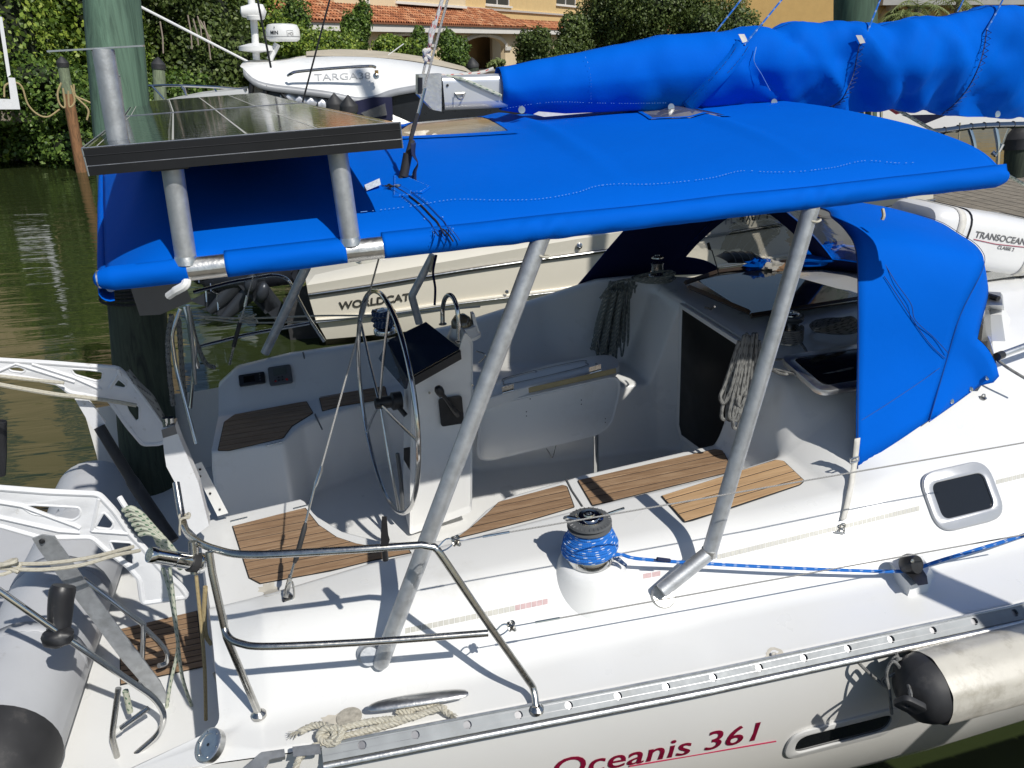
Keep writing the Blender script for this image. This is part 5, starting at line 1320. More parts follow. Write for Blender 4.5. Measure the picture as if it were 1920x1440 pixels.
# far backstay leg
W2 = lambda x, y: P(x, y, Y=1.25)
b2 = thing('backstay_wire', 'far wire leg of the backstay with a black boot on the far quarter', 'stay', W2(430, 686))
MB().tube([W2(480, 500), W2(461, 565)], .004, 6).part('wire', WIRE, b2); MB().tube([W2(463, 555), W2(459, 575)], .009, 8).part('turnbuckle_body', SS, b2)
MB().tube([W2(459, 575), W2(449, 607)], .005, 6).part('wire', WIRE, b2)
MB().tube([W2(450, 605), W2(438, 650)], .014, 10).part('turnbuckle_boot', BLKR, b2); MB().tube([W2(438, 650), W2(430, 684)], .008, 8).part('toggle', SSD, b2)

# ================================================================== SPRAY HOOD
dg_ = thing('spray_hood', 'blue canvas spray hood with clear windows over the companionway', 'spray hood', P(1610, 880, Z=1.3))
N0 = deckp(1607, 878, 0, 1.7); print('N0', N0)
H0 = [N0, P(1608, 700, Y=-1.11), P(1608, 560, Y=-1.06), P(1604, 470, Y=-.98), P(1585, 432, Y=-.86), P(1560, 408, Y=-.68), P(1530, 388, Y=-.45), (2.12, 0, 2.40), (2.1, .5, 2.36), (2.08, .9, 2.2), (1.98, 1.15, 1.95), (1.7, 1.42, 1.5), (1.66, 1.45, 1.42)]
H1 = [P(1740, 790, Z=1.50), P(1768, 692, Y=-1.09), P(1798, 592, Y=-1.07), P(1840, 506, Y=-1.0), P(1838, 470, Y=-.85), P(1800, 440, Y=-.55), P(1725, 405, Y=-.25), (2.62, .0, 2.34), (2.6, .5, 2.28), (2.58, .85, 2.1), (2.5, 1.05, 1.9), (2.4, 1.15, 1.7), (2.35, 1.2, 1.62)]
H2 = [P(1742, 792, Z=1.50), P(1790, 758, Z=1.53), P(1835, 725, Z=1.57), P(1872, 697, Z=1.62), (3.42, -.35, 1.68), (3.45, 0, 1.70), (3.4, .4, 1.69), (3.2, .75, 1.66), (2.9, 1.0, 1.63), (2.6, 1.12, 1.62), (2.36, 1.2, 1.62)]
def resamp(pts, n):
    c = crv(pts, 10); d = [0]
    for i in range(1, len(c)): d.append(d[-1] + np.linalg.norm(c[i] - c[i - 1]))
    d = np.array(d) / d[-1]; c = np.array(c); return [np.array([np.interp(t, d, c[:, k]) for k in range(3)]) for t in np.linspace(0, 1, n)]
ND = 61
h0 = crv(H0, 5); h1 = crv(H1, 5); h2 = resamp(H2, ND); assert len(h0) == ND
base_near = [N0 + (np.array(h1[0]) - N0) * t for t in np.linspace(0, 1, 9)]
hrows = []
for k in np.linspace(0, 1, 13):
    row = []
    for i in range(ND):
        p = h0[i] * (1 - k) + h1[i] * k
        t = i / (ND - 1); crown = .035 * math.sin(PI * k) * (1 if .12 < t < .88 else 0) * math.sin(PI * min(1, max(0, (t - .12) / .76)))
        if i < 14: # hem on the deck follows the curve
            pass
        p = p + np.array([0, 0, crown]) + np.array([0, .012 * noise.noise(Vector((p[0] * 3, p[2] * 3, 1))), 0])
        row.append(p)
    hrows.append(row)
hem = [deckp(x, y, 0, 1.7) for x, y in [(1607, 880), (1640, 850), (1672, 818), (1700, 803), (1740, 792)]]
hood = MB().grid(hrows).part('hood_canvas', BLUE, dg_, angle=60)
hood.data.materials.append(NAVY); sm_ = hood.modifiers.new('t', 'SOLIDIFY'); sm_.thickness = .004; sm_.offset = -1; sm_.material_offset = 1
# windscreen: canvas border with clear panes
k1 = np.linspace(0, 1, 13); wrows = []
for k in k1:
    wrows.append([h1[i] * (1 - k) + h2[i] * k + np.array([.04 * math.sin(PI * k), 0, .02 * math.sin(PI * k)]) for i in range(ND)])
panes = [(9, 25, 4, 9), (27, 39, 1, 9), (41, 53, 1, 10)]
def inpane(i, k):
    return any(a <= i < b and k0 <= k <= k1_ for a, b, k0, k1_ in panes)
m = ND; vs = [p for r in wrows for p in r]; fb, fv = [], []
for a in range(len(wrows) - 1):
    for i in range(ND - 1):
        f = (a * m + i, a * m + i + 1, (a + 1) * m + i + 1, (a + 1) * m + i); (fv if inpane(i, a) else fb).append(f)
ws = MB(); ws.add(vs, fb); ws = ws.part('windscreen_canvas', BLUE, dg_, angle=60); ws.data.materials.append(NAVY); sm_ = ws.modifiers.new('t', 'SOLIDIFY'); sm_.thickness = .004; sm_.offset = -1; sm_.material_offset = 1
for a, b, k0, k1_ in panes:
    g = [[wrows[k][i] + np.array([.002, 0, .001]) for i in range(a, b + 1)] for k in range(k0, k1_ + 2)]
    MB().grid(g).part('clear_pane', VINYL, ws)
# side window triangle at the front near corner shows as clear strip
for i, k in ((0, 1),):
    pass
# seams, edge piping, grommets
MB().tube([p + np.array([0, -.004, 0]) for p in h0[:34]], .0025, 6).part('edge_piping', DSTITCH, hood)
MB().tube([p + np.array([.003, -.004, .003]) for p in h1[:38]], .0015, 5).part('seam', DSTITCH, hood)
def on_hood(px, py, A, off=.006):
    d = P(px, py, Y=0) - CAM; d = d / np.linalg.norm(d); v = A - CAM; t = v @ d; dist = np.linalg.norm(v - t[..., None] * d, axis=-1); i = np.unravel_index(np.argmin(dist + t * .02), dist.shape); return CAM + d * (t[i] - off)
HA = np.array(hrows); WA = np.array(wrows)
for pts in ([(1656, 490), (1680, 530), (1708, 570), (1716, 600), (1750, 632), (1778, 662)], [(1658, 518), (1690, 565), (1725, 620), (1748, 650), (1772, 672)]):
    MB().tube(crv([on_hood(x, y, HA, .014) for x, y in pts], 5), .0016, 4).part('seam', DSTITCH, hood)
MB().tube(crv([on_hood(x, y, HA, .012) for x, y in [(1612, 790), (1660, 760), (1720, 720), (1762, 690)]], 5), .0012, 4).part('seam', DSTITCH, hood)
for x, y in [(1850, 708), (1820, 729), (1784, 752)]:
    MB().lathe([(.005, 0), (.013, .0), (.013, .004), (.005, .005)], on_hood(x, y, WA, .01), nrm([.3, -.8, .5]), 16).part('grommet', SS, ws)
MB().tube(crv([P(1655, 392, Y=-.9), P(1657, 404, Y=-.92), P(1654, 412, Y=-.92)], 4), .008, 6).part('pull_cord', R_WHITE, hood)
# shackle tab on deck
sk_ = deckp(1843, 747, .0, 1.7); MB().lathe([(.017, 0), (.017, .004), (.007, .008), (0, .009)], sk_, (0, 0, 1), 14).part('deck_eye', SSD, boat)
MB().tube(crv([sk_ + (-.012, 0, .004), sk_ + (-.006, 0, .02), sk_ + (.006, 0, .02), sk_ + (.012, 0, .004)], 4), .003, 6).part('deck_eye', SSD, boat)
# white tie-down strap
sp_ = thing('tie_down_strap', 'white webbing strap with a buckle holding the corner of the spray hood to a shackle', 'strap', P(1580, 990, Y=-1.45))
Ns = N0[1]; q = [P(1608, 822, Y=Ns - .015), P(1604, 860, Y=Ns - .02)] + [deckp(x, y, .02, 1.6) for x, y in [(1599, 892), (1594, 920), (1588, 950), (1582, 975)]]
rws = [[p + np.array([-.014, 0, 0]), p + np.array([.014, 0, .0])] for p in crv(q, 5)]
MB().grid(rws).part('strap', WEB, sp_).modifiers.new('t', 'SOLIDIFY').thickness = .003
c = P(1602, 862, Y=Ns - .03); MB().tube([c + np.array(v) for v in [(-.02, 0, .01), (.02, 0, .012), (.022, 0, -.008), (-.018, 0, -.012), (-.02, 0, .01)]], .004, 6).part('buckle', SS, sp_)
for a in range(2):
    c = deckp(1580, 986 + a * 10, .014, 1.6); MB().tube([c + np.array([.013 * math.cos(t), .004 * a, .013 * math.sin(t)]) for t in np.linspace(0, 2 * PI, 15)], .0032, 6).part('shackle', SSD, sp_)
MB().tube([deckp(1566, 997, .016, 1.6), deckp(1584, 1000, .016, 1.6)], .004, 6).part('shackle_pin', SSD, sp_)

# ================================================================== ROPE COILS
def coil(name, lab, spots, n, rad, mat, Yb, seed, spread, jy=.04):
    """one rope hung in long loops: spots = top centre, bottom centre in the picture"""
    rng = random.Random(seed); (tx, ty), (bx_, by) = spots; pts = []
    for i in range(n):
        f = (i + .5) / n - .5; w_ = spread
        t = P(tx + f * w_ * .75 + rng.uniform(-3, 3), ty + rng.uniform(-6, 6), Y=Yb + rng.uniform(-jy, jy)); 
        b = P(bx_ + f * w_ + rng.uniform(-4, 4), by + rng.uniform(-26, 10) - abs(f) * 40, Y=Yb + rng.uniform(-jy, jy) - .03)
        lm = P(tx + (bx_ - tx) * .5 + f * w_ * 1.15 - 7, (ty + by) / 2, Y=Yb + rng.uniform(-jy, jy) - .02); rm = P(tx + (bx_ - tx) * .5 + f * w_ * 1.15 + 7, (ty + by) / 2, Y=Yb + rng.uniform(-jy, jy) - .02)
        bl_ = b + np.array([-.02, 0, .04]); br_ = b + np.array([.02, .0, .04])
        pts += [t + np.array([-.01, 0, 0]), lm, bl_, b, br_, rm, t + np.array([.012, 0, .0])]
    o = thing(name, lab, 'rope', pts[0]); MB().tube(crv(pts, 4), rad, 6).part('coil_loops', mat, o)
    return o
yb1 = 1.02
c1 = coil('rope_coil', 'big bundle of dark green rope hung on the far corner beside the companionway', ((1172, 540), (1165, 700)), 20, .0085, R_DARK, yb1, 3, 84)
c2 = thing('rope_coil', 'plaited dark grey rope hanging beside the big dark green bundle', 'rope', P(1150, 560, Y=1.1))
for k_, (a, b) in enumerate([((1140, 545), (1112, 655)), ((1152, 545), (1128, 660)), ((1165, 545), (1146, 662))]):
    A_, B_ = P(*a, Y=yb1 - .06), P(*b, Y=yb1 - .08)
    strands([A_ + (B_ - A_) * t + np.array([0, 0, 0]) for t in np.linspace(0, 1, 60)], .022, 'plaited_part', R_DARK, c2, pitch=.10)
MB().tube(crv([P(1125, 560, Y=yb1 - .1), P(1150, 532, Y=yb1 - .1), P(1190, 524, Y=yb1 - .1), P(1235, 532, Y=.9), P(1262, 522, Y=.8)], 6), .009, 6).part('lead', R_DARK, c2)
pile = []
rng = random.Random(5)
for t in np.linspace(0, 5 * 2 * PI, 110): pile.append(P(1225 + 36 * math.cos(t * 1.03) + 5 * math.sin(t * .31), 524 + 7 * math.sin(t) - .3 * t, Z=1.70 + .003 * t))
pl_ = thing('rope_heap', 'flat heap of dark rope on the cabin top around the far winch', 'rope', pile[0]); MB().tube(pile, .008, 6).part('turns', R_DARK, pl_)
coil('rope_coil', 'worn grey flecked rope hanging in long loops behind the bent awning post', ((1405, 640), (1374, 800)), 8, .0095, R_GREY, -.60, 9, 46, .02)
hp = []
for t in np.linspace(0, 5 * 2 * PI, 120): hp.append(P(1565 + (46 - t * .5) * math.cos(t * 1.04) , 612 + (13 - .1 * t) * math.sin(t * .97 + .3) - t * .2, Z=1.71 + .004 * t))
hh = thing('rope_heap', 'coiled grey rope lying under the near edge of the spray hood', 'rope', hp[0]); MB().tube(hp, .010, 6).part('turns', R_GREY, hh)
# bits on the cabin top seen through the windows: black bag, small flag antenna, horn cleat
bag = MB(); rowsb = [[P(x, 487, Z=1.74) + np.array([0, .10 * math.cos(a), .05 * max(0, math.sin(a)) * s_]) for a in np.linspace(0, PI, 9)] for x, s_ in [(1352, .2), (1362, .9), (1385, 1.1), (1405, 1.0), (1418, .7), (1424, .1)]]
b_o = bag.grid(rowsb).part('black_bag', BLK, None); b_o['label'] = 'small black bag lying on the sliding hatch behind the windscreen'; b_o['category'] = 'bag'
for k in range(1, 5): MB().tube([P(1352 + k * 14, 487, Z=1.74) + np.array([0, .102 * math.cos(a), .053 * math.sin(a)]) for a in np.linspace(0.1, PI - .1, 9)], .004, 5).part('bag_rib', GREYP, b_o)
an = thing('small_antenna', 'thin bent black rod with a little dark flag standing behind the bag', 'antenna', P(1348, 510, Y=.4))
MB().tube([P(1348, 515, Y=.35), P(1344, 500, Y=.35), P(1335, 470, Y=.35), P(1327, 465, Y=.35)], .0035, 6).part('rod', BLK, an)
MB().hexa(*[[P(x, y, Y=yy) for x, y in [(1325, 456), (1330, 454), (1334, 467), (1328, 469)]] for yy in (.345, .355)]).part('flag', BLK, an)
cm = thing('cloth_heap', 'crumpled blue and white cloth on the cabin top behind the windscreen', 'cloth', P(1430, 498, Z=1.74))
def blob(parent, name, mat, c, s, seed, amp=.35):
    rws = []
    for i in range(13):
        ph = PI * i / 12 / 1.0; rws.append([np.array(c) + np.array([s[0] * math.sin(ph) * math.cos(a), s[1] * math.sin(ph) * math.sin(a), s[2] * math.cos(ph)]) * (1 + amp * noise.noise(Vector((math.cos(a) * 2 + seed, math.sin(a) * 2, ph * 2)))) for a in np.linspace(0, 2 * PI, 21)[:-1]])
    return MB().grid([r + [r[0]] for r in rws]).part(name, mat, parent)
blob(cm, 'blue_cloth', BLUE, P(1422, 498, Z=1.76), (.09, .06, .04), 1, .8); blob(cm, 'white_cloth', WEB, P(1445, 498, Z=1.76), (.08, .06, .03), 4, .8); blob(cm, 'tan_cloth', M_('tan_cloth', (.40, .24, .14), .9), P(1470, 497, Z=1.75), (.14, .07, .025), 6, .6)
# blue tarp patch seen through the near window
tp_ = blob(None, 'blue_tarp', BLUE, P(1560, 478, Z=1.78), (.25, .12, .06), 8, .7); tp_['label'] = 'folded blue tarp lying on the cabin top ahead of the windscreen'; tp_['category'] = 'tarp'

# ================================================================== LIFE RAFT
lr = thing('life_raft', 'white life raft canister strapped down on the cabin top, lettered in grey', 'life raft', P(1830, 510, Z=1.72))
A_ = P(1708, 440, Y=-.02); 
ca_ = P(1715, 435, Y=.05); cb2 = P(1925, 470, Y=.10) 
r0 = .20; ax0 = P(1725, 428, Y=.0); ax1 = ax0 + np.array([1.0, -.02, -.08])
ax1 = P(1900, 452, Y=-.04)
dr_ = nrm(P(1935, 465, Y=.12) - P(1697, 428, Y=.12)); Lr = .86; up_ = nrm(np.array([0, 0, 1.]) - dr_ * dr_[2]); sdv = np.cross(dr_, up_)
cst = P(1697, 428, Y=.12); Lr = np.linalg.norm(P(1935, 465, Y=.12) - cst); print('raft', Lr)
KS = Lr / .86
def lsec(k, s): return [cst + dr_ * k * Lr + (sdv * a + up_ * b) * s for a, b in rnd([(-.23, -.17), (.23, -.17), (.23, .17), (-.23, .17)], .11, 6, True)]
rws = [lsec(k, s) for k, s in [(0, .0), (0, .6), (.015, .86), (.05, .97), (.12, 1), (.5, 1), (.88, 1), (.95, .97), (.985, .86), (1, .6), (1, 0)]]
can_ = MB().grid([r + [r[0]] for r in rws]).part('canister', M_('raft_white', (.72, .72, .71), .35, var=.04), lr)
for k in (-.17,):
    MB().tube([cst + dr_ * Lr * t - sdv * .232 + up_ * -.02 for t in (.06, .3, .6, .94)], .006, 6).part('moulding_line', WPLAS, can_)
for k in (.15, .72):
    sec = lsec(k, 1.025); sec2 = lsec(k + .05, 1.025); MB().grid([sec + [sec[0]], sec2 + [sec2[0]]]).part('strap', WEB, lr).modifiers.new('t', 'SOLIDIFY').thickness = .004
    sec = lsec(k + .09, 1.02); MB().tube(sec + [sec[0]], .005, 5).part('black_strap', BLK, lr)
# lettering on the near face
sgn = -1 if np.dot(sdv, [0, -1, 0]) < 0 else 1
def rm(u, v, wv): return cst + dr_ * (.29 * Lr + u * .35 / .36 * KS) + up_ * (.03 + v) + sdv * sgn * (.2325 + wv)
text('lettering', 'TRANSOCEAN', .052, rm, GREYT, lr, .002, spacing=1.0, bold=.0006)
text('lettering', '6', .060, lambda u, v, q: rm(u + .37, v, q), REDT, lr, .002, bold=.001)
text('lettering', 'CLASSE 2', .028, lambda u, v, q: rm(u + .17, v - .045, q), GREYT, lr, .002)
MB().tube([rm(.0, -.012, .001), rm(.15, -.02, .001), rm(.35, -.012, .001)], .002, 4).part('red_swoosh', REDT, lr)
MB().box(cst + dr_ * Lr * .5 - up_ * .2, (.7, .36, .05)).part('cradle', SSD, lr)

# far coachroof winch housing beyond the hood
wv_ = thing('deck_organiser', 'grey rope clutch on a white moulded block ahead of the spray hood', 'rope clutch', P(1862, 600, Z=1.72))
MB().hexa([P(x, y, Z=1.70) for x, y in [(1840, 640), (1885, 640), (1895, 600), (1850, 590)]], [P(x, y, Z=1.86) for x, y in [(1846, 590), (1878, 590), (1880, 570), (1850, 568)]]).part('moulded_block', GEL, wv_)
MB().hexa([P(x, y, Z=1.87) for x, y in [(1843, 582), (1883, 582), (1880, 553), (1843, 552)]], [P(x, y, Z=1.93) for x, y in [(1843, 572), (1880, 572), (1876, 548), (1845, 546)]]).part('clutch', ALU, wv_)
MB().tube([P(1845, 552, Z=1.94), P(1872, 560, Z=1.94)], .014, 8).part('clutch_lever', BLK, wv_)
hb = thing('boat_hook', 'grey metal pole end lying on the cabin top beside the spray hood', 'pole', P(1880, 668, Z=1.72))
MB().tube([P(1873, 667, Z=1.72), P(1960, 635, Z=1.75), P(2050, 605, Z=1.75)], .016, 12).part('pole', ALU, hb)
MB().tube([P(1869, 669, Z=1.72), P(1879, 665, Z=1.72)], .020, 12).part('end_cap', BLK, hb)
line('deck_rope', 'white rope trailing past the spray hood corner over the deck', [P(1842, 600, Z=1.72), P(1852, 628, Z=1.70), P(1840, 648, Z=1.69), P(1862, 668, Z=1.69), P(1890, 690, Z=1.66), P(1940, 720, Z=1.60)], .007, R_GREY)

# ================================================================== FENDER
fc = P(1730, 1291, Y=-2.08); fd = nrm(np.array([1, -.02, .02]))
fe = thing('fender', 'dirty cream boat fender with a black end hung sideways along the hull', 'fender', fc)
FW = M_('dirty_fender_vinyl', (.58, .55, .48), .4, var=.12, vs=4, dirt=(.30, .27, .21), ds=7, dl=(.5, .75), bump=.3, bs=60)
FR = .130
def fprof(a): return FR * (1 + .045 * (abs(math.sin(a * 3)) ** 8))
rws = []
for h, k in [(.02, 1.0), (.06, 1.01), (.3, 1.01), (.6, 1.01), (.66, .98), (.70, .9)]:
    u = nrm(np.cross(fd, [0, 0, 1])); v = np.cross(fd, u); rws.append([fc + fd * h + (u * math.cos(a) + v * math.sin(a)) * fprof(a) * k for a in np.linspace(0, 2 * PI, 73)])
MB().grid(rws).part('fender_body', FW, fe, angle=30)
MB().lathe([(.0, -.095), (.03, -.092), (.05, -.08), (.085, -.066), (.112, -.042), (.124, -.01), (.1285, .022), (.1285, .03)], fc, fd, 36).part('end_cap', BLKR, fe)
eye = P(1706, 1322, Y=-2.17)
ef = frame(eye, nrm([.5, -.2, -.3]), (0, -.45, 1)); 
plate('rope_eye', rrect(.085, .07, .02), [circ(-.012, 0, .014, 14)], .022, ef, BLKR, fe, .004)
MB().tube([ef(-.012 + .0165 * math.cos(t), .0165 * math.sin(t), .0) for t in np.linspace(0, 2 * PI, 17)], .004, 6).part('eye_ring', SSD, fe)
fr_ = thing('fender_rope', 'grey rope knotted to the toe rail and tied through the black eye of the fender', 'rope', P(1683, 1215, Z=1.08))
K = [P(x, y, Y=-1.95 + d_) for x, y, d_ in [(1673, 1205, .03), (1680, 1225, -.02), (1690, 1245, -.02), (1682, 1232, -.03), (1672, 1240, -.03), (1688, 1250, -.04), (1700, 1240, -.03), (1684, 1236, -.05), (1680, 1250, -.04), (1695, 1262, -.06), (1702, 1285, -.12), (1708, 1312, -.19), (1712, 1326, -.2)]]
MB().tube(crv(K, 6), .0062, 8).part('rope', R_GREY, fr_)
K2 = [P(x, y, Y=-1.96 + d_) for x, y, d_ in [(1700, 1322, -.2), (1708, 1305, -.2), (1697, 1270, -.08), (1676, 1240, -.06), (1662, 1262, -.06), (1668, 1300, -.08), (1672, 1338, -.08)]]
MB().tube(crv(K2, 6), .0062, 8).part('rope', R_GREY, fr_)
K3 = [P(x, y, Y=-1.94 + d_) for x, y, d_ in [(1604, 1236, .02), (1622, 1255, -.02), (1645, 1275, -.03), (1662, 1288, -.06), (1655, 1275, -.05), (1680, 1262, -.07)]]
MB().tube(crv(K3, 6), .0062, 8).part('rope', R_GREY, fr_)

# ================================================================== STERN GEAR
def S(*a): return [P(x, y, Y=Y) for x, y, Y in a]
# cast davit arms
def davit(pts, holes, Y0, th, lab, ribs=(), rim=.014):
    o3 = P(*pts[0], Y=Y0)
    to2 = lambda p: (P(*p, Y=Y0)[0], P(*p, Y=Y0)[2])
    g = thing('cast_davit', lab, 'davit', P(*pts[-1], Y=Y0), group='cast davit arms on the stern')
    rr = [tuple(q) for q in rnd([to2(p) for p in pts], .02, 3, True)]
    hh = [[tuple(q) for q in rnd([to2(p) for p in h], .014, 3, True)] for h in holes]
    mp_ = lambda u, v, w_: np.array([u, Y0 + w_, v])
    b = plate('arm_web', rr, hh, .012, mp_, WPAINT, g, .002)
    MB().tube([mp_(*q, 0) for q in rr + [rr[0]]], rim, 8, flat=1.0).part('rim', WPAINT, g)
    for h in hh: MB().tube([mp_(*q, -.004) for q in h + [h[0]]], .006, 6).part('hole_rim', WPAINT, g)
    for r_ in ribs: MB().tube([P(x, y, Y=Y0 - .008) for x, y in r_], .009, 6).part('rib', WPAINT, g)
    return g
YD1 = -.62; YD2 = .62
davit([(-160, 905), (0, 915), (90, 922), (185, 926), (215, 958), (243, 1000), (268, 1025), (300, 1065), (340, 1100), (352, 1118), (268, 1130), (262, 1085), (240, 1060), (205, 1035), (172, 1006), (80, 1008), (0, 985), (-160, 960)],
      [[(40, 948), (60, 945), (150, 950), (152, 965), (138, 975), (60, 962)], [(195, 958), (215, 980), (208, 992), (178, 988)], [(205, 1013), (248, 1016), (252, 1060), (238, 1055), (215, 1035)], [(-120, 930), (-60, 928), (-10, 950), (-60, 955)]],
      YD1, .05, 'nearer white cast davit arm with triangular cut-outs and a pale rope coil on it', ribs=[[(-150, 945), (0, 970), (110, 995), (150, 998)], [(-100, 925), (40, 948), (140, 985), (150, 990)], [(172, 995), (185, 935)], [(172, 995), (240, 1000)]])
davit([(-140, 655), (0, 675), (90, 680), (165, 686), (222, 690), (248, 716), (300, 785), (322, 820), (300, 832), (268, 833), (240, 800), (205, 750), (160, 740), (130, 735), (108, 718), (50, 708), (0, 702), (-140, 690)],
      [[(133, 691), (160, 692), (194, 696), (192, 712), (182, 714), (140, 702)], [(222, 709), (238, 722), (234, 728), (212, 723)], [(235, 755), (262, 760), (262, 786), (255, 790), (240, 770)], [(15, 688), (35, 686), (50, 692), (44, 698), (20, 695)]],
      YD2, .05, 'farther white cast davit arm reaching aft over the water', ribs=[[(60, 682), (140, 708), (190, 730)], [(205, 728), (222, 700)], [(-100, 672), (0, 695), (30, 682), (140, 716)]])
# ropes of the davits
line('davit_fall', 'upper pale rope running along the farther davit arm', S((-40, 700, .56), (0, 705, .56), (60, 712, .56), (120, 718, .56)), .010, R_WHITE)
line('davit_fall', 'frayed pale rope sagging below the farther davit arm to the white block', S((-40, 712, .5), (0, 721, .5), (60, 732, .5), (110, 740, .5), (150, 744, .5), (210, 752, .52), (255, 760, .56)), .012, R_WHITE)
# mooring lines across the nearer arm
line('mooring_line', 'cream rope running slack across the nearer davit arm to the left edge', S((-30, 1062, -.95), (15, 1066, -.95), (80, 1068, -.95), (150, 1060, -.9), (210, 1043, -.85), (262, 1032, -.75)), .008, R_WHITE)
line('mooring_line', 'second cream rope just under the first, tied at a knot by the left edge', S((-30, 1064, -.93), (20, 1058, -.93), (90, 1056, -.9), (170, 1045, -.85), (250, 1025, -.72)), .008, R_WHITE)
kn = P(12, 1062, Y=-.95); o = MB().tube([kn + np.array([.04 * math.sin(1.9 * t), .02 * math.cos(2.3 * t), .022 * math.sin(1.1 * t)]) for t in np.linspace(0, 12, 80)], .008, 6).part('mooring_knot', R_WHITE, None); o['label'] = 'cream rope knot at the left edge above the dinghy'; o['category'] = 'rope'
# coil on near arm
rc = thing('rope_coil', 'pale green-flecked rope wound over the corner of the nearer davit arm', 'rope', P(260, 980, Y=YD1))
for i in range(6):
    y0, y1 = 950 + i * 9, 960 + i * 17
    MB().tube(crv(S((232 + i * 6, y0 + 6, YD1 - .05), (248 + i * 7, y0 + 4, YD1 - .07), (272 + i * 8, y0 + 22, YD1 - .06), (290 + i * 9, y0 + 52, YD1 - .04), (298 + i * 8, y0 + 70, YD1)), 6), .013, 8).part('turn', R_GREEN, rc)
# hanging lines below the coil
line('hanging_rope', 'flecked rope hanging down past the bathing platform, first from the ladder', S((305, 1065, -.66), (318, 1110, -.68), (330, 1180, -.7), (333, 1220, -.7), (318, 1290, -.72), (308, 1370, -.74), (313, 1412, -.75)), .008, R_GREEN)
line('hanging_rope', 'flecked rope crossing the other hanging rope above the platform', S((318, 1065, -.66), (325, 1120, -.68), (333, 1200, -.72), (342, 1270, -.74), (362, 1332, -.76)), .008, R_GREEN)
line('hanging_rope', 'dirty gold rope hanging straight down beside the stern corner', S((368, 1080, -.80), (378, 1180, -.85), (384, 1260, -.88), (386, 1350, -.9)), .008, R_GOLD)
line('hanging_rope', 'yellowish rope loop hanging just behind the stern rail post', S((385, 1100, -.84), (383, 1150, -.84), (386, 1190, -.84), (396, 1208, -.84)), .010, R_GOLD)
# rope lump on the far arm
rk = thing('rope_coil', 'grey rope and fittings bunched on the corner of the farther davit arm', 'rope', P(280, 750, Y=YD2))
for i in range(5): MB().tube(crv(S((240 + i * 3, 695 + i * 5, YD2 - .05), (262 + i * 5, 725 + i * 4, YD2 - .08), (285 + i * 4, 755 + i * 5, YD2 - .06), (305 + i * 2, 785 + i * 3, YD2 - .03)), 5), .014, 7).part('turn', R_GREY, rk)
MB().tube(S((221, 692, YD2 - .06), (226, 705, YD2 - .06)), .01, 8).part('cleat_horn', WPAINT, rk)
line('white_cleat', 'white rounded cleat horn standing out of the nearer arm corner', S((224, 932, YD1 - .03), (232, 945, YD1 - .05), (240, 957, YD1 - .05)), .012, WPAINT, cat='cleat')
# white wooden bar with the outboard pad
wb_ = thing('outboard_bracket', 'long white worn bracket board clamped against the stern rail', 'bracket', P(350, 900, Y=-.6))
q0 = [P(x, y, Y=-.60) for x, y in [(303, 805), (328, 798), (340, 830), (372, 905), (392, 985), (368, 1003), (350, 985), (328, 905), (312, 875), (308, 850)]]
MB().hexa(q0, [p + np.array([0, .06, 0]) for p in q0]).part('board', WPAINT, wb_, smooth=False)
q = [P(x, y, Y=-.595) for x, y in [(303, 805), (328, 796), (333, 812), (306, 820)]]
MB().hexa([p + np.array([0, -.008, 0]) for p in q], [p + np.array([0, .07, 0]) for p in q]).part('board_cap', GREYT, wb_, smooth=False)
for i in range(2): MB().tube([P(310 + i * 9, 783, Y=-.58), P(312 + i * 9, 800, Y=-.58)], .014, 10).part('roller', SS, wb_)
# stanchion tube beside it
MB().tube(S((330, 905, -1.10), (328, 925, -1.06), (327, 908, -1.0)), .0128, 10) if 0 else None
# pole at the walkway: latch post
st_ = thing('stern_gate_post', 'short stainless post with pelican clip at the walkway', 'post', P(395, 975, Y=-.3)) if 0 else None
MB().tube(S((340, 830, -.45), (362, 905, -.42), (392, 965, -.40)), .009, 8).part('gate_rail', SS, pushpit)
MB().hexa(*[[P(x, y, Y=Y_) for x, y in [(360, 872), (378, 866), (428, 962), (408, 968)]] for Y_ in (-.30, -.285)]).part('hinge_strip', GEL, boat, smooth=False)
for x, y in [(368, 882), (375, 880), (375, 893), (394, 925), (412, 955)]: MB().lathe([(.006, 0), (.006, .002), (0, .002)], P(x, y, Y=-.304), (0, -1, 0), 8).part('screw', BLK, boat)
# rod holder
rh = thing('rod_holder', 'polished stainless rod holder clamped to the stern rail corner, mouth towards the left', 'rod holder', P(345, 1045, Y=-1.48))
ra, rb_ = P(280, 1040, Y=-1.52), P(362, 1054, Y=-1.46); dd = nrm(rb_ - ra)
MB().lathe([(.022, .0), (.0245, -.001), (.026, .002), (.026, .02), (.0245, .03), (.0245, .13), (.021, .128), (.021, .01), (.022, 0)], ra, dd, 28).part('tube', SS, rh)
MB().tube([ra + dd * .09, ra + dd * .15], .0265, 24).part('collar', SS, rh)
MB().tube([rb_ - dd * .012, rb_ + dd * .012], .034, 26).part('rubber_clamp', BLKR, rh)
MB().lathe([(.036, .0), (.036, .018), (.03, .026), (0, .028)], rb_ + dd * .012, dd, 28).part('clamp_disc', SS, rh)
MB().tube([P(362, 1015, Y=-1.44), P(366, 1075, Y=-1.47)], .016, 12).part('clamp_leg', SSD, rh)
# white cord on the rail
cordp = P(346, 968, Y=-1.20); o = MB().tube([cordp + np.array([.018 * math.cos(t), .018 * math.sin(t), .004 * math.sin(3 * t)]) for t in np.linspace(0, 4 * PI, 40)] + S((338, 975, -1.22), (337, 990, -1.22), (337, 1003, -1.22)), .0045, 6).part('knotted_cord', R_WHITE, None); o['label'] = 'thin white cord knotted round the upright of the near stern rail'; o['category'] = 'cord'
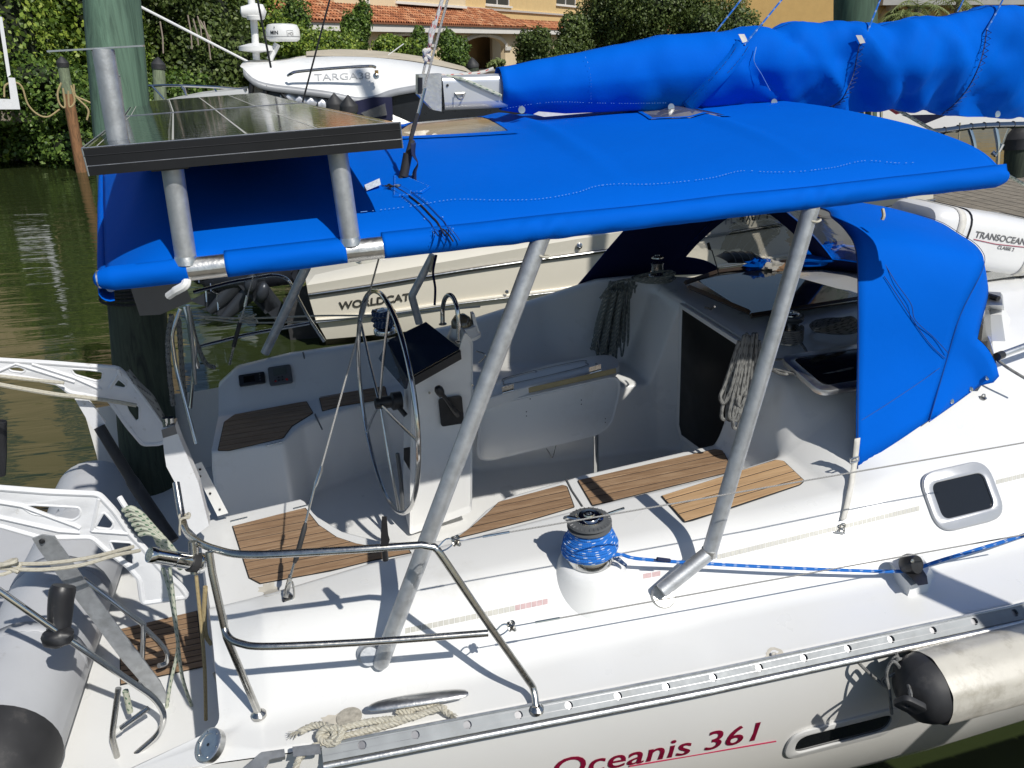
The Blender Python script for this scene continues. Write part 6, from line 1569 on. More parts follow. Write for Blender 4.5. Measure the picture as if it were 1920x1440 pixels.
# galvanised strut
gs = thing('davit_strut', 'flat galvanised strut bolted to the nearer davit arm and slanting down to the platform', 'strut', P(325, 1320, Y=-.8))
q = [P(x, y, Y=-.70) for x, y in [(60, 1010), (78, 1003), (102, 1006), (160, 1090), (225, 1180), (300, 1278), (330, 1340), (322, 1345), (230, 1240), (155, 1140), (105, 1075), (72, 1030)]]
MB().hexa(q, [p + np.array([0, .008, 0]) for p in q]).part('flat_bar', GALV, gs, smooth=False)
MB().lathe([(.012, 0), (.012, .006), (.006, .008), (.006, .014), (0, .014)], P(79, 1014, Y=-.705), (0, -1, 0), 6).part('bolt', BLK, gs)
q = [P(x, y, Y=.55) for x, y in [(140, 748), (158, 742), (185, 775), (240, 860), (300, 945), (330, 1000), (305, 1010), (250, 935), (200, 850), (165, 790)]]
g5 = thing('davit_strut', 'strut of the farther davit arm, white at the top and sleeved in black below', 'strut', q[5])
MB().hexa(q[0:3] + [P(198, 794, Y=.55), P(175, 805, Y=.55)] + q[9:], [p + np.array([0, .02, 0]) for p in q[0:3] + [P(198, 794, Y=.55), P(175, 805, Y=.55)] + q[9:]]).part('bar', WPAINT, g5, smooth=False)
MB().tube(crv(S((186, 800, .55), (215, 848, .5), (250, 905, .45), (290, 965, .35), (325, 1015, .25)), 6), [.03] * 12 + [.036] * 8 + [.034] * 5, 14).part('black_sleeve', BLKR, g5)
# ladder
ld = thing('swim_ladder', 'folded stainless swim ladder standing on the bathing platform', 'ladder', P(225, 1430, Z=.5))
MB().tube(rnd(S((155, 1085, -.45), (268, 1170, -.5), (268, 1175, -.5), (300, 1205, -.5), (315, 1225, -.52), (312, 1245, -.52), (298, 1248, -.55)), .03, 4), .0125, 10).part('side_rail', SS, ld)
MB().tube(S((270, 1170, -.5), (264, 1290, -.55)), .0125, 10).part('side_rail', SS, ld)
MB().tube(rnd(S((-20, 1095, -.95), (130, 1200, -.95), (290, 1308, -.95), (310, 1340, -.95), (300, 1375, -.95), (225, 1440, -.98)), .05, 5), .0135, 12).part('side_rail', SS, ld)
MB().tube(rnd(S((222, 1290, -.9), (210, 1380, -.95), (225, 1440, -.98)), .03, 4), .0125, 10).part('side_rail', SSD, ld)
MB().tube(S((218, 1372, -.92), (278, 1328, -.9)), .0125, 10).part('rung', SS, ld)
MB().tube(S((212, 1376, -.92), (226, 1366, -.92)), .0155, 12).part('white_cap', WPLAS, ld)
MB().tube(S((235, 1295, -.85), (244, 1335, -.85)), .013, 10).part('tie', R_GREEN, ld)
# black wrapped upright and taped joint on the long rail
tj = thing('black_bag_on_rail', 'black plastic wrapped and taped round the long ladder rail', 'wrapping', P(110, 1200, Y=-.93))
MB().tube(crv(S((120, 1098, -.85), (115, 1120, -.87), (112, 1160, -.9), (108, 1190, -.93)), 4), [.044, .048, .05, .05, .049, .048, .048, .047, .046, .046, .045, .043, .036], 14).part('wrap', BLK, tj)
blob(tj, 'tape', BLK, P(108, 1195, Y=-.95), (.062, .045, .04), 3, .22)
# teak grating on the platform
zt_ = .45 + .05
gp = [pz(222, 1160, zt_), pz(300, 1155, zt_), pz(375, 1120, zt_), pz(385, 1265, zt_), pz(300, 1285, zt_), pz(225, 1295, zt_)]
teak_panel('teak_grating', [pz(224, 1180, .455), pz(370, 1145, .455), pz(383, 1250, .455), pz(225, 1285, .455)], 10, TEAK, z=.452)
# hook fitting
o = MB().hexa(*[[P(x, y, Y=Y_) for x, y in [(398, 1262), (418, 1252), (420, 1285), (405, 1280)]] for Y_ in (-1.32, -1.29)]).part('transom_hook', SSD, boat)
# stern far pushpit
pf_ = S((352, 572, 1.0), (360, 640, 1.0), (366, 720, .98)); fpp = MB().tube(crv(pf_, 5), .0128, 10).part('far_pushpit', SS, boat)
for q in (S((338, 580, 1.0), (321, 628, .98), (330, 690, .95), (368, 832, .80)), S((345, 575, 1.1), (367, 648, 1.05), (357, 765, 1.0)), S((362, 548, 1.5), (430, 530, 1.55), (515, 515, 1.6), (540, 522, 1.6), (575, 590, 1.62), (608, 640, 1.62)), S((372, 650, 1.5), (460, 628, 1.55), (580, 606, 1.6)), S((352, 590, 1.3), (358, 640, 1.3), (372, 690, 1.3))):
    MB().tube(rnd(q, .05, 5), .0125, 10).part('rail', SS, fpp)
# stern black bracket plate below the awning corner
sb = thing('corner_bracket', 'smoked plastic sheet hanging under the stern corner of the awning', 'plastic sheet', P(310, 560, Y=-.9))
MB().hexa(*[[P(x, y, Y=Y_) for x, y in [(243, 535), (345, 530), (360, 565), (300, 590), (262, 592)]] for Y_ in (.60, .606)]).part('sheet', M_('smoked_sheet', (.13, .13, .13), .15), sb, smooth=False)
# light line lashing at the near stern end of the awning pipe
o = MB().tube(crv(S((350, 525, YN - .02), (347, 535, YN - .03), (330, 545, YN - .02), (316, 555, YN)), 5), [.014] * 11 + [.012] * 5, 8).part('white_toggle', WPLAS, None); o['label'] = 'white bent cord toggle hanging from the near pipe of the awning'; o['category'] = 'toggle'
for i, q in enumerate((S((322, 590, .9), (315, 640, .9), (318, 700, .9), (325, 760, .9)), S((352, 575, 1.3), (368, 640, 1.3), (385, 680, 1.3), (405, 690, 1.3)), S((335, 600, 1.0), (342, 700, 1.0), (348, 760, 1.0)))):
    o = strands(dense(q, .01), .016, 'hanging_cable', R_GREY, None, pitch=.06); o['label'] = ['thick grey rope hanging in front of the dark piling', 'grey rope slanting from the far stern rail to the coaming', 'twisted grey rope behind the stern rail tubes'][i]; o['category'] = 'rope'
# double white lines across the gap
line('mooring_line', 'thin white line stretched from the far stern rail toward the cream boat', S((362, 592, 1.7), (455, 597, 1.8), (600, 592, 1.9), (720, 590, 2.0), (900, 575, 2.2)), .007, R_WHITE)
line('mooring_line', 'second thin white line just below, sagging toward the cream boat', S((385, 598, 1.7), (470, 605, 1.8), (590, 602, 1.9), (720, 592, 2.0)), .006, R_WHITE)
kk = P(465, 598, Y=1.8); o = MB().tube([kk + np.array([.06 * math.sin(1.7 * t), .03 * math.cos(2.1 * t), .03 * math.sin(1.3 * t)]) for t in np.linspace(0, 11, 70)], .006, 6).part('line_knot', R_WHITE, None); o['label'] = 'loose knot of white line above the gap by the far stern rail'; o['category'] = 'knot'

# ------------------------------------------------------------------ DINGHY hanging across the stern
dn_ = thing('inflatable_dinghy', 'grey inflatable dinghy with fat tubes slung across behind the stern', 'dinghy', (-1.9, -.2, .4))
TX = -1.62; 
def ytube(x, z, y0, y1, r, n=28):
    L = []; rs = []
    for t in np.linspace(0, 1, 20): L.append(np.array([x + .12 * max(0, t - .6) ** 2 * -3, y0 + (y1 - y0) * t, z + .25 * max(0, t - .6) ** 2])); rs.append(r * (1 if t < .92 else math.sqrt(max(.01, 1 - ((t - .92) / .085) ** 2))))
    return MB().tube(L, rs, n)
tA = ytube(-1.62, .62, -1.02, 1.35, .245).part('inner_tube', ANTI, dn_)
MB().lathe([(.0, -.30), (.06, -.29), (.13, -.26), (.19, -.20), (.235, -.10), (.252, 0.0), (.252, .03)], (-1.62, -1.0, .62), (0, 1, 0), 36).part('tube_cone', BLKR, dn_)
tB = ytube(-2.7, .62, -1.02, 1.35, .245).part('outer_tube', ANTI, dn_)
MB().lathe([(.0, -.30), (.06, -.29), (.13, -.26), (.19, -.20), (.235, -.10), (.252, 0.0), (.252, .03)], (-2.7, -1.0, .62), (0, 1, 0), 36).part('tube_cone', BLKR, dn_)
MB().box((-2.16, .1, .50), (.95, 2.2, .06)).part('floor', ANTI, dn_)
MB().box((-2.16, -.85, .62), (.9, .05, .42)).part('transom_board', M_('dinghy_grey_board', (.40, .42, .45), .5), dn_)
MB().box((-2.16, -.1, .58), (.86, .22, .03)).part('thwart', ANTI, dn_)
for yy in (-.5, .05, .6):
    q = [np.array([-1.62 + .249 * math.sin(a), yy + dy, .62 + .249 * math.cos(a)]) for a in np.linspace(-1.7, 1.7, 14) for dy in (0,)]
    MB().grid([[p, p + np.array([0, .07, 0])] for p in q]).part('tube_band', M_('seam_band', (.40, .41, .43), .5), tA).modifiers.new('t', 'SOLIDIFY').thickness = .004
q = [np.array([-1.62 + .2475 * math.sin(a), -.62, .62 + .2475 * math.cos(a)]) for a in np.linspace(-.9, -.3, 6)]
rs_ = blob(tA, 'rust_streak', RUST, (-1.68, -.66, .855), (.05, .025, .012), 2, .8)
MB().lathe([(.02, 0), (.018, .01), (0, .014)], (-1.40, -1.05, .66), (1, 0, .2), 14).part('valve', SS, dn_)
# ropes near platform, pole at far left
lp = MB().tube(S((2, 790, .9), (2, 850, .9), (0, 890, .9)), .03, 10).part('black_tiller', BLK, None); lp['label'] = 'black upright handle just inside the left edge above the dinghy'; lp['category'] = 'handle'
# ================================================================== THE LEVEL WORLD: WATER, SHORE, OTHER BOATS
# water
m, nt_, b = mk('canal_water'); c = coords(nt_, (1, 1, 1))
b.inputs['Base Color'].default_value = (.026, .036, .012, 1); b.inputs['Roughness'].default_value = .035; b.inputs['IOR'].default_value = 1.5
mpn = nd(nt_, 'ShaderNodeMapping'); mpn.inputs['Scale'].default_value = (.45, 1.9, 1); mpn.inputs['Rotation'].default_value = (0, 0, math.radians(8)); nt_.links.new(c, mpn.inputs[0])
n1 = nd(nt_, 'ShaderNodeTexNoise', _Scale=1.6, _Detail=3.0, _Distortion=.6); nt_.links.new(mpn.outputs[0], n1.inputs[0])
n2 = nd(nt_, 'ShaderNodeTexNoise', _Scale=7.0, _Detail=3.0, _Distortion=.3); nt_.links.new(mpn.outputs[0], n2.inputs[0])
ad = nd(nt_, 'ShaderNodeMath', operation='MULTIPLY_ADD'); nt_.links.new(n2.outputs[0], ad.inputs[0]); ad.inputs[1].default_value = .05; nt_.links.new(n1.outputs[0], ad.inputs[2])
bp = nd(nt_, 'ShaderNodeBump', _Strength=.33, _Distance=.05); nt_.links.new(ad.outputs[0], bp.inputs['Height']); nt_.links.new(bp.outputs[0], b.inputs['Normal'])
WATER = m
def slab(name, q, z, mat, kind='structure', th=0):
    o = MB().add([(x, y, z) for x, y in q], [(0, 1, 2, 3)]).part(name, mat, None, smooth=False, kind=kind); BG.append(o); return o
slab('water', [(-400, -60), (400, -60), (400, 500), (-400, 500)], 0, WATER)
MUD = M_('bank_soil', (.06, .05, .03), .95, var=.4, vs=2, bump=.5, bs=8)
LAWN = M_('lawn', (.06, .10, .02), .9, var=.4, vs=4)
YS = 29.0
o = MB().hexa([(-120, YS, -1), (120, YS + 6, -1), (120, 300, -1), (-120, 300, -1)], [(-120, YS, 1.15), (120, YS + 6, 1.35), (120, 300, 1.6), (-120, 300, 1.6)]).part('ground', MUD, None, smooth=False, kind='structure'); BG.append(o)
CONC = M_('weathered_concrete', (.28, .26, .22), .85, var=.2, vs=3, dirt=(.12, .11, .09), ds=2, bump=.4, bs=20)
sw = MB().box((0, YS + 1.2, .8), (150, .5, 1.6)).part('seawall', CONC, None, smooth=False); sw['label'] = 'low concrete seawall along the far bank behind the boats'; sw['category'] = 'seawall'; BG.append(sw)

# foliage
def leaves(blobs, n, s, name, mat, parent, seed, hollow=.55, up=.3):
    rng = np.random.RandomState(seed); bl = np.array(blobs, float); vol = bl[:, 3] * bl[:, 4] * bl[:, 5]; pr_ = vol ** .75; pr_ /= pr_.sum()
    k = rng.choice(len(bl), n, p=pr_); d = rng.randn(n, 3); d /= np.linalg.norm(d, axis=1)[:, None]
    lump = np.array([noise.noise(Vector((float(a[0]) * 2.2 + float(i) * 3.1, float(a[1]) * 2.2, float(a[2]) * 2.2))) for a, i in zip(d, k)])
    r = (hollow + (1 - hollow) * rng.rand(n) ** .6) * (1 + .45 * lump)
    c = bl[k, :3] + d * bl[k, 3:6] * r[:, None]
    nv = d * .8 + rng.randn(n, 3) * .65 + np.array([0, -.1, up]); nv /= np.linalg.norm(nv, axis=1)[:, None]
    a = np.cross(nv, rng.randn(n, 3)); a /= np.linalg.norm(a, axis=1)[:, None] + 1e-9; b_ = np.cross(nv, a)
    sz = s * (.6 + .8 * rng.rand(n))[:, None]
    v = np.stack([c - a * sz * .5, c + b_ * sz * .34 + nv * sz * .06, c + a * sz * .5, c - b_ * sz * .34 + nv * sz * .06], 1).reshape(-1, 3)
    me = bpy.data.meshes.new(name); me.vertices.add(n * 4); me.vertices.foreach_set('co', v.ravel())
    me.loops.add(n * 4); me.loops.foreach_set('vertex_index', np.arange(n * 4, dtype=np.int32)); me.polygons.add(n)
    me.polygons.foreach_set('loop_start', np.arange(0, n * 4, 4, dtype=np.int32)); me.polygons.foreach_set('loop_total', np.full(n, 4, dtype=np.int32))
    me.update(); return link(name, me, mat, parent)
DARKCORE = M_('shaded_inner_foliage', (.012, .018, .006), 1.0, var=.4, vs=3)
def tree(name, lab, cat, px, py, D, w_, h, zb, n, s, mat, seed, group=None, blobs=9, trunk=True, cw=.42, dep=1.0):
    """px,py: centre of the crown in the picture; D metres away; w_, h: crown size; zb: ground"""
    c = B(px, py, D=D); rng = random.Random(seed); g = thing(name, lab, cat, (c[0], c[1], zb), group=group, bg=True)
    bs_ = []
    for i in range(blobs):
        a = rng.uniform(0, 2 * PI); rr = rng.uniform(.15, .62); hh = rng.uniform(-.38, .38)
        k = math.sqrt(max(.1, 1 - (hh * 2) ** 2 * .6))
        bs_.append((c[0] + math.cos(a) * rr * w_ / 2 * k, c[1] + math.sin(a) * rr * w_ / 2 * dep, c[2] + hh * h, w_ * cw * rng.uniform(.45, .8) * .8, w_ * cw * rng.uniform(.45, .8) * dep, h * cw * rng.uniform(.45, .8)))
    bs_.append((*c, w_ * .36, w_ * .36 * dep, h * .38))
    n = int(n * 2.3); s = s * .66
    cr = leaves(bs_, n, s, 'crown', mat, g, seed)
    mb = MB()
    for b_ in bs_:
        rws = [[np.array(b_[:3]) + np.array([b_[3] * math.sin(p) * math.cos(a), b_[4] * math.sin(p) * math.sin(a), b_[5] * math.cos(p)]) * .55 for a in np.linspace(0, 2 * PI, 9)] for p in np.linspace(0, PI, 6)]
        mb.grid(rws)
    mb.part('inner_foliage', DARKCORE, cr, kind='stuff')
    if trunk:
        base = np.array([c[0], c[1], zb - .2]); mb = MB()
        top_ = np.array([c[0], c[1], c[2]]); mb.tube([base, base * .5 + top_ * .5 + [.15 * w_ * .2, 0, 0], top_], [.05 * w_ * .6, .035 * w_ * .6, .02 * w_ * .6], 8)
        for b_ in bs_[:6]:
            st_ = base * .45 + top_ * .55; mb.tube([st_, np.array(b_[:3])], [.018 * w_ * .6, .006 * w_ * .6], 6)
        mb.part('trunk', BARK, g)
    return g
# mangroves on the left bank
k = 0
for px, py, D, w_, h, n, lab in [(-60, 90, 28.5, 6.5, 6.4, 7000, 'sunlit mangrove thicket at the left edge of the bank'), (70, 60, 29, 5.0, 6.8, 15000, 'sunlit leafy mangrove behind the small green piling'), (150, 95, 30.5, 4.5, 5.6, 9000, 'mangrove just behind the big green piling'),
                                 (300, 55, 32, 5.5, 6.4, 11000, 'dark mangrove standing right of the big green piling'), (385, 30, 31.5, 4.6, 6.6, 11000, 'dark mangrove with hanging roots behind the thin white pole'), (455, 50, 33, 4.0, 6.0, 9000, 'mangrove with sunny sprays just left of the radar mast')]:
    tree('mangrove_tree', lab, 'tree', px, py + 22, D, w_, h, .2, n, .22, LEAF1 if k in (0, 1, 2, 5) else LEAF3, 20 + k, group='mangroves on the far bank'); k += 1  # third and fourth from left wear darker leaves, deep shade put into the colour
for px, D, w_, lab in [(20, 27.2, 5.0, 'low mangrove skirt over the water at the left edge'), (130, 27.4, 4.6, 'low mangrove skirt over the water by the dock'), (260, 29, 5, 'low dark shrub skirt over the water behind the panels')]:
    tree('mangrove_shrub', lab, 'shrub', px, 196, D, w_, 2.6, .0, 6000, .18, LEAF2, 40 + px, group='low mangrove skirts', trunk=False)
# aerial roots
rt = thing('aerial_roots', 'thin pale roots hanging in the dark gap between the mangroves', 'roots', B(380, 60, D=30.0), bg=True)
for x, y, x2, y2 in [(352, 28, 360, 92), (362, 35, 372, 85), (375, 38, 400, 90), (382, 40, 395, 112), (370, 30, 378, 70), (300, 40, 306, 100)]:
    MB().tube([B(x, y, D=29.2), B((x + x2) / 2 + 2, (y + y2) / 2, D=29.2), B(x2, y2, D=29.2)], .022, 5).part('root', M_('pale_root_%d' % x, (.32, .26, .22), .9) if x == 352 else bpy.data.materials['pale_root_352'], rt)
# shrubs before the villa
for i, (px, py, D, w_, h, n, mat, lab) in enumerate([
    (668, 68, 36, 1.6, 2.7, 6000, LEAF2, 'clipped round-topped ficus in front of the villa porch'),
    (590, 92, 34, 4.6, 1.9, 8000, LEAF1, 'broad green shrub behind the radar dome'),
    (540, 62, 37, 2.4, 2.2, 4000, LEAF2, 'brownish dark shrub below the left end of the tiled roof'),
    (735, 104, 33, 2.2, 1.1, 3000, LEAF1, 'low bright shrub at the villa foot behind the hardtop'),
    (785, 92, 38, 1.3, 1.7, 4000, LEAF2, 'small shrub beside the first arch'),
    (850, 95, 38, 1.9, 1.6, 5000, LEAF2, 'clipped dark ball shrub between the two arches'),
    (1012, 112, 40, 2.7, 2.3, 7000, LEAF3, 'feathery olive-green shrub right of the second arch'),
    (1075, 92, 42, 2.5, 2.6, 7000, LEAF3, 'dense shrub beside the feathery one'),
    (1200, 45, 44, 7.5, 5.6, 24000, LEAF3, 'large dark live oak in front of the villa centre'),
    (1335, 45, 43, 5.0, 3.6, 11000, LEAF3, 'right-hand shoulder tree of the large live oak'),
    (930, 122, 44, 1.2, .5, 900, PALM, 'small lime-green plant at the column foot')]):
    tree('garden_tree' if h > 2.8 else 'garden_shrub', lab, 'tree' if h > 2.8 else 'shrub', px, py, D, w_, h, 1.3, n, .17 if D < 40 else .19, mat, 60 + i)
# palms at the upper right
def palm(px, py, D, lab, seed, L=1.5):
    c = B(px, py, D=D); g = thing('palm_tree', lab, 'palm', (c[0], c[1], 1.3), bg=True); rng = random.Random(seed)
    MB().tube([(c[0], c[1], 1.2), c], .14, 8).part('trunk', BARK, g)
    for i in range(13):
        a = 2 * PI * i / 13 + rng.uniform(-.2, .2); el = rng.uniform(.1, 1.0); mb = MB(); pts = []
        for t in np.linspace(0, 1, 8): pts.append(c + np.array([math.cos(a) * t * L, math.sin(a) * t * L, L * (el * t - .9 * t * t)]))
        for j in range(1, 8):
            d_ = nrm(pts[j] - pts[j - 1]); s_ = nrm(np.cross(d_, [0, 0, 1]))
            for sg_ in (-1, 1):
                for q_ in (0, .5):
                    b0_ = pts[j - 1] * (1 - q_) + pts[j] * q_; e_ = b0_ + (s_ * sg_ * .8 + d_ * .7) * L * .28 * (1 - .5 * j / 8) - np.array([0, 0, .08])
                    mb.add([b0_, b0_ + d_ * .05, e_], [(0, 1, 2)])
        mb.tube(pts, .012, 4); mb.part('frond', PALM, g, smooth=False)
palm(1722, 14, 38, 'small palm showing above the sail cover beside the arched window', 1)
palm(1800, 2, 42, 'palm partly hidden by the sail cover under the grey balcony', 2)
palm(1695, 30, 36, 'lowest palm fronds peeping over the sail cover', 3, 1.0)

# ------------------------------------------------------------------ villa
STUC = M_('yellow_stucco', (.66, .47, .22), .85, var=.05, vs=2, bump=.2, bs=40)
STUC2 = M_('pale_stucco', (.72, .58, .38), .85, var=.05, vs=2)
TRIM = M_('white_trim', (.74, .71, .66), .7, var=.04)
GLASSD = M_('window_glass', (.02, .022, .025), .06, var=.2)
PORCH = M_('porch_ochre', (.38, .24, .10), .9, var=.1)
def tilemat():
    m, nt, b = mk('terracotta_tiles'); g = nd(nt, 'ShaderNodeNewGeometry')
    nt.links.new(ramp(nt, g.outputs['Random Per Island'], [(0, (.17, .06, .03)), (.35, (.34, .12, .05)), (.7, (.46, .18, .08)), (1, (.52, .30, .17))]), b.inputs['Base Color']); b.inputs['Roughness'].default_value = .8; return m
TILE = tilemat()
# facade plane: eave seen at (573,40) .. (987,53)
E0, E1 = B(573, 40, D=41), B(987, 53, D=60)
zE = E0[2]
fdv = E1 - E0; fdv[2] = 0; fdv = nrm(fdv)
# keep the eave level: choose D of the right end so that heights agree
lo, hi = 41, 120
for _ in range(40):
    mid = (lo + hi) / 2
    if B(987, 53, D=mid)[2] < zE: lo = mid
    else: hi = mid
E1 = B(987, 53, D=mid); fdv = E1 - E0; fdv[2] = 0; Lf = np.linalg.norm(fdv); fdv = fdv / Lf; fnv = np.array([fdv[1], -fdv[0], 0]); fnv = fnv if fnv[1] < 0 else -fnv
print('villa', E0, E1, 'D', mid, 'zE', zE)
ZG = 1.3
VO = np.array([E0[0], E0[1], 0.]) - fnv * .6
def vm(u, v, w_=0): return VO + fdv * u + np.array([0, 0, v]) + fnv * w_     # along facade, height, outward
def facuv(px, py, out=0.):
    """facade coordinates of a picture point"""
    o = VO + fnv * out; r = B(px, py, D=1) - CAM; t = np.dot(o - CAM, fnv) / np.dot(r, fnv); p = CAM + r * t; return np.dot(p - VO, fdv), p[2]
villa = thing('villa', 'yellow stucco villa with arched porch and terracotta tiled roof across the canal', 'building', vm(Lf / 2, ZG), bg=True)
u0, u1 = facuv(440, 40)[0], facuv(975, 60)[0]
def archloop(c, w_, zs, zt_, zb, n=12):
    return [(c - w_ / 2, zb), (c + w_ / 2, zb)] + [(c + w_ / 2 * math.cos(a), zs + (zt_ - zs) * math.sin(a)) for a in np.linspace(0, PI, n)]
arch = []
for (xa, xb, yt, ys) in [(868, 948, 68, 88), (724, 808, 66, 80), (590, 655, 66, 80)]:
    ua, ub = facuv(xa, 90)[0], facuv(xb, 90)[0]; zt_ = facuv((xa + xb) / 2, yt)[1]; zs = facuv((xa + xb) / 2, ys)[1]; arch.append(((ua + ub) / 2, ub - ua, zs, zt_))
u1 = facuv(962, 80)[0]
wall_b = plate('porch_wall', [(u0, ZG - .3), (u1, ZG - .3), (u1, zE), (u0, zE)], [archloop(c, w_, zs, zt_, ZG - .1) for c, w_, zs, zt_ in arch], .35, lambda u, v, w_: vm(u, v, w_ - .2), STUC2, villa)
for c, w_, zs, zt_ in arch:
    L = [vm(c + (w_ / 2 + .1) * math.cos(a), zs + (zt_ - zs + .1) * math.sin(a), .02) for a in np.linspace(0, PI, 14)]
    MB().tube(L, .13, 4).part('arch_trim', TRIM, wall_b)
    MB().hexa([vm(c - .12, zt_ - .05, .02), vm(c + .12, zt_ - .05, .02), vm(c + .12, zt_ - .05, .12), vm(c - .12, zt_ - .05, .12)], [vm(c - .16, zt_ + .35, .02), vm(c + .16, zt_ + .35, .02), vm(c + .16, zt_ + .35, .14), vm(c - .16, zt_ + .35, .14)]).part('keystone', TRIM, wall_b)
    for s in (-1, 1):
        cc_ = c + s * (w_ / 2 + .35)
        MB().hexa([vm(cc_ - .42, zs - .25, .0), vm(cc_ + .42, zs - .25, .0), vm(cc_ + .42, zs - .25, .10), vm(cc_ - .42, zs - .25, .10)], [vm(cc_ - .42, zs, .0), vm(cc_ + .42, zs, .0), vm(cc_ + .42, zs, .14), vm(cc_ - .42, zs, .14)]).part('capital', TRIM, wall_b)
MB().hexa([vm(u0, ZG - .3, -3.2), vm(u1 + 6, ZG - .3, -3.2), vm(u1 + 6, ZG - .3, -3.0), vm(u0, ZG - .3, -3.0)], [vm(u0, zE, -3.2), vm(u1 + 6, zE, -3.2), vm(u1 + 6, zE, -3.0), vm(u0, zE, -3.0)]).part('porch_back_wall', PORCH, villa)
MB().hexa([vm(u0, ZG - .05, -3.2), vm(u1, ZG - .05, -3.2), vm(u1, ZG - .05, .6), vm(u0, ZG - .05, .6)], [vm(u0, ZG, -3.2), vm(u1, ZG, -3.2), vm(u1, ZG, .6), vm(u0, ZG, .6)]).part('porch_floor', CONC, villa)
ue = facuv(987, 53, .6)[0]
fas = MB().hexa([vm(u0, zE - .38, .45), vm(ue, zE - .38, .45), vm(ue, zE - .38, .62), vm(u0, zE - .38, .62)], [vm(u0, zE, .45), vm(ue, zE, .45), vm(ue, zE, .62), vm(u0, zE, .62)]).part('fascia', TRIM, villa)
MB().hexa([vm(u0, zE - .1, -.4), vm(ue, zE - .1, -.4), vm(ue, zE - .1, .45), vm(u0, zE - .1, .45)], [vm(u0, zE, -.4), vm(ue, zE, -.4), vm(ue, zE, .45), vm(u0, zE, .45)]).part('soffit', TRIM, villa)
# right wing further back
uR0, uR1 = ue - .2, facuv(1560, 60)[0]
zw = facuv(1033, 57, -1.2)[1]
MB().hexa([vm(uR0 - .5, ZG - .3, -2.0), vm(uR1, ZG - .3, -2.0), vm(uR1, ZG - .3, -1.8), vm(uR0 - .5, ZG - .3, -1.8)], [vm(uR0 - .5, zE, -2.0), vm(uR1, zE, -2.0), vm(uR1, zE, -1.8), vm(uR0 - .5, zE, -1.8)]).part('wing_wall', STUC2, villa)
MB().hexa([vm(uR0, zE - .35, -1.2), vm(uR1, zE - .35, -1.2), vm(uR1, zE - .35, -1.05), vm(uR0, zE - .35, -1.05)], [vm(uR0, zE, -1.2), vm(uR1, zE, -1.2), vm(uR1, zE, -1.05), vm(uR0, zE, -1.05)]).part('fascia', TRIM, villa)
# upper walls
DU = -2.2
zR = zE + 1.25
z2 = zR + 6
upw = []
wins = []
for xa, xb in [(911, 957), (1043, 1081)]:
    ua, zb_ = facuv(xa, 12, DU); ub, _ = facuv(xb, 12, DU); wins.append((ua, ub, facuv((xa + xb) / 2, 10, DU)[1]))
un0, un1 = facuv(436, 0, DU)[0], facuv(1600, 10, DU)[0]
plate('upper_wall', [(un0, zE - .2), (un1, zE - .2), (un1, z2), (un0, z2)], [[(a, z), (b_, z), (b_, z + 1.5), (a, z + 1.5)] for a, b_, z in wins], .3, lambda u, v, w_: vm(u, v, DU + w_ - .16), STUC, villa)
for a, b_, z in wins:
    wf = plate('window', [(a, z), (b_, z), (b_, z + 1.5), (a, z + 1.5)], [[(a + .06, z + .06), ((a + b_) / 2 - .03, z + .06), ((a + b_) / 2 - .03, z + 1.44), (a + .06, z + 1.44)], [((a + b_) / 2 + .03, z + .06), (b_ - .06, z + .06), (b_ - .06, z + 1.44), ((a + b_) / 2 + .03, z + 1.44)]], .08, lambda u, v, w_: vm(u, v, DU + w_ - .12), TRIM, villa)
    plate('pane', [(a, z), (b_, z), (b_, z + 1.5), (a, z + 1.5)], [], .02, lambda u, v, w_: vm(u, v, DU + w_ - .16), GLASSD, wf)
    MB().hexa([vm(a - .12, z - .12, DU), vm(b_ + .12, z - .12, DU), vm(b_ + .12, z - .12, DU + .14), vm(a - .12, z - .12, DU + .14)], [vm(a - .12, z, DU), vm(b_ + .12, z, DU), vm(b_ + .12, z, DU + .14), vm(a - .12, z, DU + .14)]).part('sill', TRIM, wf)
# string courses and the protruding bays
za_ = facuv(1000, 22, DU)[1]
MB().hexa([vm(facuv(860, 10, DU)[0], za_ - .13, DU), vm(un1, za_ - .13, DU), vm(un1, za_ - .13, DU + .12), vm(facuv(860, 10, DU)[0], za_ - .13, DU + .12)], [vm(facuv(860, 10, DU)[0], za_, DU), vm(un1, za_, DU), vm(un1, za_, DU + .16), vm(facuv(860, 10, DU)[0], za_, DU + .16)]).part('string_course', TRIM, villa)
for xa, xb, yb_ in [(628, 746, 22), (742, 873, 8), (436, 560, 0)]:
    ua, zb_ = facuv(xa, yb_, -1.3); ub = facuv(xb, yb_, -1.3)[0]; zb_ = facuv((xa + xb) / 2, yb_, -1.3)[1]
    by_ = MB().hexa([vm(ua, zb_, -2.3), vm(ub, zb_, -2.3), vm(ub, zb_, -1.3), vm(ua, zb_, -1.3)], [vm(ua, z2, -2.3), vm(ub, z2, -2.3), vm(ub, z2, -1.3), vm(ua, z2, -1.3)]).part('bay', STUC2, villa, smooth=False)
    MB().hexa([vm(ua - .06, zb_ - .10, -2.3), vm(ub + .06, zb_ - .10, -2.3), vm(ub + .06, zb_ - .10, -1.22), vm(ua - .06, zb_ - .10, -1.22)], [vm(ua - .06, zb_ + .04, -2.3), vm(ub + .06, zb_ + .04, -2.3), vm(ub + .06, zb_ + .04, -1.22), vm(ua - .06, zb_ + .04, -1.22)]).part('bay_trim', TRIM, by_, smooth=False)
ud, zd = facuv(689, 3, -1.29)
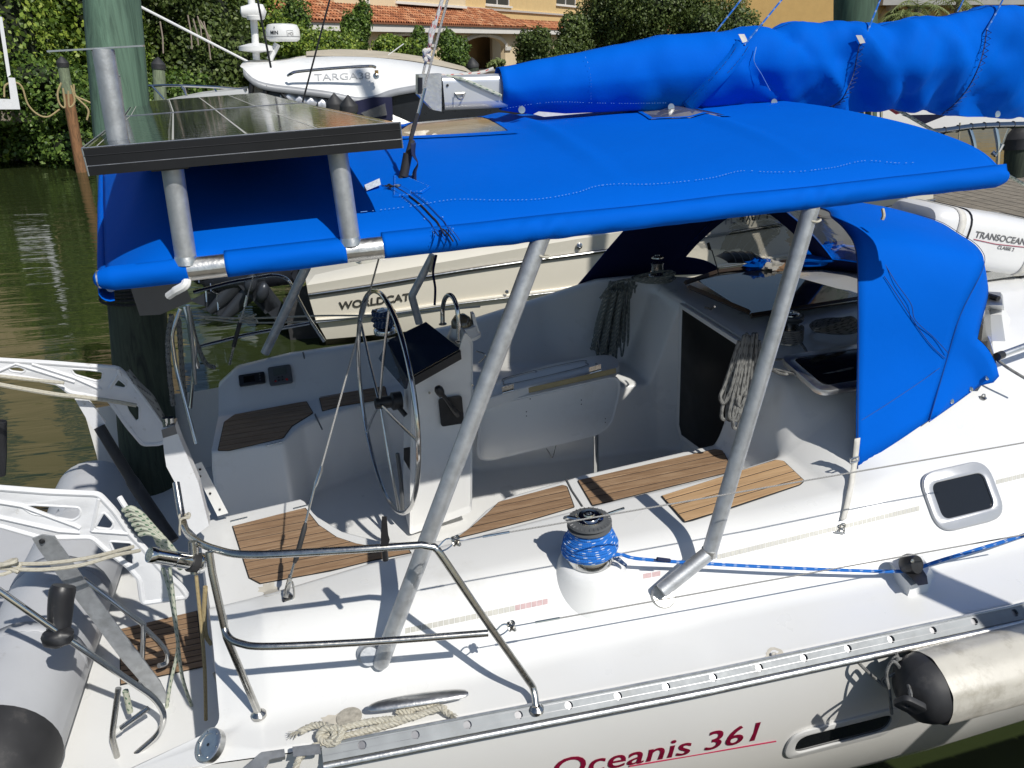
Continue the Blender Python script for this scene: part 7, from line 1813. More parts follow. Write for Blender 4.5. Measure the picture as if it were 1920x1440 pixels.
MB().hexa([vm(ud - .2, zd, -1.31), vm(ud, zd - .25, -1.31), vm(ud + .2, zd, -1.31), vm(ud, zd + .25, -1.31)], [vm(ud - .2, zd, -1.25), vm(ud, zd - .25, -1.25), vm(ud + .2, zd, -1.25), vm(ud, zd + .25, -1.25)]).part('diamond_ornament', TRIM, villa, smooth=False)
# shutters (white louvred awning shutters) right part
for xa, xb in [(1395, 1412), (1428, 1478)]:
    ua, ub = facuv(xa, 10, DU)[0], facuv(xb, 10, DU)[0]; zb_ = facuv(xb, 17, DU)[1]; zt_ = zb_ + 1.5
    sf = plate('window', [(ua, zb_), (ub, zb_), (ub, zt_), (ua, zt_)], [], .05, lambda u, v, w_: vm(u, v, DU + w_ + .02), GLASSD, villa)
    MB().hexa([vm(ua - .1, zb_ - .12, DU), vm(ub + .3, zb_ - .12, DU), vm(ub + .3, zb_ - .12, DU + .15), vm(ua - .1, zb_ - .12, DU + .15)], [vm(ua - .1, zb_, DU), vm(ub + .3, zb_, DU), vm(ub + .3, zb_, DU + .15), vm(ua - .1, zb_, DU + .15)]).part('sill', TRIM, sf)
    n_ = 9
    for i in range(n_):
        t = i / n_; a0 = vm(ua, zt_ - (zt_ - zb_ - .2) * t, DU + .08 + .6 * t); a1 = vm(ub, zt_ - (zt_ - zb_ - .2) * t, DU + .08 + .6 * t); dz = np.array([0, 0, -.11]) + fnv * .02
        MB().hexa([a0, a1, a1 + dz, a0 + dz], [p + fnv * .015 for p in (a0, a1, a1 + dz, a0 + dz)]).part('slat', TRIM, sf, smooth=False)
# tall pilaster strip and dark window at the right end
for xa, xb, m_ in [(1503, 1517, TRIM), (1518, 1540, GLASSD)]:
    ua, ub = facuv(xa, 10, DU)[0], facuv(xb, 10, DU)[0]; zb_ = facuv(1520, 24, DU)[1] if m_ is GLASSD else zE - .2
    MB().hexa([vm(ua, zb_, DU), vm(ub, zb_, DU), vm(ub, zb_, DU + .1), vm(ua, zb_, DU + .1)], [vm(ua, z2, DU), vm(ub, z2, DU), vm(ub, z2, DU + .1), vm(ua, z2, DU + .1)]).part('corner_pilaster' if m_ is TRIM else 'end_window', m_, villa, smooth=False)
# tiled porch roof: barrel tiles
def tileroof(ua, ub, w0, w1, z0_, z1_, parent, rad=.10):
    mb = MB(); n = int((ub - ua) / .26); sl_ = math.hypot(w0 - w1, z1_ - z0_); rowsn = max(3, int(sl_ / .34))
    for j in range(rowsn):
        t0, t1 = j / rowsn, (j + 1.12) / rowsn
        for i in range(n):
            u = ua + (i + .5) * .26
            A_ = []
            for t, rr in ((t0, rad * 1.08), (t1, rad * .9)):
                w_ = w0 + (w1 - w0) * t; z = z0_ + (z1_ - z0_) * t + (.03 if t == t0 else 0)
                A_.append([vm(u + rr * math.cos(a), z + rr * 1.0 * math.sin(a), w_) for a in np.linspace(0, PI, 6)])
            mb.grid(A_)
    mb.part('roof_tiles', TILE, parent, kind='stuff')
    MB().hexa([vm(ua, z0_ - .04, w0), vm(ub, z0_ - .04, w0), vm(ub, z1_ - .04, w1), vm(ua, z1_ - .04, w1)], [vm(ua, z0_, w0), vm(ub, z0_, w0), vm(ub, z1_, w1), vm(ua, z1_, w1)]).part('roof_deck', M_('tile_underlay', (.20, .08, .04), .9) if 'tile_underlay' not in bpy.data.materials else bpy.data.materials['tile_underlay'], parent, smooth=False)
tileroof(u0, ue, .72, DU, zE + .02, zR, villa)
tileroof(uR0 - .3, uR1, -1.0, DU - .3, zE + .02, zE + .75, villa)
# second house on the right
v2 = thing('right_villa', 'ochre villa with arched dark entrance and grey balcony at the upper right', 'building', B(1690, 60, D=52), bg=True)
h0_ = B(1545, 60, D=50); h1_ = B(1960, 60, D=54); hd = h1_ - h0_; hd[2] = 0; HL = np.linalg.norm(hd); hd /= HL; hn = np.array([hd[1], -hd[0], 0]); hn = hn if hn[1] < 0 else -hn
def hm2(u, v, w_=0): return np.array([h0_[0], h0_[1], 0]) + hd * u + np.array([0, 0, v]) + hn * w_
def huv(px, py, out=0.):
    o = hm2(0, 0, out); r = B(px, py, D=1) - CAM; t = np.dot(o - CAM, hn) / np.dot(r, hn); p = CAM + r * t; return np.dot(p - hm2(0, 0), hd), p[2]
ac = huv(1678, 40)[0]; az0 = huv(1678, 16)[1]; aw_ = (huv(1698, 40)[0] - huv(1655, 40)[0])
W2 = plate('wall', [(-8, 0), (HL + 3, 0), (HL + 3, 14), (-8, 14)], [archloop(ac, aw_, az0 - .5, az0, 1.3)], .4, lambda u, v, w_: hm2(u, v, w_ - .2), M_('ochre_stucco', (.56, .36, .13), .85, var=.05), v2)
MB().hexa([hm2(ac - 2, 1, -2), hm2(ac + 2, 1, -2), hm2(ac + 2, 1, -1.8), hm2(ac - 2, 1, -1.8)], [hm2(ac - 2, 5, -2), hm2(ac + 2, 5, -2), hm2(ac + 2, 5, -1.8), hm2(ac - 2, 5, -1.8)]).part('dark_doorway', GLASSD, v2)
MB().hexa([hm2(ac - .9, 1, -.6), hm2(ac - .5, 1, -.6), hm2(ac - .5, 1, -.3), hm2(ac - .9, 1, -.3)], [hm2(ac - .9, 5, -.6), hm2(ac - .5, 5, -.6), hm2(ac - .5, 5, -.3), hm2(ac - .9, 5, -.3)]).part('column', CONC, v2)
MB().tube([hm2(ac + (aw_ / 2 + .15) * math.cos(a), az0 - .5 + .62 * math.sin(a), .05) for a in np.linspace(0, PI, 14)], .12, 4).part('arch_trim', M_('sand_trim', (.6, .42, .2), .8), W2)
ub0, zb2 = huv(1655, 10, 1.0); ub1 = huv(1960, 10, 1.0)[0]; zb2 = huv(1800, 9, 1.)[1]
BAL = M_('grey_balcony_stone', (.42, .41, .38), .8, var=.08)
bl_ = MB().hexa([hm2(ub0, zb2, 0), hm2(ub1, zb2, 0), hm2(ub1, zb2, 1.0), hm2(ub0, zb2, 1.0)], [hm2(ub0, zb2 + 1.2, 0), hm2(ub1, zb2 + 1.2, 0), hm2(ub1, zb2 + 1.2, 1.0), hm2(ub0, zb2 + 1.2, 1.0)]).part('balcony', BAL, v2, smooth=False)
for i in range(7):
    u = ub0 + .5 + i * 1.1; MB().hexa([hm2(u, zb2 - .25, 0), hm2(u + .2, zb2 - .25, 0), hm2(u + .2, zb2 - .25, .5), hm2(u, zb2 - .25, .5)], [hm2(u, zb2, 0), hm2(u + .2, zb2, 0), hm2(u + .2, zb2, .9), hm2(u, zb2, .9)]).part('bracket', BAL, bl_, smooth=False)
# tall beige apartment block behind the mangroves, seen mirrored in the water
ap = thing('apartment_block', 'tall beige apartment block behind the mangroves, seen only mirrored in the canal', 'building', B(60, 60, D=75), bg=True)
a0_, a1_ = B(-420, 60, D=75), B(236, 60, D=78); adv = a1_ - a0_; adv[2] = 0; AL = np.linalg.norm(adv); adv /= AL; anv = np.array([adv[1], -adv[0], 0]); anv = anv if anv[1] < 0 else -anv
am = lambda u, v, w_=0: np.array([a0_[0], a0_[1], 0]) + adv * u + np.array([0, 0, v]) + anv * w_
MB().hexa([am(0, 0, -8), am(AL, 0, -8), am(AL, 0, 0), am(0, 0, 0)], [am(0, 38, -8), am(AL, 38, -8), am(AL, 38, 0), am(0, 38, 0)]).part('wall', M_('beige_render', (.62, .47, .28), .9, var=.04), ap, smooth=False)
for i in range(9):
    for j in range(9):
        u, z = AL - 5.2 - i * 6.2, 10 + j * 3.1
        if u < 1: continue
        f = MB().hexa([am(u, z, 0), am(u + 2.6, z, 0), am(u + 2.6, z, .06), am(u, z, .06)], [am(u, z + 2.0, 0), am(u + 2.6, z + 2.0, 0), am(u + 2.6, z + 2.0, .06), am(u, z + 2.0, .06)]).part('window', M_('blue_grey_pane', (.10, .13, .15), .3) if (i, j) == (0, 0) else bpy.data.materials['blue_grey_pane'], ap, smooth=False)

# ------------------------------------------------------------------ pilings
def wood(name, col, dk, sc_=(14, 14, 1.6)):
    m, nt, b = mk(name); c = coords(nt, sc_)
    n1 = nd(nt, 'ShaderNodeTexNoise', _Scale=1.6, _Detail=9.0, _Roughness=.65, _Distortion=1.2); nt.links.new(c, n1.inputs[0])
    nt.links.new(ramp(nt, n1.outputs[0], [(.3, dk), (.5, col), (.72, tuple(min(1, x * 1.5) for x in col))]), b.inputs['Base Color']); b.inputs['Roughness'].default_value = .8
    bp = nd(nt, 'ShaderNodeBump', _Strength=.5, _Distance=.01); nt.links.new(n1.outputs[0], bp.inputs['Height']); nt.links.new(bp.outputs[0], b.inputs['Normal']); return m
GREENP = wood('green_treated_pine', (.095, .165, .115), (.03, .06, .042), (11, 11, .6)); WETP = wood('dark_wet_piling', (.045, .058, .038), (.018, .024, .018)); DRYP = wood('dry_piling', (.20, .24, .15), (.10, .11, .08)); ORNG = wood('orange_worn_piling', (.26, .13, .06), (.08, .06, .03))
def piling(name, lab, a, b_, r, mat, cap=None, low=None, lowz=.6, bg=True, group=None, tap=.06):
    a, b_ = np.array(a), np.array(b_); g = thing(name, lab, 'piling', a, group=group, bg=bg)
    mb = MB(); N = 14; pts = [a + (b_ - a) * t for t in np.linspace(0, 1, N)]; rs = [r * (1.04 - tap * t) * (1 + .02 * noise.noise(Vector((t * 9, r, 0)))) for t in np.linspace(0, 1, N)]
    if low:
        cut = next((i for i, p in enumerate(pts) if p[2] > lowz), 4); mb.tube(pts[cut:], rs[cut:], 24); MB().tube(pts[:cut + 1], rs[:cut + 1], 24).part('wet_foot', low, g)
    else: mb.tube(pts, rs, 24)
    mb.part('post', mat, g)
    if cap: MB().lathe([(r * 1.12, -.08), (r * 1.12, .02), (r * .5, r * .9), (0, r * 1.3)], b_, nrm(b_ - a), 12).part('cap', BLKR, g)
    return g
# big green piling: width 107 px; stands between the boats
pD = 5.6
ra_ = .2
ctr = B(222, 240, D=pD); wpx_ = 95; ra_ = wpx_ / 2 / F * np.dot(ctr - CAM, [0, 0, 0]) if 0 else .205
D_ = ra_ * 2 * F / 96 / 1.0
tp_ = B(205, -60, D=5.75); mid_ = B(266, 600, D=5.9)
pbt = P(280, 830, Y=1.9)
pbt = B(276, 800, D=5.65); 
d_ = (pbt - tp_); bot_ = tp_ + d_ * ((-1.2 - tp_[2]) / d_[2])
bp_ = piling('big_green_piling', 'huge green treated wooden piling rising behind the solar panels', bot_, tp_ + (tp_ - bot_) * .2, .205, GREENP, low=WETP, lowz=1.75, tap=.34)
for i in range(5):
    z = 1.78 - i * .028; t = (z - bot_[2]) / (tp_[2] - bot_[2]); c = bot_ + (tp_ - bot_) * t
    MB().tube([c + np.array([.218 * math.cos(a), .218 * math.sin(a), .008 * math.sin(a + i)]) for a in np.linspace(0, 2 * PI, 33)], .009, 6).part('rope_turn', R_BLACK, bp_)
piling('small_green_piling', 'slim leaning green piling with orange worn foot standing in the water by the far dock', B(152, 322, Z=-.0) + np.array([0, 0, -.4]), B(117, 118, D=B(150, 320, Z=0)[1] + 4), .13, DRYP, cap=True, low=ORNG, lowz=1.9)
piling('small_green_piling', 'short piling with black cone cap between the panels and the bow rail', B(305, 260, D=20), B(297, 122, D=20), .13, DRYP, cap=True)
for x, lab in ((628, 'left one of two stubby pilings with black pointed caps behind the panels'), (654, 'right one of two stubby pilings with black pointed caps behind the panels')):
    g = thing('capped_piling', lab, 'piling', B(x, 215, D=10.5), group='pair of capped pilings', bg=True)
    c = B(x, 196 if x < 640 else 200, D=10.5 if x < 640 else 10.3); MB().tube([c - np.array([0, 0, 3.5]), c], .085, 14).part('post', DRYP, g); MB().lathe([(.11, -.06), (.112, .0), (.11, .02), (0, .14)], c, (0, 0, 1), 10).part('cap', BLKR, g)
piling('upper_green_piling', 'wide dark green piling rising behind the sail cover at the top', B(1603, 330, D=9.2), B(1604, -60, D=9.2), .20, wood('dark_green_pine', (.045, .085, .055), (.02, .04, .028), (7, 7, 1)))
piling('dock_piling', 'weathered grey-green piling between the railings of the farther dock', B(1722, 330, D=10.5), B(1712, 240, D=10.5), .12, DRYP)
piling('dock_piling', 'short dark piling cut by the right edge above the dock', B(1912, 330, D=9.5), B(1915, 262, D=9.5), .14, WETP, cap=True)
piling('dock_piling', 'greenish piling at the end of the far dock behind the pale boat', B(1590, 240, D=12), B(1588, 205, D=12), .10, DRYP)
piling('dock_piling', 'small piling post beside the arch column across the canal', B(888, 140, D=30), B(886, 122, D=30), .2, WETP, cap=True)

# far dock on the left with the white davit
DECKW = wood('grey_dock_boards', (.22, .19, .15), (.10, .09, .07), (2, 14, 14))
fdk = thing('far_dock', 'narrow weathered dock along the mangroves with slack yellow rope', 'dock', B(80, 212, D=26), bg=True)
q0_, q1_ = B(-60, 206, D=26), B(180, 208, D=26.4)
for i in range(14):
    a = q0_ + (q1_ - q0_) * i / 14; b_ = q0_ + (q1_ - q0_) * (i + .93) / 14; n_ = np.array([0, 1.2, 0])
    MB().hexa([a + [0, 0, -.05], b_ + [0, 0, -.05], b_ + n_ + [0, 0, -.05], a + n_ + [0, 0, -.05]], [a, b_, b_ + n_, a + n_]).part('deck_board', DECKW, fdk, smooth=False)
MB().hexa([q0_ + [0, -.03, -.30], q1_ + [0, -.03, -.30], q1_ + [0, .05, -.30], q0_ + [0, .05, -.30]], [q0_ + [0, -.03, -.06], q1_ + [0, -.03, -.06], q1_ + [0, .05, -.06], q0_ + [0, .05, -.06]]).part('stringer', DECKW, fdk, smooth=False)
wd_ = thing('white_davit', 'white slanting post with a white box foot at the left edge on the far dock', 'post', B(20, 200, D=25), bg=True)
MB().hexa([B(x, y, D=25) for x, y in [(-4, 30), (4, 32), (20, 140), (14, 145)]], [B(x, y, D=25.15) for x, y in [(-4, 30), (4, 32), (20, 140), (14, 145)]]).part('arm', WPAINT, wd_, smooth=False)
MB().hexa([B(x, y, D=24.9) for x, y in [(15, 145), (28, 146), (38, 205), (22, 205)]], [B(x, y, D=25.3) for x, y in [(15, 145), (28, 146), (38, 205), (22, 205)]]).part('box', WPAINT, wd_, smooth=False)
MB().hexa([B(x, y, D=24.9) for x, y in [(-30, 184), (22, 186), (24, 205), (-30, 205)]], [B(x, y, D=25.5) for x, y in [(-30, 184), (22, 186), (24, 205), (-30, 205)]]).part('base', WPAINT, wd_, smooth=False)
for i, q in enumerate(([(8, 182), (10, 160), (30, 155), (42, 165), (52, 195), (70, 214), (90, 219), (112, 205)], [(115, 155), (108, 175), (112, 195), (122, 200), (118, 165)], [(138, 158), (142, 180), (165, 205), (163, 225)], [(140, 180), (175, 195)], [(133, 160), (140, 190), (130, 200), (128, 170)])):
    o = MB().tube(crv([B(x, y, D=25 if i == 0 else 21.6) for x, y in q], 6), .022, 6).part('dock_rope', R_GOLD, None); o['label'] = ['yellow rope hanging slack from the white post to the small piling', 'yellow rope loop hung on the near side of the small leaning piling', 'yellow rope dropping from the small piling to the water', 'thin yellow rope from the small piling towards the big one', 'second yellow loop wound on the small leaning piling'][i]; o['category'] = 'rope'; BG.append(o)
o = MB().tube([B(262, 12, D=15), B(469, 118, D=15.5)], .022, 8).part('white_pole', WPLAS, None); o['label'] = 'long thin white pole slanting down to the radar mast'; o['category'] = 'pole'; BG.append(o)

# ------------------------------------------------------------------ motor yacht with radar
yt = thing('motor_yacht', 'white motor yacht with beige roof, radar dome and dark windows moored beyond', 'motor yacht', B(650, 260, D=14), bg=True)
YD = 13.0
def yp(x, y, D=YD): return B(x, y, D=D)
# hardtop: outline at near edge, roof crown further back
near = [(455, 128), (462, 136), (480, 150), (510, 158), (560, 164), (620, 172), (668, 182), (700, 180), (735, 168), (790, 158), (830, 152), (880, 150)]
edge = [(450, 124), (458, 122), (500, 121), (560, 118), (640, 117), (700, 118), (760, 124), (820, 134), (870, 144), (900, 148)]
crown = [(462, 116), (480, 112), (520, 113), (560, 106), (600, 101), (640, 100), (700, 103), (780, 112), (860, 128), (890, 140)]
nN = 40
A1 = resamp([yp(x, y, YD) for x, y in near], nN); A2 = resamp([yp(x, y, YD + .35) for x, y in edge], nN); A3 = resamp([yp(x, y, YD + 1.6) for x, y in crown], nN)
A4 = [p + np.array([0, 1.3, -.05]) for p in A3]
A0 = [p + np.array([.0, .25, -.03]) for p in A1]
ht = MB().grid([A0, A1, [a * .5 + b_ * .5 + np.array([0, -.04, 0]) for a, b_ in zip(A1, A2)], A2, [a * .5 + b_ * .5 + np.array([0, 0, .03]) for a, b_ in zip(A2, A3)], A3, A4]).part('hardtop', GEL, yt, angle=60)
RB = M_('beige_roof_canvas', (.50, .44, .34), .8)
R2 = resamp([yp(x, y, YD + .9) for x, y in [(575, 112), (620, 113), (680, 114), (760, 120), (830, 132), (885, 143)]], 20); R3 = resamp([yp(x, y - 1.5, YD + 1.6) for x, y in [(575, 104), (610, 101), (650, 100), (720, 104), (800, 115), (870, 132)]], 20)
MB().grid([[p + (0, 0, .06) for p in R2], [p + (0, 0, .05) for p in R3], [p + np.array([0, 1.2, .0]) for p in R3]]).part('roof_panel', RB, yt)
MB().tube(crv([yp(540, 142, YD - .05), yp(546, 138, YD - .1), yp(560, 134, YD - .1), yp(625, 128, YD - .1), yp(690, 124, YD - .1), yp(704, 126, YD - .05)], 5), .022, 8).part('grab_rail', SS, yt)
t0_, t1_ = yp(590, 151, YD - .08), yp(695, 147, YD - .08); tf = frame(t0_, t1_ - t0_, (0, 0, 1)); sgt = 1 if np.dot(np.cross(nrm(t1_ - t0_), [0, 0, 1]), CAM - t0_) > 0 else -1
tx_ = text('lettering', 'TARGA38', .13, lambda u, v, w_: tf(u, v, w_ * sgt + .02), M_('faint_grey_lettering', (.42, .43, .45), .4), yt, .004, spacing=1.0)
wd0 = max(np.dot(np.array(v.co) - t0_, nrm(t1_ - t0_)) for v in tx_.data.vertices); kk_ = np.linalg.norm(t1_ - t0_) / wd0
for v in tx_.data.vertices:
    p = np.array(v.co); u = np.dot(p - t0_, nrm(t1_ - t0_)); p = p + nrm(t1_ - t0_) * u * (kk_ - 1); v.co = Vector(p)
MB().lathe([(.045, 0), (.045, .03), (.02, .035), (0, .02)], yp(705, 143, YD - .05), (0, -1, .3), 16).part('nav_light', SSD, yt)
MB().box(yp(706, 135, YD - .05), (.05, .05, .05)).part('nav_lamp', M_('amber_plastic', (.5, .3, .1), .4), yt)
from mathutils.bvhtree import BVHTree
def stick(obj, target, off, order=None):
    bm = bmesh.new(); bm.from_mesh(target.data); bv = BVHTree.FromBMesh(bm); bm.free(); c = Vector(CAM)
    for v in obj.data.vertices:
        d = (v.co - c).normalized(); h = bv.ray_cast(c, d)
        if h[0] is not None: v.co = h[0] - d * off
stick(tx_, ht, .012)
# cabin sides under the hardtop, dark glass
cs = [(470, 145), (500, 160), (560, 166), (625, 175), (670, 186), (735, 175), (830, 158), (930, 150), (1000, 150), (1000, 330), (440, 330), (462, 200)]
MB().hexa([yp(x, y, YD + .12) for x, y in cs], [yp(x, y, YD + 1.8) for x, y in cs]).part('cabin_glass', M_('tinted_cabin_glass', (.015, .017, .02), .3), yt, smooth=False)
for a, b_ in [((472, 150), (467, 195)), ((500, 160), (490, 200)), ((520, 166), (540, 190))]:
    MB().tube([yp(*a, YD), yp(*b_, YD)], .03, 6).part('window_post', BLK, yt)
q = [(478, 152), (495, 160), (490, 185), (475, 182)]; MB().hexa([yp(x, y, YD + .06) for x, y in q], [yp(x, y, YD + .1) for x, y in q]).part('side_pane', VINYLG, yt, smooth=False)
# silver curtain and navy canvas aft
CURT = M_('silver_curtain', (.55, .56, .60), .35, .5, var=.25, vs=12)
rws = [[yp(527 + i * 7, 167 + i * 1.6, YD + .02 + .03 * math.sin(i * 2.1)) for i in range(14)], [yp(522 + i * 7.2, 196 + i * 1.2, YD + .02 + .03 * math.sin(i * 2.1)) for i in range(14)]]
MB().grid(rws).part('curtain', CURT, yt).modifiers.new('t', 'SOLIDIFY').thickness = .01
NV = M_('dark_navy_canvas', (.012, .014, .05), .8, var=.2)
q = [(665, 190), (700, 182), (735, 182), (737, 225), (672, 225)]
MB().hexa([yp(x, y, YD - .05) for x, y in q], [yp(x, y, YD) for x, y in q]).part('navy_curtain', NV, yt, smooth=False)
q = [(676, 212), (722, 194), (726, 216), (690, 222)]
MB().hexa([yp(x, y, YD - .09) for x, y in q], [yp(x, y, YD - .07) for x, y in q]).part('curtain_window', VINYLG, yt, smooth=False)
# visor of the hardtop
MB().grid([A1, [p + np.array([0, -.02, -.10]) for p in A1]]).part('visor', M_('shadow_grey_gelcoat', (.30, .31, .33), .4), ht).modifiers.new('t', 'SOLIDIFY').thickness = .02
# bow deck and rails at left
BW = [[yp(305, 190, YD + 1), yp(330, 184, YD + .6), yp(380, 176, YD + .3), yp(465, 166, YD)], [yp(300, 190, YD + 2), yp(330, 182, YD + 2), yp(380, 172, YD + 2), yp(465, 162, YD + 2)]]
MB().grid([[p + np.array([0, 0, -1.2]) for p in BW[0]], BW[0], BW[1]]).part('foredeck', GEL, yt)
MB().tube(crv([yp(278, 161, YD + 1.2), yp(320, 160, YD + 1), yp(400, 163, YD + .6), yp(462, 168, YD)], 5), .018, 8).part('bow_rail', SS, yt)
for x, y, x2, y2 in [(285, 161, 308, 186), (340, 161, 352, 182), (345, 161, 350, 180), (400, 163, 410, 178)]: MB().tube([yp(x, y, YD + .9), yp(x2, y2, YD + .8)], .014, 6).part('rail_post', SS, yt)
# mast, horn, radome
MB().tube([yp(481, 112, YD + .8), yp(476, 40, YD + .8), yp(471, 0, YD + .8), yp(466, -40, YD + .8)], .055, 10).part('mast', WPLAS, yt)
for i, (x, y) in enumerate([(479, 22), (479, 37)]): MB().lathe([(.0, -.22), (.07, -.2), (.12, 0), (.10, .12), (0, .16)] if i == 0 else [(.12, 0), (.13, .05), (0, .08)], yp(x, y, YD + .7), (1, 0, 0) if i == 0 else (0, 0, 1), 16).part('horn', WPLAS, yt)
MB().lathe([(.0, 0), (.12, .02), (.26, .04), (.26, .10), (.1, .14), (0, .15)], yp(482, 100, YD + .8), (0, 0, 1), 18).part('mast_foot', WPLAS, yt)
MB().tube([yp(505, 112, YD + .8), yp(520, 82, YD + .8)], .10, 8, flat=.5).part('radar_arm', WPLAS, yt)
rd = MB().lathe([(.0, .0), (.20, .0), (.245, .03), (.255, .07), (.25, .17), (.22, .235), (.15, .25), (0, .255)], yp(532, 78, YD + .8), (0, 0, 1), 32).part('radar_dome', WPLAS, yt)
MB().tube([yp(532, 77, YD + .8) + .257 * np.array([math.cos(a), math.sin(a), .25]) for a in np.linspace(0, 2 * PI, 33)], .003, 4).part('dome_seam', GREYT, rd)
rc_ = yp(532, 78, YD + .8)
def domem(cx, cz): return lambda u, v, w_: rc_ + np.array([math.sin((u + cx) / .255) * (.256 + w_), -math.cos((u + cx) / .255) * (.256 + w_), cz + v])
text('lettering', 'MIN', .075, domem(-.20, .10), BLKT, rd, .002, bold=.001); text('lettering', 'HD', .06, domem(.07, .09), GREYT, rd, .002)
MB().tube([domem(.06, .08)(u, v, .001) for u, v in [(0, 0), (.10, 0), (.10, .075), (0, .075), (0, 0)]], .002, 4).part('logo_box', GREYT, rd)
MB().add([domem(-.13, .185)(u, v, .002) for u, v in [(0, 0), (.02, 0), (.01, .035)]], [(0, 1, 2)]).part('logo_mark', BLKT, rd)
line_ = lambda nm, lab, pts, r, mat: (lambda o: (o.__setitem__('label', lab), o.__setitem__('category', 'wire'), BG.append(o)))(MB().tube(pts, r, 6).part(nm, mat, None))
line_('antenna_whip', 'dark thin stay wire crossing the radar mast', [yp(480, -30, 9), yp(483, 0, 9), yp(508, 127, 9)], .012, BLK)
line_('antenna_whip', 'dark thin wire slanting across the tiled roof down to the panels', [yp(622, -20, 8), yp(618, 0, 8), yp(567, 193, 8)], .009, BLK)
line_('antenna_whip', 'short thin white whip antenna above the beige roof', [yp(728, 103, YD + 1), yp(757, 82, YD + 1)], .008, WPLAS)

# ------------------------------------------------------------------ cream catamaran power boat beyond the cockpit
wc_ = thing('cream_powerboat', 'cream fishing boat with twin tilted engines lettered along its hull', 'motorboat', B(900, 600, D=9), bg=True)
# the hull side runs parallel to our boat, a few metres off
YW = 4.75
def wp(x, y, Y=YW): return B(x, y, Y=Y)
g_top = [(575, 535), (700, 514), (850, 488), (1000, 462), (1150, 437), (1300, 412), (1460, 385), (1600, 362), (1750, 335)]
strk = [(578, 553), (700, 535), (850, 510), (1000, 488), (1120, 472), (1300, 447), (1460, 422), (1600, 400), (1750, 375)]
rub = [(592, 600), (700, 588), (850, 566), (1000, 548), (1100, 535), (1300, 505), (1460, 480), (1600, 455), (1750, 430)]
bott = [(612, 636), (700, 628), (850, 612), (1000, 596), (1100, 585), (1300, 560), (1460, 540), (1600, 520), (1750, 500)]
cap_ = [(598, 514), (700, 490), (850, 462), (1000, 440), (1150, 418), (1300, 395), (1460, 370), (1600, 345), (1750, 320)]
n_ = 24
G = [resamp([wp(x, y, YW + dy) for x, y in L], n_) for L, dy in ((bott, .12), (rub, .03), (strk, .0), (g_top, -.03), (cap_, .22))]
W_h = MB().grid([G[0], G[1], G[2]]).part('hull', CREAM, wc_)
# transom corner and inboard side
for a, b_ in ((0, 1), (1, 2)):
    pass
far = [p + np.array([0, 2.3, 0]) for p in (G[0][0], G[1][0], G[2][0], G[4][0])]
MB().grid([[G[0][0], G[1][0], G[2][0], G[3][0], G[4][0]], [G[0][0] + (-.02, 2.3, 0), G[1][0] + (-.05, 2.3, 0), G[2][0] + (-.05, 2.3, 0), G[3][0] + (-.05, 2.3, 0), G[4][0] + (0, 2.1, 0)]]).part('transom', CREAM, wc_)
GW = M_('warm_white_gelcoat', (.72, .68, .58), .22, var=.02, coat=.3)
MB().grid([G[2], G[3], [a * .3 + b_ * .7 + np.array([0, 0, .03]) for a, b_ in zip(G[3], G[4])], G[4]]).part('gunwale', GW, wc_, angle=60)
MB().grid([G[4], [p + np.array([0, .35, .0]) for p in G[4]], [p + np.array([0, .38, -.5]) for p in G[4]]]).part('side_deck', GW, wc_, angle=40)
MB().grid([[p + np.array([0, .35, -.5]) for p in G[4]], [p + np.array([0, 1.9, -.5]) for p in G[4]]]).part('cockpit_floor', GW, wc_)
MB().tube([p + np.array([0, -.015, 0]) for p in G[2]], .022, 8).part('rub_rail', BLKR, wc_); MB().tube([p + np.array([0, -.035, .01]) for p in G[2]], .010, 6).part('rail_insert', SS, wc_)
MB().tube([p + np.array([0, -.02, 0]) for p in G[1]], .022, 8).part('lower_rail', GW, wc_); MB().tube([p + np.array([0, -.03, -.02]) for p in G[1]], .009, 6).part('lower_insert', SS, wc_)
# lettering
l0, l1 = wp(635, 579, YW - .02), wp(770, 561, YW - .02); lf_ = frame(l0, l1 - l0, (0, .02, 1)); sgl = 1 if np.dot(np.cross(nrm(l1 - l0), [0, 0, 1]), CAM - l0) > 0 else -1
wt = text('lettering', 'WORLDCAT', .115, lambda u, v, w_: lf_(u, v, w_ * sgl + .03), M_('chrome_letters', (.22, .21, .19), .25, .7), wc_, .01, shear=.15, bold=.003)
wd1 = max(np.dot(np.array(v.co) - l0, nrm(l1 - l0)) for v in wt.data.vertices)
for v in wt.data.vertices:
    p = np.array(v.co); u = np.dot(p - l0, nrm(l1 - l0)); v.co = Vector(p + nrm(l1 - l0) * u * (np.linalg.norm(l1 - l0) / wd1 - 1))
r0_, r1_ = wp(1356, 420, YW - .05), wp(1420, 411, YW - .05); rf_ = frame(r0_, r1_ - r0_, (0, 0, 1))
text('registration', 'FL 4707 PC', .14, lambda u, v, w_: rf_(u, v, w_ * sgl + .03), BLKT, wc_, .004, spacing=1.1, bold=.002)
stick(wt, W_h, .012)
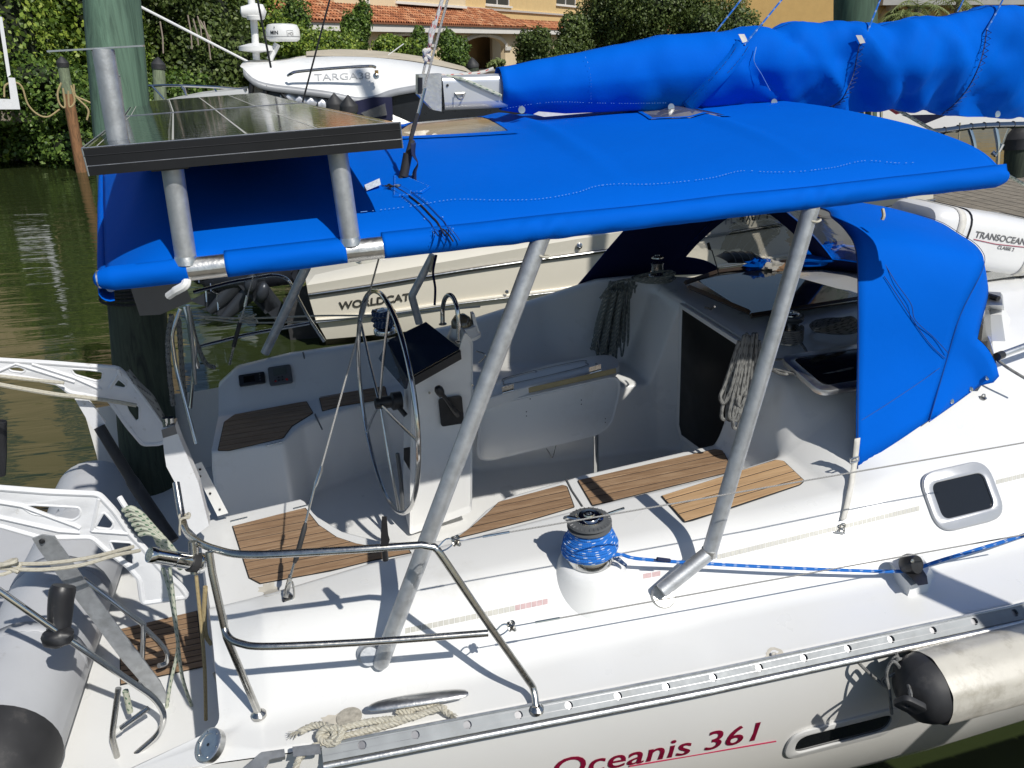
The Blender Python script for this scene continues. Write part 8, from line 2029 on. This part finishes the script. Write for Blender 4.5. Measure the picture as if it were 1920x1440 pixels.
# beige coaming bolsters, hawse fitting, hatch
MB().grid([[wp(x, y, YW + .35) for x, y in [(780, 500), (900, 478), (1010, 460), (1110, 446)]], [wp(x, y, YW + .45) for x, y in [(778, 474), (900, 455), (1020, 435), (1140, 420)]]]).part('coaming_pad', BEIGE, wc_).modifiers.new('t', 'SOLIDIFY').thickness = .03
MB().tube([wp(x, y, YW + .33) for x, y in [(780, 490), (900, 467), (1010, 448), (1100, 434)]], .008, 5).part('pad_seam', BLK, wc_)
for x, y, r_ in [(1086, 461, .036), (950, 547, .022)]:
    MB().lathe([(r_, 0), (r_, .015), (r_ * .6, .02), (r_ * .5, .005), (0, .005)], wp(x, y, YW - .03), (0, -1, .2), 20).part('outlet', SS, wc_)
MB().lathe([(.05, 0), (.05, .02), (0, .03)], wp(640, 510, YW + .3), (0, 0, 1), 16).part('cleat', SS, wc_)
MB().tube([wp(676, 492, YW + .25), wp(676, 478, YW + .25)], .02, 8).part('rod_socket', SS, wc_)
for x, y in [(708, 470), (720, 478)]: MB().lathe([(.08, 0), (.09, .03), (.07, .06), (0, .07)], wp(x, y, YW + .5), (0, 0, 1), 16).part('deck_fitting', WPLAS, wc_)
# engines, tilted up
ENG = M_('dark_metallic_cowl', (.030, .034, .045), .25, .3, coat=.5)
ENG2 = M_('engine_grey', (.045, .05, .06), .35, .3)
def engine(dx, dy, lab):
    e = thing('outboard_engine', lab, 'outboard engine', wp(500 + dx, 560 + dy, YW + 1), bg=True)
    Y_ = YW + .9
    q = lambda x, y, yy=0: wp(x + dx, y + dy, Y_ + yy)
    rws = []
    for (x, y, w_) in [(560, 500, .12), (530, 503, .20), (480, 508, .24), (430, 512, .22), (395, 517, .12)]:
        c = q(x, y, .3); rws.append([c + np.array([.10 * math.cos(a), w_ * math.cos(a), .21 * math.sin(a)]) for a in np.linspace(0, 2 * PI, 17)])
    MB().grid(rws).part('cowling', ENG, e)
    MB().hexa([q(x, y, .1) for x, y in [(432, 512), (480, 505), (545, 590), (520, 605)]], [q(x, y, .4) for x, y in [(432, 512), (480, 505), (545, 590), (520, 605)]]).part('midsection', ENG2, e)
    MB().tube([q(470, 540, .25), q(440, 575, .25), (q(415, 600, .25))], [.13, .09, .05], 14).part('gearcase', ENG2, e)
    MB().hexa([q(x, y, .23) for x, y in [(378, 580), (430, 552), (445, 575), (410, 592)]], [q(x, y, .27) for x, y in [(378, 580), (430, 552), (445, 575), (410, 592)]]).part('skeg', ENG2, e)
    MB().lathe([(.0, -.16), (.05, -.12), (.075, -.03), (.06, .06), (.03, .1), (0, .11)], q(493, 546, -.1), nrm([.3, -.2, .9]), 18).part('steering_ram', ENG2, e)
    for i in range(3):
        a = i * 2 * PI / 3 + .4; c = q(405, 548, .2); t_ = c + .17 * np.array([.3 * math.cos(a), math.cos(a), math.sin(a)])
        MB().hexa([c + (0, 0, .03), c - (0, 0, .03), t_ - (0, .03, .04), t_ + (0, .03, .04)], [c + (.015, 0, .03), c - (-.015, 0, .03), t_ - (-.012, .03, .04), t_ + (.012, .03, .04)]).part('propeller_blade', SS, e)
    return e
engine(0, 0, 'nearer dark outboard engine tilted up at the stern of the cream boat'); engine(-22, -16, 'farther dark outboard engine tilted up beside the other')
eb = MB().hexa([wp(x, y, YW + .5) for x, y in [(530, 560), (580, 530), (600, 640), (545, 640)]], [wp(x, y, YW + 2) for x, y in [(530, 560), (580, 530), (600, 640), (545, 640)]]).part('engine_bracket', BLKR, wc_, smooth=False)

# ------------------------------------------------------------------ right side: pale boat, rail frame, dock
pb2 = thing('pale_boat', 'pale hull with stainless arch frame moored behind the awning at the right', 'boat', B(1750, 260, D=9), bg=True)
R = lambda x, y, D=8.6: B(x, y, D=D)
MB().hexa([R(x, y, 9.6) for x, y in [(1560, 240), (1930, 240), (1930, 205), (1580, 200)]], [R(x, y, 11) for x, y in [(1560, 240), (1930, 240), (1930, 205), (1580, 200)]]).part('hull', GELW, pb2, smooth=False)
MB().grid([[R(x, y, 9.4) for x, y in [(1600, 200), (1700, 190), (1800, 200), (1930, 208)]], [R(x, y, 9.3) for x, y in [(1600, 228), (1700, 246), (1800, 236), (1930, 232)]]]).part('topside', GELW, pb2)
tubeR = crv([R(1560, 232), R(1650, 246), (R(1720, 250)), R(1770, 245), R(1820, 238), R(1870, 235), R(1930, 234), R(2000, 234)], 6)
MB().tube(tubeR, .027, 12).part('frame_tube', SS, pb2)
MB().tube([p + np.array([.0, .5, .22]) for p in tubeR], .025, 12).part('frame_tube', SS, pb2)
for i in range(3, len(tubeR) - 2, 3): 
    p = tubeR[i]; MB().tube([p + .031 * np.array([.1 * math.cos(a), math.cos(a), math.sin(a)]) for a in np.linspace(0, 2 * PI, 11)], .005, 5).part('lashing', BLKR, pb2)
for q in ([(1818, 242), (1826, 270), (1830, 310)], [(1866, 238), (1872, 275), (1870, 320)], [(1800, 230), (1798, 260), (1792, 290)], [(1895, 232), (1880, 270), (1868, 305)], [(1860, 285), (1868, 290), (1880, 270)]):
    MB().tube(crv([R(x, y) for x, y in q], 5), .020 if q[0][0] != 1800 and q[0][0] != 1895 else .008, 8).part('frame_leg', SS, pb2)
for x in (1620, 1634, 1652): MB().tube([R(x, 205, 8.9), R(x + 1, 238, 8.9)], .014, 8).part('stanchion', SS, pb2)
MB().hexa([R(x, y, 8.8) for x, y in [(1690, 216), (1780, 214), (1760, 222), (1735, 232)]], [R(x, y, 9.0) for x, y in [(1690, 216), (1780, 214), (1760, 222), (1735, 232)]]).part('dark_cover', NV, pb2, smooth=False)
MB().hexa([R(x, y, 9.0) for x, y in [(1665, 205), (1690, 200), (1690, 212), (1680, 215)]], [R(x, y, 9.2) for x, y in [(1665, 205), (1690, 200), (1690, 212), (1680, 215)]]).part('red_stripe', M_('red_tape', (.5, .06, .08), .5), pb2, smooth=False)
lf2 = thing('wall_lifebuoy', 'small white ring fitting by the tube frame at the right', 'ring', R(1788, 278), bg=True); MB().tube([R(1788, 278) + .045 * np.array([math.cos(a), 0, math.sin(a)]) for a in np.linspace(0, 2 * PI, 17)], .016, 8).part('ring', WPLAS, lf2)
# dock beyond on the right
rdk = thing('right_dock', 'weathered grey plank dock beyond the tube frame at the right', 'dock', B(1850, 300, D=12), bg=True)
z_ = 1.05
for i in range(26):
    xx = 7.0 + i * .15 * 3.2
    for j in range(1):
        MB().hexa([(xx * .5 + 3.2, 4.2, z_ - .05), (xx * .5 + 3.42, 4.2, z_ - .05), (xx * .5 + 3.42, 7.6, z_ - .05), (xx * .5 + 3.2, 7.6, z_ - .05)], [(xx * .5 + 3.2, 4.2, z_), (xx * .5 + 3.42, 4.2, z_), (xx * .5 + 3.42, 7.6, z_), (xx * .5 + 3.2, 7.6, z_)]).part('plank', DECKW, rdk, smooth=False)
MB().hexa([(6.6, 4.1, .7), (13.2, 4.1, .7), (13.2, 4.2, .7), (6.6, 4.2, .7)], [(6.6, 4.1, .98), (13.2, 4.1, .98), (13.2, 4.2, .98), (6.6, 4.2, .98)]).part('stringer', DECKW, rdk, smooth=False)
o = MB().box((14, 16, .45), (16, 8, 1.3)).part('far_hull', GELW, None, smooth=False) if 0 else None
# fore mooring/stay line at right
line('fore_line', 'pale green line slanting down from under the sail cover to the right edge', [P(1668, 197, Y=.3), P(1750, 245, Y=.3), P(1930, 352, Y=.3), P(2050, 420, Y=.3)], .010, R_GREEN)
# piling on the camera's side dock, out of frame, whose shade falls over the side deck
sp = thing('dock_piling', 'wooden piling on the near dock casting its shade over the side deck', 'piling', (3.0, -3.27, -.5))
MB().tube([(3.0, -3.27, -.5), (3.0, -3.27, 2.9)], .10, 20).part('post', GREENP, sp)

nd_ = thing('unseen_near_dock', 'unseen wooden finger dock along the near side of the sailboat, added to shade the water', 'dock', (2, -3.5, 1.0))  # out-of-frame dock, added to shade the water beside the hull
for i in range(56):
    x = -4 + i * .2; MB().box((x, -3.55, .98), (.19, 1.9, .035)).part('plank', DECKW, nd_, smooth=False)
for y in (-2.7, -4.4): MB().box((1.6, y, .84), (11.4, .07, .24)).part('stringer', DECKW, nd_, smooth=False)
for o in BG: o.matrix_basis = T @ o.matrix_basis
